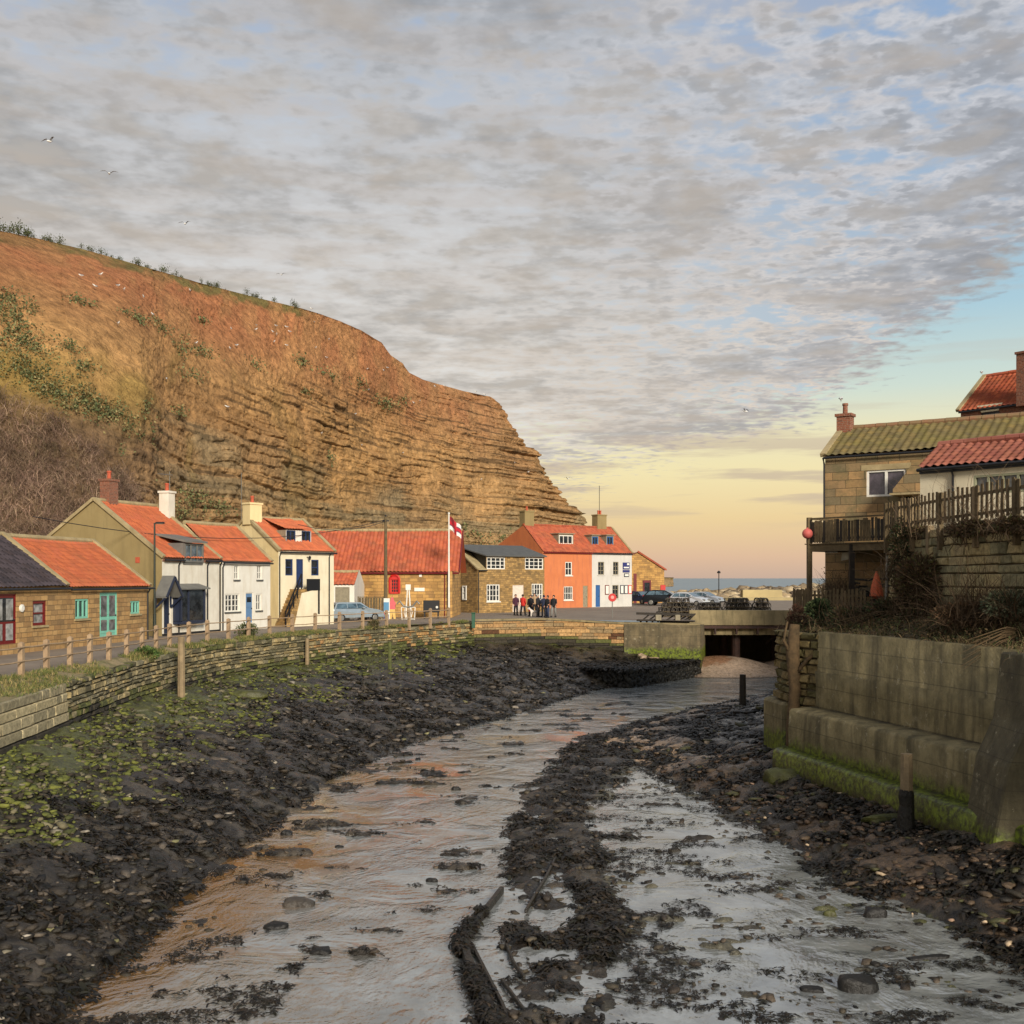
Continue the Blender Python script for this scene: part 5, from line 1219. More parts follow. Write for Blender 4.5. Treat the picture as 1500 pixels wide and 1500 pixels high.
o=mudpost(1328,1104,1195,27.5,.32,M_wood,'short stubby post before the concrete bank wall, bleached above and black below',foot=.65)
# ---------------------------------------------------------------- cars
def car(name,loc,rz,paint,label,kind='hatch',s=1.0):
    e=empty(name,loc,rz,label,'car'); Lc,W=4.2,1.72
    if kind=='estate': side=[(0,.32),(0,.75),(.1,.95),(.18,1.0),(.42,1.40),(.7,1.46),(2.5,1.44),(3.15,1.02),(4.1,.86),(4.45,.66),(4.5,.35)]; glass_=[(.30,1.0),(.5,1.36),(2.42,1.36),(3.02,1.02)]; Lc=4.5
    else: side=[(0,.35),(0,.8),(.12,1.0),(.5,1.40),(1.0,1.50),(2.1,1.46),(2.95,1.02),(3.7,.86),(4.0,.62),(4.05,.35)]; glass_=[(.3,1.02),(.62,1.38),(2.05,1.38),(2.82,1.03)]; Lc=4.05
    # body: side profile lofted across the width with tumblehome
    ys=[-1,-.97,-.8,.8,.97,1]; vs=[];fs=[]; n=len(side)
    for yy in ys:
        for (x,z) in side:
            k=1.0-max(0,(z-.95))*.34; inset=.04 if abs(yy)==1 else 0
            cx=Lc/2; vs.append(((x-cx)*(1-inset*.6),yy*W/2*k,z-(inset*.8 if z>.6 else 0)))
    for i in range(len(ys)-1):
        for j in range(n-1): fs.append((i*n+j,i*n+j+1,(i+1)*n+j+1,(i+1)*n+j))
        fs.append((i*n+n-1,i*n,(i+1)*n,(i+1)*n+n-1))
    fs.append(tuple(range(n))); fs.append(tuple((len(ys)-1)*n+j for j in range(n))[::-1])
    m_=MB(); m_.add(vs,fs); b=m_.build('body',paint,e)
    cx=Lc/2
    for sg in (-1,1):
        m_=MB(); m_.add([(x-cx,sg*(W/2*(1-max(0,z-.95)*.34)+.008),z) for x,z in glass_],[(0,1,2,3)]); 
        g=m_.build('side_window',M_gb,e)
        p=MB()
        for t_ in (.36,.66): 
            xa=glass_[0][0]+(glass_[3][0]-glass_[0][0])*t_; p.beam((xa-cx,sg*(W/2+.014),1.02),(xa-cx,sg*(W/2*.86+.018),1.38),.05,.02)
        p.build('pillar',paint,g)
        m_=MB(); m_.box(2.7-cx-.2,sg*(W/2+.02),1.0,2.7-cx,sg*(W/2+.16),1.12); m_.build('wing_mirror',paint,e)
    m_=MB(); k=.84; r0,r1=glass_[0],glass_[1]; a,b2=side[-5 if kind=='estate' else -5],side[-4 if kind=='estate' else -4]
    ra=(side[3] if kind=='estate' else side[2]); rb=(side[4] if kind=='estate' else side[3])
    m_.add([(ra[0]-cx-.012,-W/2*.88,ra[1]+.03),(ra[0]-cx-.012,W/2*.88,ra[1]+.03),(rb[0]-cx-.012,W/2*.78,rb[1]-.04),(rb[0]-cx-.012,-W/2*.78,rb[1]-.04)],[(0,1,2,3)]); m_.build('rear_window',M_gd,e)
    fa=[p for p in side if p[1]>1.4][-1]; fb=[p for p in side if abs(p[1]-1.02)<.01][-1]
    m_=MB(); dx_,dz_=fb[0]-fa[0],fb[1]-fa[1]; l=math.hypot(dx_,dz_); nx_2,nz_2=-dz_/l*.012,dx_/l*.012
    m_.add([(fa[0]+dx_*.06-cx+nx_2,-W/2*.78,fa[1]+dz_*.06+nz_2),(fa[0]+dx_*.06-cx+nx_2,W/2*.78,fa[1]+dz_*.06+nz_2),(fb[0]-dx_*.04-cx+nx_2,W/2*.90,fb[1]-dz_*.04+nz_2),(fb[0]-dx_*.04-cx+nx_2,-W/2*.90,fb[1]-dz_*.04+nz_2)],[(0,1,2,3)]); m_.build('windscreen',M_gb,e)
    for wx in (.78-cx,Lc-.85-cx):
        for sg in (-1,1):
            m_=MB(); m_.lathe([(.30,-.1),(.315,-.07),(.315,.07),(.30,.1)],20,(wx,sg*(W/2-.09),.315),'y'); w_=m_.build('wheel',M_black,e)
            m_=MB(); m_.lathe([(.2,-.105),(.17,-.115),(.05,-.118)] if sg<0 else [(.2,.105),(.17,.115),(.05,.118)],16,(wx,sg*(W/2-.09),.315),'y'); m_.build('rim',M_metal,w_)
    for sg in (-1,1):
        m_=MB(); m_.box(-cx-.02,sg*W/2*.72-.1,.72,-cx+.08,sg*W/2*.72+.1,1.18 if kind=='estate' else 1.0); m_.build('tail_light',M_red,e)
        m_=MB(); m_.box(cx-.22,sg*W/2*.72-.16,.62,cx+.01,sg*W/2*.72+.16,.78); m_.build('headlight',M_metal,e)
    m_=MB(); m_.box(-cx-.03,-.27,.62,-cx-.005,.27,.74); m_.build('number_plate',flat('yellow_plate',srgb(220,180,50),.5),e)
    m_=MB(); m_.box(-cx-.04,-W/2*.95,.32,-cx+.3,W/2*.95,.5); m_.box(cx-.35,-W/2*.95,.32,cx+.02,W/2*.95,.48); m_.build('bumper',M_black if kind!='estate' else paint,e)
    e.scale=(s,s,s); return e
def G(pxx,pyy,z=ZR): Y=z*F/(HY-pyy); return ((pxx-CX)/F*Y,Y,z)
cp=lambda n,c: flat(n,c,.25,.3,.6)
silver=cp('silver_blue_car_paint',srgb(158,170,176)); blackc=cp('black_car_paint',srgb(30,34,38)); bluec=cp('blue_car_paint',srgb(42,60,98)); whitec=cp('white_car_paint',srgb(205,208,212)); silv2=cp('silver_car_paint',srgb(170,176,184))
g=G(515,911); car('parked_car',(g[0],g[1]+.6,ZR),R(40),silver,'silver-blue estate car parked beside the stair house, seen from behind','estate',.93)
g=G(941,885); car('parked_car',(g[0],g[1]+.2,ZR),R(-62),bluec,'dark blue car half hidden behind the grey-white house')
g=G(975,887); car('parked_car',(g[0],g[1],ZR),R(-20),blackc,'black car parked broadside before the stone shed',s=1.15)
g=G(1004,887); car('parked_car',(g[0],g[1]-3,ZR),R(-35),whitec,'white car parked to the right of the black car')
g=G(1020,886); car('parked_car',(g[0]+.9,g[1]-1,ZR),R(-35),silv2,'silver car rightmost in the parked row')
# ---------------------------------------------------------------- people
def person(loc,rz,coat,legs,skin,hair,label,pose='stand',s=1.0,hood=None):
    e=empty('person',loc,rz,label,'person')
    bm=bmesh.new(); P_=[]; E_=[]; Rr=[]
    def v(x,y,z,r): P_.append((x,y,z)); Rr.append(r); return len(P_)-1
    pel=v(0,0,.95,.14); wa=v(0,0,1.12,.13); ch=v(0,0,1.33,.16); nk=v(0,0,1.5,.055); hd=v(0,-.01,1.60,.085); ht=v(0,-.005,1.69,.08)
    E_+=[(pel,wa),(wa,ch),(ch,nk),(nk,hd),(hd,ht)]; st={'stand':.0,'walk':.18,'lean':.0}[pose]
    for sg in (-1,1):
        hp=v(sg*.1,0,.9,.095); kn=v(sg*.11,-.02+sg*st*.6,.5,.06); an=v(sg*.12,sg*st,.09,.04); to=v(sg*.13,sg*st-.16,.04,.035); E_+=[(pel,hp),(hp,kn),(kn,an),(an,to)]
        sh=v(sg*.19,0,1.40,.06); el=v(sg*.25,-.02-sg*st*.3,1.12,.045); wr=v(sg*.23,-.14-sg*st*.4,.92,.03); hn=v(sg*.23,-.17-sg*st*.4,.86,.03); E_+=[(ch,sh),(sh,el),(el,wr),(wr,hn)]
        for k in range(4):
            f1=v(sg*.23+(k-1.5)*.018,-.19-sg*st*.4,.81,.009); f2=v(sg*.23+(k-1.5)*.018,-.17-sg*st*.4,.775-abs(k-1.5)*.004,.008); E_+=[(hn,f1),(f1,f2)]
        th=v(sg*.19,-.20-sg*st*.4,.84,.009); E_.append((hn,th))
    me=bpy.data.meshes.new('body'); me.from_pydata(P_,E_,[]); ob=bpy.data.objects.new('body',me); C.objects.link(ob)
    sk=ob.modifiers.new('s','SKIN'); 
    for i,d in enumerate(me.skin_vertices[0].data): d.radius=(Rr[i],Rr[i]*(.8 if i in (0,1,2) else 1)); d.use_root=(i==0)
    ob.modifiers.new('u','SUBSURF').levels=1
    dg=bpy.context.evaluated_depsgraph_get(); m2=bpy.data.meshes.new_from_object(ob.evaluated_get(dg)); bpy.data.objects.remove(ob)
    m2.materials.clear(); m2.materials.append(skin); bo=bpy.data.objects.new('body',m2); C.objects.link(bo); bo.parent=e
    m_=MB(); lean=0
    prf=[(.20,.78),(.21,.9),(.19,1.1),(.215,1.3),(.20,1.42),(.11,1.49),(.075,1.52)]
    m_.lathe(prf,14); 
    m_.v=[(x,y*.68,z) for x,y,z in m_.v]
    for sg in (-1,1): m_.tube([(sg*.18,0,1.42),(sg*.25,-.02-sg*st*.3,1.12),(sg*.23,-.13-sg*st*.4,.93)],[.085,.07,.055],8)
    m_.build('coat',coat,e,smooth=True)
    m_=MB()
    for sg in (-1,1): m_.tube([(sg*.09,0,.93),(sg*.11,-.02+sg*st*.6,.5),(sg*.12,sg*st,.08)],[.12,.085,.065],8)
    m_.build('trousers',legs,e,smooth=True)
    m_=MB()
    for sg in (-1,1): m_.box(sg*.12-.05,sg*st-.2,0,sg*.12+.05,sg*st+.07,.1)
    m_.build('shoe',M_black,e,bevel=.02)
    m_=MB(); m_.lathe([(.1,1.58),(.105,1.66),(.09,1.73),(.04,1.765)],12,(0,.02,0)); 
    m_.v=[(x,(y if y>-.02 else -.02+(y+.02)*.5),z) for x,y,z in m_.v]; m_.build('hair' if not hood else 'hat',hood or hair,e,smooth=True)
    m_=MB(); m_.add([(-.012,-.09,1.60),(.012,-.09,1.60),(0,-.12,1.60),(0,-.09,1.64)],[(0,1,2),(0,2,3),(2,1,3)]); m_.build('nose',skin,e)
    e.scale=(s,s,s); return e
skin=flat('skin',srgb(200,150,120),.6); hairb=flat('brown_hair',srgb(58,42,32),.8); hairg=flat('grey_hair',srgb(170,165,155),.8)
cB=flat('black_cloth',srgb(30,30,34),.9); cR=flat('red_cloth',srgb(196,44,34),.85); cP=flat('plum_cloth',srgb(70,34,52),.9); cN=flat('navy_cloth',srgb(34,40,62),.9); cT=flat('tan_cloth',srgb(168,140,108),.9); cG=flat('grey_cloth',srgb(130,128,122),.9); cJ=flat('denim',srgb(48,58,82),.9)
PP=[(755.5,901.5,cP,cB,'person in plum coat standing at the left end of the group on the quay','stand',None,20),
(766,901.5,cR,cB,'person in bright red coat on the quay','walk',None,150),
(777.5,903,cB,cB,'person in black coat just right of the red coat, holding the dog','stand',None,-30),
(788,904,cB,cB,'person in long black coat in the middle of the group beside the white dog','lean',hairg,60),
(783,898,cT,cB,'person in tan jacket half hidden behind the black coats','stand',None,0),
(796.5,904,cN,cB,'person in navy hooded jacket right of the group centre','stand',cN,200),
(802,905,cB,cJ,'person in dark jacket and jeans second from the right of the group','stand',None,-60),
(811,904,cB,cG,'person in black jacket and pale grey trousers at the right end','walk',cB,-20)]
for (a,b,cc,lg,lb,ps,hd,rz) in PP:
    g=G(a,b); person((g[0],g[1],ZR),R(rz),cc,lg,skin,hairg if hd is hairg else hairb,lb,ps,.97 if a!=788 else 1.0,None if hd in (None,hairg) else hd)
def dog(loc,rz,mat,label):
    e=empty('dog',loc,rz,label,'dog'); P_=[];E_=[];Rr=[]
    def v(x,y,z,r): P_.append((x,y,z)); Rr.append(r); return len(P_)-1
    a=v(-.28,0,.42,.09); b=v(0,0,.41,.085); c_=v(.25,0,.44,.12); d=v(.38,0,.58,.07); h=v(.47,0,.66,.075); mz=v(.62,0,.62,.035); tl=v(-.42,0,.5,.03); t2=v(-.55,0,.62,.02)
    E_=[(a,b),(b,c_),(c_,d),(d,h),(h,mz),(a,tl),(tl,t2)]
    for sg in (-1,1):
        k=v(-.24,sg*.09,.30,.055); hk=v(-.36,sg*.09,.16,.03); ft=v(-.32,sg*.09,.03,.03); E_+=[(a,k),(k,hk),(hk,ft)]
        el=v(.24,sg*.09,.28,.04); wr=v(.26,sg*.09,.13,.028); f2=v(.28,sg*.09,.03,.03); E_+=[(c_,el),(el,wr),(wr,f2)]
        er=v(.45,sg*.07,.74,.025); E_.append((h,er))
    me=bpy.data.meshes.new('d'); me.from_pydata(P_,E_,[]); ob=bpy.data.objects.new('d',me); C.objects.link(ob); ob.modifiers.new('s','SKIN')
    for i,d_2 in enumerate(me.skin_vertices[0].data): d_2.radius=(Rr[i],Rr[i]); d_2.use_root=(i==0)
    ob.modifiers.new('u','SUBSURF').levels=1; dg=bpy.context.evaluated_depsgraph_get(); m2=bpy.data.meshes.new_from_object(ob.evaluated_get(dg)); bpy.data.objects.remove(ob)
    m2.materials.clear(); m2.materials.append(mat); bo=bpy.data.objects.new('body',m2); C.objects.link(bo); bo.parent=e
    m_=MB(); m_.tube([(.33,0,.44),(.37,0,.56)],[.085,.085],8,cap=False); m_.build('collar',cR,e)
g=G(783,903.5); dog((g[0],g[1]-.3,ZR),R(160),flat('white_fur',srgb(220,212,200),.9),'white dog on a lead among the people on the quay')
# ---------------------------------------------------------------- street furniture
def lamp():
    e=empty('street_lamp',(-18.0,55.8,ZR),0,'dark street lamp in front of the olive gable','street lamp'); zt_=(HY-766)/F*55.8+3
    m_=MB(); m_.tube([(0,0,0),(0,0,1.2)],.09,8); m_.tube([(0,0,1.2),(0,0,zt_)],[.06,.045],8); m_.tube([(0,0,zt_-.02),(.35,0,zt_)],.03,6); m_.build('column',pm('green_black_paint',srgb(46,52,42),None,3,.6),e)
    m_=MB(); m_.box(.05,-.07,zt_-.04,.5,.07,zt_+.05); m_.build('lantern',M_black,e,bevel=.02)
    m_=MB(); m_.box(.1,-.05,zt_-.06,.45,.05,zt_-.042); m_.build('lens',M_greyw,e)
g=G(231,934); lamp()
def upole():
    x,y=(565-CX)/F*81,81; e=empty('utility_pole',(x,y,ZR),0,'tall brown telegraph pole before the big red roof','utility pole'); zt_=(HY-757)/F*81+3
    m_=MB(); m_.tube([(0,0,-.2),(0,0,zt_)],[.15,.10],8); m_.build('pole_shaft',M_wood2,e); m_=MB(); m_.box(-.25,-.08,zt_-.35,.25,0,zt_-.25); m_.lathe([(.05,zt_),(.06,zt_+.12),(.03,zt_+.15)],8,(0,0,0)); m_.build('crossarm',M_black,e)
    m_=MB(); m_.box(-.13,-.2,.9,.13,-.13,1.3); m_.build('notice',M_whitef,e)
upole()
def wire(p,q,sag,label,r=.02):
    p=Vector(p);q=Vector(q); m_=MB(); m_.tube([p+(q-p)*t_-Vector((0,0,sag*4*t_*(1-t_))) for t_ in np.linspace(0,1,16)],r,4); o=m_.build('overhead_wire',M_black); tag(o,label,'wire')
xx=(565-CX)/F*81; zt_=(HY-757)/F*81
wire((xx,81,zt_-.2),(-22.5,52,2.9),1.2,'thin overhead wire from the telegraph pole over the red cottage roofs')
wire((xx,81,zt_-.3),(-13.5,70,3.4),.5,'thin wire from the telegraph pole to the cream house chimney')
wire((7.5,14,7.8),(16,19.5,9.4),.25,'dark cable crossing the top right corner of the sky',.012)
def flag():
    Yf=82; x=(657.5-CX)/F*Yf; e=empty('flagpole',(x,Yf,ZR),0,'white flagpole beside the long red roof, flying a white flag with red cross','flagpole'); zt_=(HY-753)/F*Yf+3
    m_=MB(); m_.tube([(0,0,0),(0,0,zt_)],[.08,.05],8); m_.lathe([(.08,zt_),(.09,zt_+.06),(.02,zt_+.14)],8); m_.build('pole',M_whitef,e)
    n=20; nz=13; xs=np.linspace(0,1,n); P=[]
    for j in range(nz):
        P.append([(.06+a*.85,.12*math.sin(a*7+j*.15),zt_-.15-a*.75+.95*(j/(nz-1)-1)+.05*math.sin(a*9)) for a in xs])
    P=np.array(P); Cc=np.ones((nz,n,3))*np.array(srgb(226,216,210))
    for j in range(nz):
        for i in range(n):
            u_,v_=i/(n-1),j/(nz-1)
            if abs(u_-.5)<.13 or abs(v_-.5)<.17: Cc[j,i]=srgb(30,34,70)
            if abs(u_-.5)<.09 or abs(v_-.5)<.12: Cc[j,i]=srgb(180,40,50)
            if u_<.38 and v_>.62: Cc[j,i]=srgb(150,50,60)
    grid_mesh('flag',P,vmat('flag_cloth',.9,4,.1,.1),e,col=Cc)
flag()
# anchor sculpture with arch frame
e=empty('anchor_monument',((598-CX)/F*80,80,ZR),0,'white painted anchor and lattice frame standing before the lifeboat house','monument')
m_=MB(); m_.tube([(-.18,0,.2),(-.06,0,2.2)],.05,6); m_.tube([(.18,0,.2),(.06,0,2.2)],.05,6); m_.box(-.18,-.06,2.15,.18,.06,2.55)
m_.build('mast_frame',M_whitef,e)
m_=MB(); m_.tube([(-.8,0,1.15),(-.62,0,1.35),(-.35,0,1.0),(0,0,.9),(.35,0,1.0),(.62,0,1.35),(.8,0,1.15)],.07,6); m_.build('anchor_arms',M_metal,e)
m_=MB(); m_.tube([(-.45,0,0),(-.5,0,.9)],.035,6); m_.tube([(.45,0,0),(.5,0,.9)],.035,6); m_.tube([(-.5,0,.9),(.5,0,.9)],.03,6); m_.tube([(-.45,0,.05),(.45,0,.05)],.03,6)
for k in (-.3,-.15,0,.15,.3): m_.tube([(k*.6,0,.05),(k,0,.5),(k*.7,0,.9)],.022,5)
m_.build('lattice',M_whitef,e)
def sandwich(pxx,pyy,w_,h_,mat,label,detail=None,Yd_=None):
    g=G(pxx,pyy); e=empty('display_board',g,R(4),label,'display board'); m_=MB(); m_.box(-w_/2,-.04,.06,w_/2,.04,h_); m_.box(-w_/2,-.25,0,-w_/2+.06,.25,.06); m_.box(w_/2-.06,-.25,0,w_/2,.25,.06); m_.build('panel',mat,e)
    if detail:
        for (x0,z0,x1,z1,mm) in detail: m_=MB(); m_.box(x0*w_-w_/2,-.056,z0*h_,x1*w_-w_/2,-.042,z1*h_); m_.build('print',mm,e)
    return e
M_sb=flat('sea_blue',srgb(84,140,176),.6); M_pk=flat('pink_print',srgb(206,92,96),.6); M_yl=flat('yellow_print',srgb(214,176,96),.6)
sandwich(564.5,907.9,.62,1.55,M_whitef,'white and blue display board beside the telegraph pole',[(.08,.42,.92,.82,M_sb),(.1,.05,.9,.25,M_sign),(.3,.25,.7,.38,M_pk)])
g=G(574.5,907.6); e=empty('cutout_figure',g,R(5),'painted figure-shaped cutout board with pink top and yellow legs','display board')
m_=MB(); m_.prism([(-.2,.75),(.22,.75),(.26,1.2),(.12,1.4),(.08,1.62),(-.08,1.62),(-.12,1.4),(-.25,1.2)],-.02,.02); m_.build('upper_panel',M_pk,e)
m_=MB(); m_.prism([(-.2,.0),(-.05,.0),(0,.5),(.12,0),(.26,0),(.2,.75),(-.2,.75)],-.02,.02); m_.build('lower_panel',M_yl,e)
g=G(632,906); e=empty('cabinet',g,0,'black equipment cabinet against the lifeboat house wall','cabinet'); m_=MB(); m_.box(-.6,-.2,.45,.6,.2,1.35); m_.build('case',M_black,e,bevel=.02); m_=MB(); m_.box(-.55,-.18,0,-.45,.18,.45); m_.box(.45,-.18,0,.55,.18,.45); m_.build('leg',M_black,e); m_=MB(); m_.lathe([(.09,-.2),(.09,-.23)],10,(.42,0,.85),'y'); m_.build('label_disc',M_whitef,e)
g=G(690,917,ZR); e=empty('litter_bin',(g[0]-.1,76.6,ZR),0,'dark green post bin at the corner of the quay wall','bin'); M_gr=flat('bin_green',srgb(36,84,60),.5); m_=MB(); m_.box(-.12,-.12,-.45,.12,.12,.55); m_.build('bin_body',M_gr,e,bevel=.02); m_=MB(); m_.box(-.15,-.15,.55,.15,.15,.63); m_.build('lid',M_gr,e,bevel=.02)
# life ring stand
e=empty('lifebuoy_stand',((897-CX)/F*83,83,ZR),0,'red lifebuoy housing on a thin post at the quay edge','lifebuoy'); m_=MB(); m_.tube([(0,0,0),(0,0,1.35)],.035,6); m_.build('post',M_metal,e)
m_=MB(); m_.lathe([(.30,-.06),(.31,0),(.28,.05),(.05,.06)],18,(0,0,1.55),'y'); m_.build('housing',M_red,e); m_=MB(); m_.lathe([(.13,-.062),(.12,-.07)],14,(0,0,1.57),'y'); m_.build('emblem',flat('emblem_pink',srgb(226,150,140),.5),e)
g=G(971,884); e=empty('lifebuoy_stand',(g[0],g[1],ZR),0,'small red lifebuoy box on the corner of the stone shed','lifebuoy'); m_=MB(); m_.box(-.3,-.1,1.3,.3,.1,2.2); m_.build('housing',M_red,e,bevel=.03); m_=MB(); m_.box(-.04,-.04,0,.04,.04,1.3); m_.build('post',M_metal,e)
for i,pxx in enumerate((1037,1042)):
    g=G(pxx,884); e=empty('wheelie_bin',g,0,('dark wheelie bin beside the silver car','grey-green wheelie bin with white label')[i],'bin'); m_=MB(); m_.prism([(-.25,0),(.25,0),(.3,1.0),(-.3,1.0)],-.3,.3); m_.build('bin_body',M_black if i==0 else M_gr,e); m_=MB(); m_.box(-.33,-.35,1.0,.33,.33,1.08); m_.build('lid',M_black,e); m_=MB(); m_.box(-.1,-.33,.5,.1,-.305,.8); m_.build('label_plate',M_whitef,e)
# ---------------------------------------------------------------- lobster pots
M_frame=pm('pot_frame',srgb(60,64,60),srgb(90,84,72),8,.8); M_net=pm('pot_net',srgb(48,60,56),srgb(96,74,64),3,.9); M_rim=pm('pot_rubber',srgb(104,96,84),srgb(60,58,54),5,.8)
pot=empty('lobster_pot',(0,0,0)); m_=MB()
m_.beam((-.33,-.22,.03),(.33,-.22,.03),.05,.04); m_.beam((-.33,.22,.03),(.33,.22,.03),.05,.04)
for x in (-.33,0,.33): m_.beam((x,-.22,.03),(x,.22,.03),.05,.04)
m_.build('base',M_wood2,pot); m_=MB()
for x in (-.33,0,.33): m_=MB(); m_.tube([(x,-.22,.04)]+[(x,-.22*math.cos(math.pi*i/6),.12+.26*math.sin(math.pi*i/6)) for i in range(7)]+[(x,.22,.04)],.028,5); m_.build('hoop',M_rim,pot)
m_=MB()
for a in range(1,8): 
    an=math.pi*a/8; m_.tube([(-.33,-.21*math.cos(an),.12+.25*math.sin(an)),(.33,-.21*math.cos(an),.12+.25*math.sin(an))],.011,3)
for x in np.linspace(-.28,.28,8): m_.tube([(x,-.21*math.cos(math.pi*i/5),.11+.25*math.sin(math.pi*i/5)) for i in range(6)],.009,3)
m_.build('net',M_net,pot)
rn=random.Random(3); first=True
piles=[(966,1022,897,4,[8,7,5,3],86.5),(1022,1060,897,3,[6,5,4],86.5),(1060,1103,897,4,[7,6,6,5],86.5),(1102,1130,897,4,[5,4,3,2],86.5)]
k=0
names=['leftmost heap','second heap','third heap','rightmost heap']
for pi_,(xa,xb,yb_,nl,cnt,Yp) in enumerate(piles):
    for lv in range(nl):
        for rowi in range(2):
            for j in range(cnt[lv]):
                wpx=(xb-xa)*(1-.13*lv); x0=(xa+xb)/2-wpx/2+wpx*(j+.5)/cnt[lv]+rn.uniform(-1,1)
                o=pot if first else copy_tree(pot); first=False
                o.location=((x0-CX)/F*Yp,Yp+rowi*.75+rn.uniform(-.1,.1),ZR+lv*.36); o.rotation_euler=(rn.uniform(-.06,.06),rn.uniform(-.06,.06),rn.uniform(-.5,.5)+(math.pi/2 if rn.random()<.6 else 0)); o.scale=(.92,.92,.98)
                tag(o,'netted lobster pot in the %s on the quay behind the bridge parapet'%names[pi_],'lobster pot','lobster pots in the %s'%names[pi_])
# breakwater
M_arm=vmat('armour_rock',.9,.6,.5,.8,3,.2)
# ---------------------------------------------------------------- merged stones (numpy)
def ico(sub):
    bm=bmesh.new(); bmesh.ops.create_icosphere(bm,subdivisions=sub,radius=1); bm.verts.ensure_lookup_table()
    V=np.array([v.co[:] for v in bm.verts]); Fc=np.array([[v.index for v in f.verts] for f in bm.faces]); bm.free(); return V,Fc
IV,IF=ico(1); IV2,IF2=ico(3)
def stones(name,P,S,col,mat,flatz=.55,seed=1,angular=.36,base=None):
    """P (n,3) centres, S (n) size, col (n,3)"""
    V0,F0=base or (IV,IF); n=len(P); r=np.random.default_rng(seed)
    sc=np.stack([r.uniform(.7,1.35,n),r.uniform(.6,1.0,n),r.uniform(.6,1.1,n)*flatz],-1)*S[:,None]
    V=V0[None]*(1+r.normal(0,angular*.6,(n,len(V0)))[...,None]); V=np.sign(V)*np.abs(V)**.72
    V=V*sc[:,None,:]
    a=r.uniform(0,2*np.pi,n); t1=r.normal(0,.22,n); ca,sa=np.cos(a)[:,None],np.sin(a)[:,None]; ct,stt=np.cos(t1)[:,None],np.sin(t1)[:,None]
    x,y,z=V[...,0],V[...,1],V[...,2]; x,z=x*ct+z*stt,-x*stt+z*ct; x,y=x*ca-y*sa,x*sa+y*ca
    V=np.stack([x,y,z],-1)+P[:,None,:]
    Fa=(F0[None]+(np.arange(n)*len(V0))[:,None,None]).reshape(-1,3)
    return np_mesh(name,V.reshape(-1,3),Fa,mat,col=np.repeat(col,len(V0),0))
def ground_pts(n,x0,x1,y0,y1,seed,near=True):
    r=np.random.default_rng(seed)
    Y=1/(r.uniform(1/y1,1/y0,n)) if near else r.uniform(y0,y1,n)
    X=r.uniform(x0,x1,n); return X,Y,r
M_st=vmat('beach_stone',.8,7,.5,.5,30,.02,.35); M_stw=vmat('wet_stone',.5,7,.6,.8,26,.03,.35)
# green algae shingle below the left wall
X,Y,r=ground_pts(60000,-14.5,9,15,76,11)
Pp=np.stack([X,Y],-1); de=pdist(Pp,EDGE); dw=pdist(Pp,WQ); tl=de/(de+dw+.01); inl=(X<xat(EDGE,Y))&(X>xat(WALL,Y)+.05)&((X<-2.7)|(Y<np.interp(X,QUAY[:,0],QUAY[:,1])))
nz=fbm(X*.5,Y*.5,4,41)
gm=tl+(nz-.5)*.8+np.interp(Y,[17,30,60,75],[-.02,.03,-.12,-.35])
keep=inl&(gm>.5)&(r.random(len(X))<sst(gm,.48,.62))
keep2=inl&~keep&(r.random(len(X))<np.interp(Y,[15,40,76],[.22,.3,.5]))
def mk(mask,name,pal,smin,smax,mat,lab,sd,sink=.3,flatz=.5):
    x,y=X[mask],Y[mask]; z=Hfun(x,y,False); n=len(x); rr=np.random.default_rng(sd)
    s=smin+(smax-smin)*rr.random(n)**2.6; s*=np.interp(y,[15,30,76],[.85,1,1.5])
    pal=np.array(pal); c=pal[rr.integers(0,len(pal),n)]*rr.uniform(.7,1.12,(n,1))
    o=stones(name,np.stack([x,y,z+s*flatz*(.5-sink)+.04],-1),s,c,mat,flatz,sd); tag(o,kind='stuff'); return o
mk(keep,'mossy_shingle',[srgb(92,96,42),srgb(108,110,48),srgb(72,74,38),srgb(116,108,82),srgb(70,62,48),srgb(94,98,42),srgb(54,48,36)],.03,.13,M_st,'',21,.35,.5)
mk(keep2,'wet_shingle',[srgb(52,46,38),srgb(66,58,48),srgb(36,32,28),srgb(98,88,76),srgb(42,38,32),srgb(48,44,36)],.05,.19,M_stw,'',22,.3,.4)
pale=inl&(r.random(len(X))<.014); mk(pale,'pale_pebbles',[srgb(160,150,134),srgb(132,124,104),srgb(124,120,84)],.04,.13,M_st,'',23)
# right bank shingle
X,Y,r=ground_pts(26000,3.4,12.8,14,60,12); xr_=xat(REDGE,Y); xw=xat(RWALL,Y)+.3
inr=(X>xr_-.2)&(X<xw)
mk(inr&(Y<40)&(r.random(len(X))<.6)&(fbm(X*.8,Y*.8,3,48)>.47),'brown_shingle',[srgb(84,66,50),srgb(68,54,42),srgb(50,42,34),srgb(108,88,68),srgb(38,34,28)],.03,.13,M_stw,'',31)
mk(inr&(r.random(len(X))<.07),'bank_stones',[srgb(58,52,42),srgb(80,78,48),srgb(96,80,62),srgb(44,40,34)],.08,.2,M_stw,'',32,.4,.38)
mk(inr&(Y<45)&(r.random(len(X))<.008),'pale_pebbles',[srgb(196,172,140),srgb(170,140,116)],.05,.11,M_st,'',33)
# stones of river bed and flats
X,Y,r=ground_pts(9000,-7,9.5,13,62,13); z=Hfun(X,Y,False); k_=(X>xat(EDGE,Y))&(X<xat(REDGE,Y))&(z>ZW-.07)&(r.random(len(X))<.6)
mk(k_,'flat_stones',[srgb(58,50,42),srgb(40,36,30),srgb(90,78,64),srgb(74,66,52)],.03,.12,M_stw,'',34)
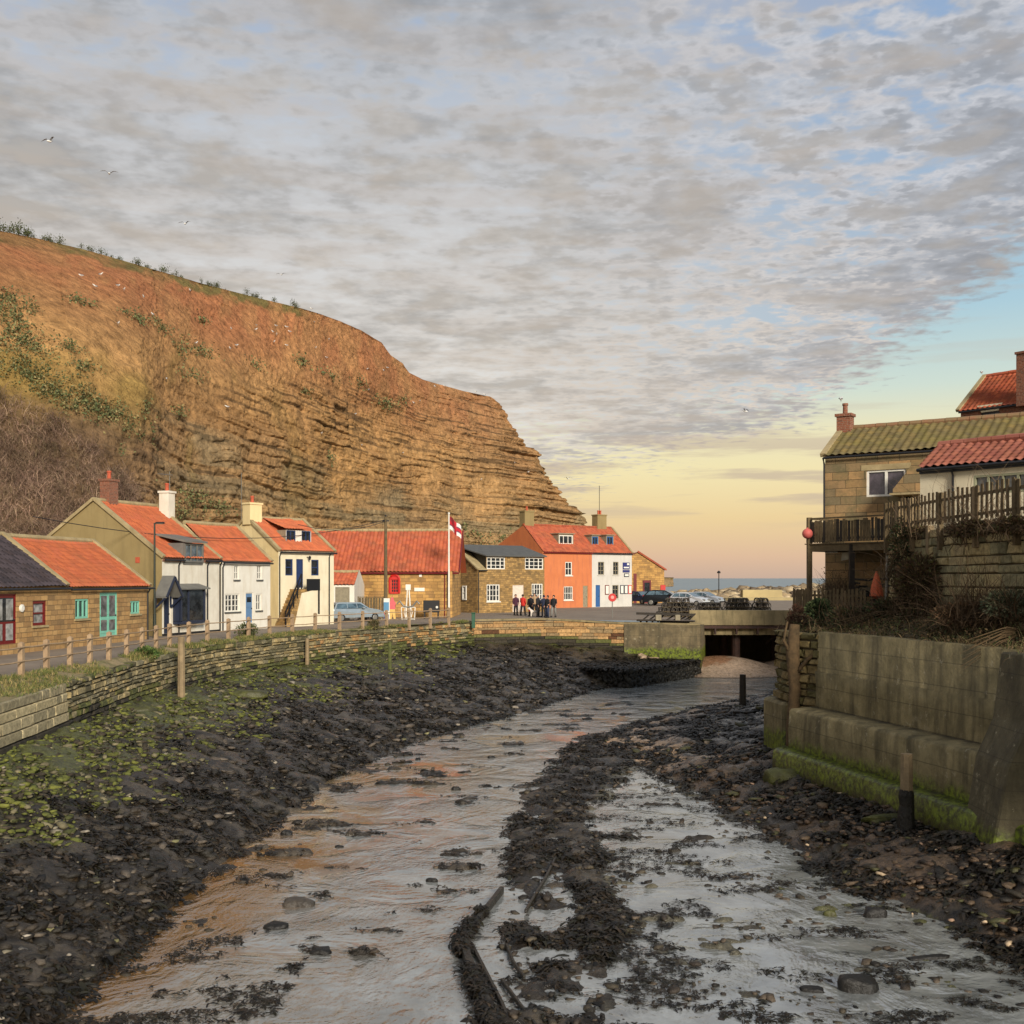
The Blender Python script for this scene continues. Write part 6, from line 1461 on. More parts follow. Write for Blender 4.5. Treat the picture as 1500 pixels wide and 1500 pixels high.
# ---------------------------------------------------------------- seaweed: ragged fronds
def fronds(name,P,L,col,mat,nb=9,seed=1,width=.22,lift=.35,dirn=(.3,-1),spread=2.6,curl=.4):
    """each tuft = nb curved strips of 3 segments"""
    r=np.random.default_rng(seed); n=len(P); N=n*nb
    base=np.repeat(P,nb,0)+r.normal(0,.35,(N,3))*np.repeat(L,nb)[:,None]*np.array([1,1,.12])
    a0=math.atan2(dirn[1],dirn[0]); a=a0+r.uniform(-spread/1,spread/1,N)*.5*2; l=np.repeat(L,nb)*r.uniform(.5,1.3,N); w_=l*width*r.uniform(.6,1.3,N)
    pit=r.uniform(0,lift,N); V=[]
    p=base.copy(); d=np.stack([np.cos(a)*np.cos(pit),np.sin(a)*np.cos(pit),np.sin(pit)],-1)
    sgn=r.choice([-1,1],N)
    for s_ in range(4):
        side=np.stack([-np.sin(a),np.cos(a),r.uniform(-.5,.5,N)],-1); ww=w_*[.55,1.0,.9,.25][s_]
        V.append(p-side*ww[:,None]*.5); V.append(p+side*ww[:,None]*.5)
        a=a+sgn*curl*r.uniform(.2,1,N); pit=pit-lift*.55*r.uniform(.5,1.5,N)
        d=np.stack([np.cos(a)*np.cos(pit),np.sin(a)*np.cos(pit),np.sin(pit)],-1); p=p+d*(l/3)[:,None]
    V=np.stack(V,1)   # N,8,3
    f0=np.array([[0,1,3,2],[2,3,5,4],[4,5,7,6]]); Fa=(f0[None]+(np.arange(N)*8)[:,None,None]).reshape(-1,4)
    c=np.repeat(np.repeat(col,nb,0)*r.uniform(.6,1.4,(N,1)),8,0)
    return np_mesh(name,V.reshape(-1,3),Fa,mat,col=c)
M_weed=vmat('bladderwrack',.5,9,.5,.3,30,.01,.3); M_leafm=vmat('leaf_and_twig',.8,5,.4,.2,20,.01,.25)
wpal=np.array([srgb(32,27,20),srgb(22,20,16),srgb(42,35,24),srgb(36,34,22),srgb(50,40,28)])
POOLS=[[(696,1400),(712,1392),(738,1432),(742,1462),(722,1470)],[(748,1395),(775,1380),(790,1402),(772,1440),(756,1428)],[(790,1330),(822,1250),(842,1290),(838,1330),(812,1345)],[(772,1310),(800,1270),(806,1284),(786,1318)],[(726,1476),(744,1474),(756,1500),(738,1508)],[(812,1440),(850,1452),(860,1500),(820,1505)]]
def _g2(a,b,z): Y=z*F/(HY-b); return ((a-CX)/F*Y,Y)
POOLW=[[_g2(a,b,ZW+.14) for a,b in pl] for pl in POOLS]
def inpool(x,y):
    x+=.10*math.sin(y*23+x*9); y+=.08*math.sin(x*31)
    for pl in POOLW:
        k=False; n=len(pl)
        for i in range(n):
            (x1,y1),(x2,y2)=pl[i],pl[(i+1)%n]
            if (y1>y)!=(y2>y) and x<(x2-x1)*(y-y1)/(y2-y1)+x1: k=not k
        if k: return True
    return False
def weedmask(n,x0,x1,y0,y1,seed,fn):
    X,Y,r=ground_pts(n,x0,x1,y0,y1,seed); m_=fn(X,Y,r); return X[m_],Y[m_],r
def putweed(name,x,y,r,Lb,nb,sd,pal=wpal,lift=.4,w_=.24,dz=.03):
    z=Hfun(x,y,False); z=np.maximum(z,ZW); L=Lb*np.interp(y,[14,40,80],[.85,1.15,1.9])*r.uniform(.6,1.4,len(x)); c=pal[r.integers(0,len(pal),len(x))]
    return tag(fronds(name,np.stack([x,y,z+dz],-1),L,c,M_weed,nb,sd,w_,lift),kind='stuff')
def fl(X,Y,r):
    Pp=np.stack([X,Y],-1); de=pdist(Pp,EDGE); dw=pdist(Pp,WQ); tl=de/(de+dw+.01); n1=fbm(X*.5,Y*.5,4,41); n2=fbm(X*1.1,Y*1.1,4,44)
    ok=(X<xat(EDGE,Y)+.25)&(X>xat(WALL,Y)+.4)&((X<-2.7)|(Y<np.interp(X,QUAY[:,0],QUAY[:,1])-.3)); gm=tl+(n1-.5)*.8+np.interp(Y,[17,30,60,75],[-.02,.03,-.12,-.35])
    return ok&(gm<.6)&(r.random(len(X))<sst(n2+np.interp(Y,[20,50],[0,.12]),.42,.56))
x,y,r=weedmask(42000,-14.3,13,14.5,79,51,fl); putweed('seaweed_left_bank',x,y,r,.22,9,61,lift=.7)
def flr(X,Y,r):
    n2=fbm(X*1.0+4,Y*1.0,4,45); return (X>xat(REDGE,Y)-.5)&(X<xat(RWALL,Y)+.4)&(r.random(len(X))<sst(n2+np.interp(Y,[20,36,44,70],[-.02,.0,.08,.1])+.12*sst(X-xat(REDGE,Y),1.2,2.8),.42,.58))
x,y,r=weedmask(34000,3,24,14.5,74,52,flr); putweed('seaweed_right_bank',x,y,r,.22,9,62,lift=.7)
def flb(X,Y,r):
    bw=np.interp(Y,[8,17,24,32,38,46],[1.3,1.3,1.5,1.4,1.8,2.8]); db=pdist(np.stack([X,Y],-1),BARC); n2=fbm(X*1.2+8,Y*1.0,4,46); z=Hfun(X,Y,False)
    return (db<bw*1.5)&(Y<52)&(z>ZW-.03)&(r.random(len(X))<sst(n2-.12*(db/bw-.35)-np.interp(Y,[14,26],[.04,0]),.42,.50))
x,y,r=weedmask(34000,-2,9,13,52,53,flb); pk=~np.array([inpool(a,b) for a,b in zip(x,y)]); putweed('seaweed_bar',x[pk],y[pk],r,.19,9,63,lift=.6)
def fli(X,Y,r):
    isl=fbm(X*.75+9,Y*1.5+2,3,33); de=X-xat(EDGE,Y); lm=fbm(X*.9,Y*.9,5,21); fm=fbm(X*.8+3,Y*1.7,4,49)+.10*np.exp(-np.clip(X-xat(BARC,Y)-1.2,0,9)/1.3)
    a=(isl>.675)&(X>xat(EDGE,Y)+.6)&(X<xat(BARC,Y)-1.2)&(Y>19)&(Y<60)&(r.random(len(X))<.8)
    b=(de>0)&(de<3.4)&(lm>.56)&(Y<21)
    c_=(X>xat(BARC,Y)+.8)&(X<xat(REDGE,Y)+.2)&(fm>.60)&(Y<46)
    return a|b|c_
x,y,r=weedmask(30000,-7.5,10,14,60,54,fli); putweed('seaweed_islands',x,y,r,.11,6,64,lift=.25)
# long weed draped over the slab at the quay foot
sl=slab().build('weedy_slab',M_weedp); tag(sl,'black weed-covered stone slab jutting from the foot of the quay wall','stone slab')
r=np.random.default_rng(5); n=2600; xs=r.uniform(4.8,12.6,n); ysb=np.interp(xs,[4.8,7.2,9.6,12.9],[70.6,68.8,72,76.8]); ys=ysb+r.random(n)**1.6*7; 
zs=np.where(ys<78.5,-5.66,-5.6); k_=ys<np.interp(xs,[4.6,8.4,12.9],[77.5,78.6,77.2])
tag(fronds('seaweed_slab',np.stack([xs,ys,zs],-1)[k_],np.full(k_.sum(),.42),wpal[r.integers(0,5,k_.sum())]*.8,M_weed,6,66,.2,.35),kind='stuff')
n=900; tt=r.random(n); LL=np.array([(5.2,70.3),(7.2,68.6),(9.6,72.0),(12.9,76.9)]); ff,TT=polyf(LL); q=tt*TT; pts=np.array([ff(a)[:2] for a in q]); z=r.uniform(-6.9,-5.7,n)
o=stones('weed_hung_rocks',np.stack([pts[:,0]+.05,pts[:,1]-.03,z],-1),r.uniform(.05,.22,n),np.repeat(np.array([srgb(30,28,22)]),n,0)*r.uniform(.6,1.5,(n,1)),M_stw,1.3,9); tag(o,kind='stuff')
# ---------------------------------------------------------------- single rocks
def rock(name,pxx,pyy,w_,d,h,mat,label,seed,z=ZW,cat='rock',ang=0,col=None):
    Y=z*F/(HY-pyy); x=(pxx-CX)/F*Y; r=np.random.default_rng(seed); V=IV2.copy(); V=np.sign(V)*np.abs(V)**.7
    nn=fbm(V[:,0]*1.6+seed,V[:,1]*1.6+V[:,2]*1.3,4,seed)-.5; V=V*(1+nn[:,None]*.7); V=V*np.array([w_/2,d/2,h])*.95
    ca,sa=math.cos(ang),math.sin(ang); V=np.stack([V[:,0]*ca-V[:,1]*sa,V[:,0]*sa+V[:,1]*ca,V[:,2]],-1)
    o=np_mesh(name,V,IF2,mat,smooth=True); o.location=(x,Y,z); tag(o,label,cat); return o
M_rk=pm('wet_black_rock',srgb(34,31,27),srgb(18,17,15),3,.5,.8,10,.05); M_rg=pm('algae_rock',srgb(86,88,40),srgb(56,54,34),2.2,.5,.8,8,.05); M_rp=pm('dark_grey_rock',srgb(84,76,66),srgb(46,42,38),3,.45,.8,9,.05); M_rt=pm('tan_stone',srgb(184,150,112),srgb(146,116,88),4,.7,.5,14)
RK=[(437,1326,.72,.34,.16,M_rp,'long flat grey-black rock in the left channel nearest the camera'),
(420,1223,.32,.22,.14,M_rk,'round black rock in the left channel above the long flat rock'),
(598,1106,.42,.25,.14,M_rk,'black rock in the river where the brown silt begins'),
(612,1113,.2,.2,.08,M_rk,'small black rock touching the right side of the rock at the silt edge'),
(497,1241,.24,.16,.05,M_rk,'low black rock in mid channel beyond the round rock'),
(632,1291,.28,.18,.08,M_rk,'small black rock alone in the grey water left of the weed bar'),
(668,1157,.30,.2,.12,M_rk,'black rock among the brown silt patches'),
(720,1110,.3,.2,.08,M_rk,'dark rock at the far tip of the weed bar'),
(1258,1450,.72,.42,.24,M_rk,'large black boulder on the shining mud at lower right'),
(1282,1342,.52,.3,.2,M_rk,'square dark rock at the edge of the shingle on the right'),
(1332,1318,.36,.24,.13,M_rg,'greenish flat rock in the algae water on the right'),
(1216,1341,.26,.18,.12,M_rg,'small olive rock left of the square dark rock'),
(1330,1276,.22,.2,.14,M_rt,'tan stone with pale top on the right shingle'),
(1310,1284,.26,.2,.1,M_rp,'grey cobble beside the tan stone'),
(1190,1452,.42,.16,.08,M_rk,'low dark rock left of the large black boulder'),
(1048,1168,.5,.35,.25,M_rk,'weedy black rock on the tip of the right bank'),
(1360,1404,.85,.2,.06,M_rk,'long dark streak of weed-covered rock above the boulder'),
(1445,1172+20,.3,.3,.2,M_rg,'mossy rock at the foot of the buttress'),
(470,1395,.42,.3,.1,M_rk,'weed-clad rock low in the left channel'),
(405,1358,.5,.35,.1,M_rk,'brownish weed rock just below left of the long flat rock'),
(455,1150+8,.6,.5,.3,M_rk,'dark boulder on the left waterline'),
(1000,1392,.12,.1,.05,M_rk,'tiny black stone on the bright mud')]
for i,(a,b,w_,d,h,mt,lb) in enumerate(RK): rock('rock',a,b,w_,d,h,mt,lb,100+i,ang=.2*math.sin(i*2.1))
rock('rock',1150,1142,1.25,.9,.36,M_rg,'big mossy boulder at the foot of the green wall corner',200,z=ZW+.6,ang=.1)
rock('rock',1305,1200,1.5,.4,.14,M_rg,'long green slab at the foot of the stubby post',201,z=ZW+.62,ang=.15)
rock('rock',820,985+8,1.6,1.0,.3,M_rp,'pale flat boulder at the left waterline near the slab',202,z=ZW+.1)
rock('rock',365*1.0,1018,1.9,.9,.22,M_rg,'broad green slab on the shingle right of the tall post',203,z=-5.1)
rock('rock',195,1040+6,1.7,.8,.35,M_rg,'large mossy boulder at the foot of the rubble wall left of the tall post',204,z=-4.9,ang=.3)
rock('rock',330,1003,1.2,.7,.25,M_rg,'green boulder at the wall foot just right of the tall post',205,z=-4.95,ang=.2)
# ---------------------------------------------------------------- old slipway timbers in the bar
M_beam=pm('slimy_timber',srgb(56,50,38),srgb(22,20,16),7,.4,.9,14,.05)
def gp(pxx,pyy,z=ZW): Y=z*F/(HY-pyy); return ((pxx-CX)/F*Y,Y)
def timber(pts,w_,h,z,label,ends=True):
    m_=MB()
    for (a,b),(c_,d) in zip(pts[:-1],pts[1:]):
        p=gp(a,b,z); q=gp(c_,d,z); m_.beam((*p,z),(*q,z),w_,h)
    o=m_.build('timber_beam',M_beam,bevel=.01); tag(o,label,'beam'); return o
timber([(676,1382),(690,1425),(708,1465),(730,1520)],.14,.3,ZW+.02,'outer curved timber edge of the sunken slipway next to the river')
timber([(690,1382),(712,1425),(735,1470),(756,1520)],.06,.08,ZW+.06,'thin timber rail just inside the outer slipway edge')
timber([(680,1376),(700,1350),(722,1322),(735,1305)],.10,.2,ZW+.04,'bent timber edge at the head of the slipway')
timber([(770,1335),(800,1285),(820,1245),(828,1225)],.06,.08,ZW+.07,'long straight timber rail leading up the weed bar')
timber([(742,1385),(752,1410),(768,1432)],.05,.08,ZW+.07,'short thin timber between the weed pools')
timber([(735,1436),(760,1470),(790,1510)],.05,.08,ZW+.07,'lower thin timber crossing the weed at the bottom')
# weed hanging on the slipway edge
r=np.random.default_rng(77); ed=[gp(a,b) for a,b in [(735,1305),(700,1350),(676,1382),(690,1425),(708,1465),(730,1520)]]; fe_,Te=polyf(np.array(ed)); n=1500; q=r.random(n)*Te; pts=np.array([fe_(a)[:2] for a in q]); k_=fbm(q*2.2,q*0,3,5)>.42
putP=np.stack([pts[:,0]-.04+r.normal(0,.05,n),pts[:,1],ZW+r.uniform(.0,.2,n)],-1)[k_]
tag(fronds('seaweed_slipway_edge',putP,np.full(len(putP),.13),wpal[r.integers(0,5,len(putP))],M_weed,7,78,.24,.5),kind='stuff')
# ---------------------------------------------------------------- breakwater
r=np.random.default_rng(9); n=1500; X=r.uniform(30,78,n); Y=r.uniform(165,215,n); hump=np.interp(X,[30,44,60,78],[-3.4,-2.7,-2.2,-2.3])-.5+ .8*fbm(X*.2,Y*.2,3,5); 
cc=np.array([srgb(168,146,112),srgb(140,122,96),srgb(120,104,84),srgb(184,164,130)])[r.integers(0,4,n)]*r.uniform(.75,1.15,(n,1))
o=stones('rock_armour',np.stack([X,Y,hump],-1),r.uniform(.7,1.7,n),cc,M_arm,.7,10,.3); tag(o,kind='stuff')
tag(plane('breakwater_base',26,150,120,230,-4.3,M_ground,4),kind='structure')
m_=MB(); m_.box((1088-CX)/F*160,160,-4,(1146-CX)/F*160,161.5,(HY-864)/F*160); m_.box((1040-CX)/F*160,158,-4,(1180-CX)/F*160,160,(HY-875)/F*160); o=m_.build('sea_wall',pm('buff_concrete',srgb(184,166,120),srgb(156,140,102),.3,.9,.3,2),bevel=.05); tag(o,'low buff concrete sea wall before the rock armour','wall')
m_=MB(); m_.tube([((1053-CX)/F*190,190,-3),((1053-CX)/F*190,190,.85)],.08,6); m_.lathe([(.3,.85),(.3,1.1),(.05,1.3)],8,((1053-CX)/F*190,190,0)); o=m_.build('beacon_pole',M_black); tag(o,'thin beacon pole on the breakwater against the sea','beacon')
# heap of gear at right edge of quay
m_=MB(); rn=random.Random(4)
for i in range(70):
    a=G(rn.uniform(1128,1172),rn.uniform(880,886)); m_.tube([(a[0],a[1]-20,ZR+rn.uniform(0,.8)),(a[0]+rn.uniform(-1,1),a[1]-20+rn.uniform(-1,1),ZR+rn.uniform(0,1.1))],.05,4)
o=m_.build('gear_heap',M_wood2); tag(o,'tangled heap of fishing gear at the right end of the quay','fishing gear')
# ---------------------------------------------------------------- vegetation
def twigs(name,P,L,col,nb,seed,w_=.02,up=.9,kind='stuff',droop=.3,spread=.5,mat=None):
    """thin curved stems growing from each root"""
    r=np.random.default_rng(seed); N=len(P)*nb; b=np.repeat(P,nb,0)+r.normal(0,1,(N,3))*np.repeat(L,nb)[:,None]*spread*np.array([.6,.6,.25])
    l=np.repeat(L,nb)*r.uniform(.5,1.3,N); a=r.uniform(0,2*np.pi,N); pit=r.normal(up,.45,N); V=[]; ww=w_*r.uniform(.6,1.4,N); ph=r.uniform(0,2*np.pi,N)
    side=np.stack([np.cos(ph),np.sin(ph)*.4,.3*np.sin(ph)],-1); p=b.copy()
    for s_ in range(5):
        k=[1,.85,.65,.45,.12][s_]; V.append(p-side*(ww*k)[:,None]); V.append(p+side*(ww*k)[:,None])
        d=np.stack([np.cos(a)*np.cos(pit),np.sin(a)*np.cos(pit),np.sin(pit)],-1); p=p+d*(l/4)[:,None]; pit=pit-droop*r.uniform(.2,1.4,N); a=a+r.normal(0,.4,N)
    V=np.stack(V,1); f0=np.array([[0,1,3,2],[2,3,5,4],[4,5,7,6],[6,7,9,8]]); Fa=(f0[None]+(np.arange(N)*10)[:,None,None]).reshape(-1,4)
    c=np.repeat(np.repeat(col,nb,0)*r.uniform(.65,1.3,(N,1)),10,0)
    o=np_mesh(name,V.reshape(-1,3),Fa,mat or M_leafm,col=c); 
    if kind: tag(o,kind=kind)
    return o
def leaves(name,P,S,col,seed,kind='stuff',parent=None,aspect=.6):
    r=np.random.default_rng(seed); n=len(P); a=r.normal(0,1,(n,3)); a/=np.linalg.norm(a,axis=1)[:,None]; b=np.cross(a,r.normal(0,1,(n,3))); b/=np.linalg.norm(b,axis=1)[:,None]
    s=S[:,None]; V=np.stack([P-a*s,P+b*s*aspect,P+a*s,P-b*s*aspect],1); Fa=np.arange(n*4).reshape(-1,4)
    o=np_mesh(name,V.reshape(-1,3),Fa,M_leafm,parent,col=np.repeat(col*r.uniform(.6,1.4,(n,1)),4,0)); 
    if kind: tag(o,kind=kind)
    return o
# bare brambles on the toe of the cliff (left)
r=np.random.default_rng(31)
jj=r.integers(0,len(px),30000); pxx=px[jj]; vtop=np.interp(pxx,[-400,0,90,180,240,300],[.60,.47,.40,.30,.17,.06]); ii=(r.random(30000)*vtop*nr).astype(int)
k_=(pxx<300)&(pxx>-420)&(r.random(30000)<.25+.75*sst(fbm(jj*.035,ii*.045,4,77),.42,.58)); P_=Pt[ii[k_],jj[k_]]; L_b=r.uniform(.7,1.7,k_.sum()); pal=np.array([srgb(118,94,80),srgb(136,110,92),srgb(98,78,66),srgb(112,96,72),srgb(150,126,104)])
lumpc=(.65+.7*sst(fbm(jj*.06,ii*.07,4,79),.35,.65))[k_][:,None]
twigs('bare_brambles',P_+np.array([.3,-.3,0]),L_b,pal[r.integers(0,5,k_.sum())]*lumpc,8,32,.020,.75,droop=.5)
# green scrub drifts on the slope
cl=[(20,440,30,14),(35,500,34,30),(60,555,45,22),(120,590,40,20),(165,605,30,12),(120,540,18,8),(125,445,10,5),(195,468,16,6),(240,480,16,7),(270,508,12,10),(305,515,14,9),(308,470,6,4),(290,550,14,6),(380,540,14,6),(443,531,8,5),(478,550,10,5),(207,598,7,4),(278,607,5,4),(530,560,8,5),(572,592,10,7),(592,588,5,5),(548,590,4,4),(450,575,5,3),(105,510,8,5),(15,455,20,18),(310,735,30,12),(275,750,22,10),(700,785,28,7),(745,792,18,6),(490,672,4,4),(185,660,6,4),(210,640,20,8),(330,745,16,8)]
PP_=[];SS_=[];CC_=[]; gp_=np.array([srgb(98,104,64),srgb(80,90,58),srgb(112,112,72),srgb(132,120,80)])
for (cx_,cy_,rx,ry) in cl:
    n=int(20*rx*ry/40)+30; a=r.normal(0,.75,n)*rx+cx_; b=r.normal(0,.55,n)*ry+cy_+(a-cx_)*.35; kk_=fbm(a*.16,b*.22,3,int(cx_))>.47; a,b=a[kk_],b[kk_]
    for q_,w_ in zip(a,b):
        p,nn=cliff_at(q_,w_); s_=p.y/100
        for _ in range(5): PP_.append(np.array(p)+np.array([0,-.2,.1])+rng.normal(0,.28,3)*s_); SS_.append(.12*s_*rng.uniform(.5,1.4)); CC_.append(gp_[rng.integers(0,4)])
leaves('slope_scrub',np.array(PP_),np.array(SS_),np.array(CC_),33)
# shrubs along the cliff-top skyline, each its own
rn=random.Random(12)
spots=sorted([rn.uniform(-5,60) for _ in range(9)]+[rn.uniform(60,230) for _ in range(20)]+[rn.uniform(230,440) for _ in range(24)])
sh=[]
for v_ in range(4):
    e=empty('hilltop_shrub',(0,0,0)); rr=np.random.default_rng(70+v_); n=150; P_=rr.normal(0,1,(n,3))*np.array([.5,.5,.42])+np.array([0,0,.85]); leaves('foliage',P_,np.full(n,.13),np.repeat(np.array([srgb(74,80,48)]),n,0),v_,None,e)
    m_=MB()
    for q_ in range(5): m_.tube([(0,0,-.4),(rn.uniform(-.2,.2),rn.uniform(-.2,.2),.5),(rn.uniform(-.6,.6),rn.uniform(-.5,.5),1.2)],[.05,.03,.01],4)
    m_.build('stems',M_bark,e); sh.append(e)
used=set()
for i,s_ in enumerate(spots):
    src=sh[i%4]; o=src if (i%4) not in used else copy_tree(src); used.add(i%4)
    j=int(np.argmin(np.abs(px-s_))); o.location=(Pt2[nr-1,j,0],Pt2[nr-1,j,1]+.3,Pt2[nr-1,j,2]-.1); k=rn.uniform(.2,.7)*(1.15 if s_<40 else .85); o.scale=(k*rn.uniform(.5,1.1),k,k*rn.uniform(.8,1.4)); o.rotation_euler=(0,0,rn.uniform(0,6))
    tag(o,'small wind-bent shrub on the grassy skyline of the cliff top','shrub','shrubs along the cliff top')
# grass tufts on the verge and wall top
X,Y,Z=VERGE; n=9000; a=r.integers(20,299,n); b=r.integers(0,14,n); P_=np.stack([X[a,b],Y[a,b],Z[a,b]],-1)+r.normal(0,.12,(n,3))*np.array([1,1,0])
gk=fbm(P_[:,0]*.7,P_[:,1]*.7,3,88)>.5; P_=P_[gk]
gpal=np.array([srgb(96,104,52),srgb(120,116,64),srgb(80,90,46),srgb(142,126,82)])
twigs('verge_grass',P_,np.full(len(P_),.13),gpal[r.integers(0,4,len(P_))],6,41,.012,1.1,spread=.8)
def bush(name,loc,rad,pal,nl,nt,label,cat,seed,lsz=.05,stemc=srgb(96,78,58),grp=None,tl=None,up=.9):
    e=empty(name,loc,0,label,cat,grp); rr=np.random.default_rng(seed); d=rr.normal(0,1,(nl,3)); d/=np.linalg.norm(d,axis=1)[:,None]; rad=np.array(rad)
    lump=.6+.5*fbm(d[:,0]*2+seed,d[:,1]*2+d[:,2],3,seed); P_=d*rad*(rr.random((nl,1))**.4)*lump[:,None]; P_[:,2]=P_[:,2]+rad[2]*.7; pal=np.array(pal)
    if nl: leaves('foliage',P_,rr.uniform(.5,1.4,nl)*lsz,pal[rr.integers(0,len(pal),nl)],seed,None,e)
    o=twigs('stems',np.zeros((1,3))+rr.normal(0,1,(1,3))*0,np.array([tl or max(rad)*1.1]),np.array([stemc]),nt,seed+1,.012,up,None,.3,.45); o.parent=e; return e
ivy=[srgb(62,78,48),srgb(48,62,38),srgb(84,96,60)]; drk=[srgb(96,76,56),srgb(118,94,68),srgb(78,64,48),srgb(102,98,60)]
bush('shrub',(-13.6,56.9,-3.0),(.7,.6,.5),[srgb(78,88,50),srgb(96,100,60)],900,60,'round green shrub growing through the road fence below the pale blue door','shrub',301)
bush('shrub',(-14.6,44.2,-3.25),(.6,.8,.35),[srgb(70,92,44),srgb(88,106,52)],900,40,'green shrub spilling over the wall top left of the tall pale post','shrub',302)
bush('shrub',(-8.4,67.3,-3.0),(.5,.5,.35),[srgb(88,92,56),srgb(110,96,66)],500,50,'small shrub under the road fence near the estate car','shrub',303)
def atp(pxx,pyy,Y): return ((pxx-CX)/F*Y,Y,(HY-pyy)/F*Y)
B_=[((1350,890,34.5),(1.1,.8,1.3),drk,4200,420,'tall dense dark bush against the stone garden wall',.055),
((1308,905,35.5),(1.0,.7,.5),drk+ivy,1800,260,'low tangled bush below the orange net',.05),
((1250,915,36.2),(1.1,.6,.45),drk+ivy,1500,260,'straggly bush at the top left corner of the concrete wall',.05),
((1200,905,37.2),(.55,.5,.5),ivy,1300,60,'glossy green ivy clump above the dead trunk',.06),
((1212,975,35.6),(.42,.3,.42),ivy,1100,30,'dark green fern clump on the rubble wall end',.06),
((1168,925,38.5),(.5,.5,.7),[srgb(96,66,50),srgb(80,56,44)],1700,260,'reddish brown bush beside the bridge end',.035),
((1430,912,30.2),(1.5,.8,.45),[srgb(112,84,60),srgb(92,74,52)],2600,700,'flattened brown bramble on top of the concrete wall',.04),
((1480,900,28.5),(.9,.6,.5),[srgb(92,100,76),srgb(76,84,62),srgb(110,104,80)],1300,300,'grey-green plant with trailing stems at the right edge',.05),
((1262,932,35.3),(1.1,.35,.3),drk+ivy,1500,200,'tangled plant spilling over the concrete wall top below the short picket fence',.045),
((1400,938,30.9),(.9,.35,.25),[srgb(112,92,66),srgb(92,84,52)],900,220,'dry plant hanging over the middle of the concrete wall top',.04),
((1225,868,42),(.9,.5,.8),[srgb(110,92,62)],300,420,'dry yellowish twiggy bush under the balcony',.03),
((1420,782,31.8),(.5,1.9,.3),drk,2600,160,'hanging dark creeper along the foot of the picket fence',.045),
((1480,778,29.0),(.5,1.4,.3),drk,1800,120,'hanging creeper on the right end of the garden wall top',.045),
((1345,785,36),(.4,1.2,.25),drk,1300,80,'creeper hanging below the left part of the picket fence',.045),
((1320,840,36.5),(.5,.4,1.4),drk+ivy,2000,200,'climbing greenery on the wall corner by the balcony',.05)]
for i,((a,b,c_),rad,pal,nl,nt,lb,ls) in enumerate(B_):
    p=atp(a,b,c_); bush('bush',(p[0],p[1],p[2]-rad[2]*.2),rad,pal,nl,nt,lb,'bush',320+i,ls)
# long trailing bare branches at the right
rn=random.Random(2)
def spray(name,root,tips,label,r0=.03):
    e=empty(name,(0,0,0),0,label,'branches'); 
    m_=MB(); m_.tube([root+Vector((.5,.2,-.1)),root],[r0*1.4,r0],5); st=m_.build('stem',M_bark,e)
    for q_ in tips:
        mid_=(root+q_)/2+Vector((0,-.3,.2)); m_=MB(); m_.tube([root,mid_,q_],[r0*.7,r0*.5,.004],4); m_.build('branch',M_bark,e)
spray('trailing_branches',Vector(atp(1505,925,28)),[Vector(atp(1430-rn.uniform(0,25),955+rn.uniform(-25,25),27.6)) for i in range(9)],'long pale bare branches trailing over the right end of the concrete wall')
spray('trailing_branches',Vector(atp(1345,898,34.9)),[Vector(atp(1235+rn.uniform(-15,60),930+rn.uniform(-20,5),35.0)) for i in range(7)],'bare pale branches sweeping left over the corner of the concrete wall')
# rough cover over the terrace behind the concrete wall
r=np.random.default_rng(91); n=2600; Y_=r.uniform(22,44,n); x0_=np.interp(Y_,[14,25,27.2,35.3,37,40,50],[11.2,11.6,12.0,10.0,9.6,10.2,13.3])+.1; X_=x0_+r.random(n)**.8*3.2
H_=-1.75+np.interp(X_-x0_-.25,[0,1.6,3.0,6],[0,.35,.5,.8]); tp=np.array([srgb(128,104,76),srgb(152,128,94),srgb(98,80,58),srgb(110,106,66),srgb(92,98,58)])
twigs('terrace_brambles',np.stack([X_,Y_,H_],-1),r.uniform(.2,.6,n),tp[r.integers(0,5,n)],9,92,.009,.6,spread=.5,droop=.5)
n=16000; q=r.integers(0,2600,n); P_=np.stack([X_[q],Y_[q],H_[q]+.12],-1)+r.normal(0,.16,(n,3)); leaves('terrace_leaf_litter',P_,r.uniform(.02,.06,n),np.array([srgb(70,76,42),srgb(96,80,52),srgb(54,58,36),srgb(84,66,46)])[r.integers(0,4,n)],93)
# ---------------------------------------------------------------- gulls
M_gull=flat('gull_white',srgb(238,236,230),.7); M_gg=flat('gull_grey',srgb(150,152,156),.7)
def gull_body(e,s=1):
    m_=MB(); m_.tube([(-.24,0,.12),(-.12,0,.15),(.0,0,.17),(.12,0,.19),(.2,0,.26),(.26,0,.29),(.31,0,.285)],[.01,.06,.085,.08,.045,.042,.02],8); m_.build('body',M_gull,e,smooth=True)
    m_=MB(); m_.tube([(.30,0,.285),(.37,0,.275)],[.014,.005],5); m_.build('beak',M_yl,e)
gl_=empty('gull',(0,0,0)); gull_body(gl_); m_=MB()
for sg in (-1,1): m_.tube([(.08,sg*.07,.2),(-.1,sg*.075,.19),(-.3,sg*.03,.15)],[.03,.045,.01],6); m_.tube([(.0,sg*.03,.12),(.0,sg*.03,0)],.008,4)
m_.build('folded_wing',M_gg,gl_)
sit=[(127,410),(149,408),(145,425),(175,424),(182,430),(213,440),(228,466),(171,480),(288,430),(343,486),(375,481),(374,487),(299,507),(348,510),(339,515),(400,490),(406,481),(423,483),(429,490),(405,505),(425,510),(408,494),(465,476),(485,501),(466,513),(482,527),(457,456),(539,544),(560,546),(568,542),(544,574),(618,590),(610,593),(535,610),(472,638),(542,655),(713,705),(758,680),(774,694),(636,569),(650,568),(698,576),(712,581),(337,600),(258,560),(601,666)]
fst=True
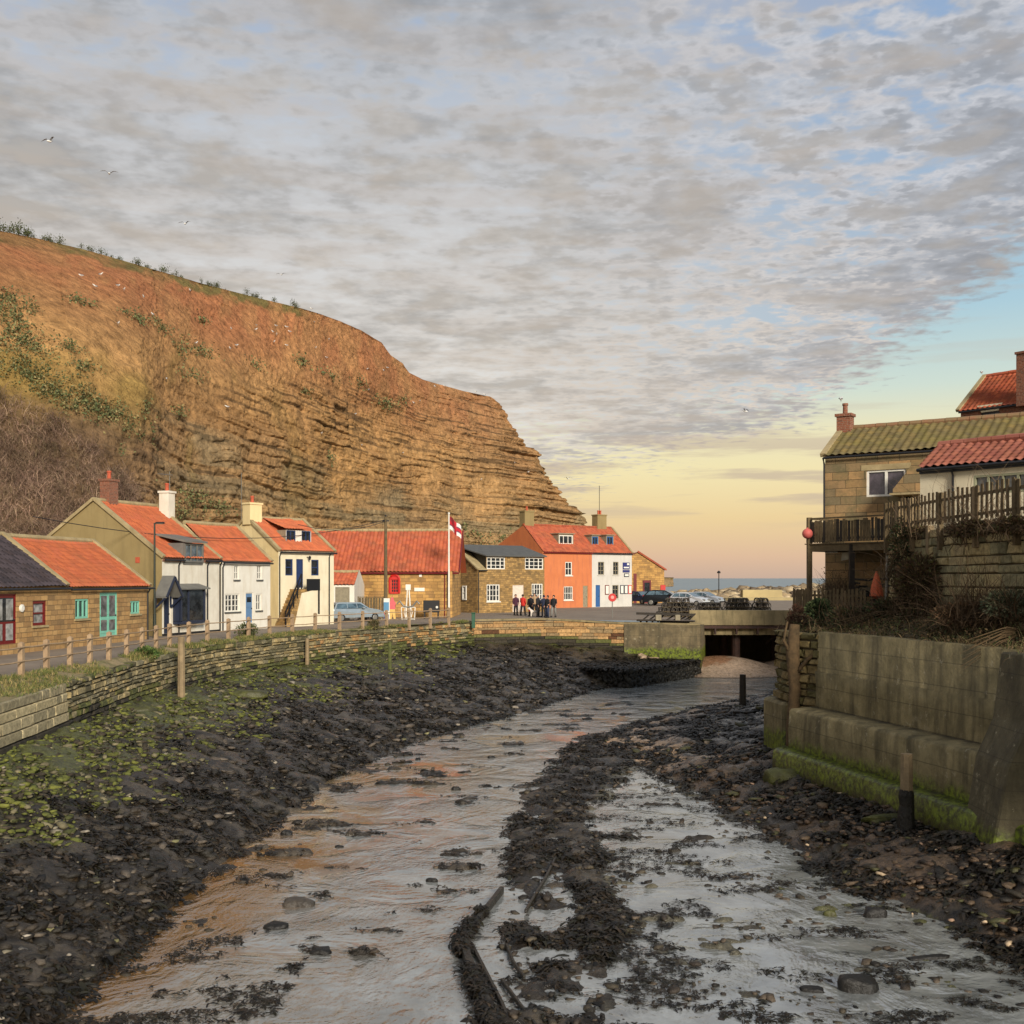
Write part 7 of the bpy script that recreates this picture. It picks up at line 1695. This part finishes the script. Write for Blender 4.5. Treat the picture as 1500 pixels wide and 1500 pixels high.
for (a,b) in sit:
    p,nn=cliff_at(a,b); o=gl_ if fst else copy_tree(gl_); fst=False; o.location=p+Vector((nn.x*.1-.0,nn.y*.3-.5,.15)); k=.95 if p.y<200 else 1.15; o.scale=(k,k,k); o.rotation_euler=(0,0,rn.uniform(0,6)); tag(o,'white gull resting on the open face of the cliff','gull','gulls resting on the cliff')
for (a,b,Y,lb) in ((1232,588,46.4,'gull standing on the chimney pot of the mossy-roofed stone house'),(1438,548,61.5,'gull standing on the ridge end of the upper brick house')):
    o=copy_tree(gl_); o.location=((a-CX)/F*Y,Y,(HY-b)/F*Y-.02); o.scale=(.75,)*3; o.rotation_euler=(0,0,1.1); tag(o,lb,'gull'); 
    if 'group' in o: del o['group']
def flygull(a,b,Y,rz,s,label,flap=.25):
    e=empty('gull',((a-CX)/F*Y,Y,(HY-b)/F*Y),rz,label,'gull'); gull_body(e)
    for sg in (-1,1):
        m_=MB(); V=[]
        for (yy,xc,ch_,zz_) in ((.05,.03,.16,.2),(.3,.07,.17,.2+flap*.55),(.55,.0,.13,.2+flap*.45),(.78,-.12,.03,.2+flap*.15)): V+=[(xc+ch_/2,sg*yy,zz_+.012),(xc-ch_/2,sg*yy,zz_)]
        m_.add(V+[(x,y,z-.015) for x,y,z in V],[(0,1,3,2),(2,3,5,4),(4,5,7,6),(8,10,11,9),(10,12,13,11),(12,14,15,13),(0,2,10,8),(2,4,12,10),(4,6,14,12),(1,9,11,3),(3,11,13,5),(5,13,15,7),(6,7,15,14)]); m_.build('wing',M_gg,e)
    e.scale=(s,)*3
flygull(72,210,95,R(60),1.1,'flying gull highest at the far left of the sky',.45); flygull(160,257,100,R(100),1.1,'flying gull between the highest one and the skyline',.35); flygull(271,330,105,R(75),.9,'flying gull just above the cliff-top shrubs',.4)
flygull(1092,605,80,R(150),.7,'lone flying gull in the clear sky on the right',.5); flygull(412,404,120,R(80),.8,'pale flying gull right above the cliff edge',.3); flygull(832,703,160,R(120),1.0,'flying gull beside the nose of the cliff',.4)
bpy.context.view_layer.update()
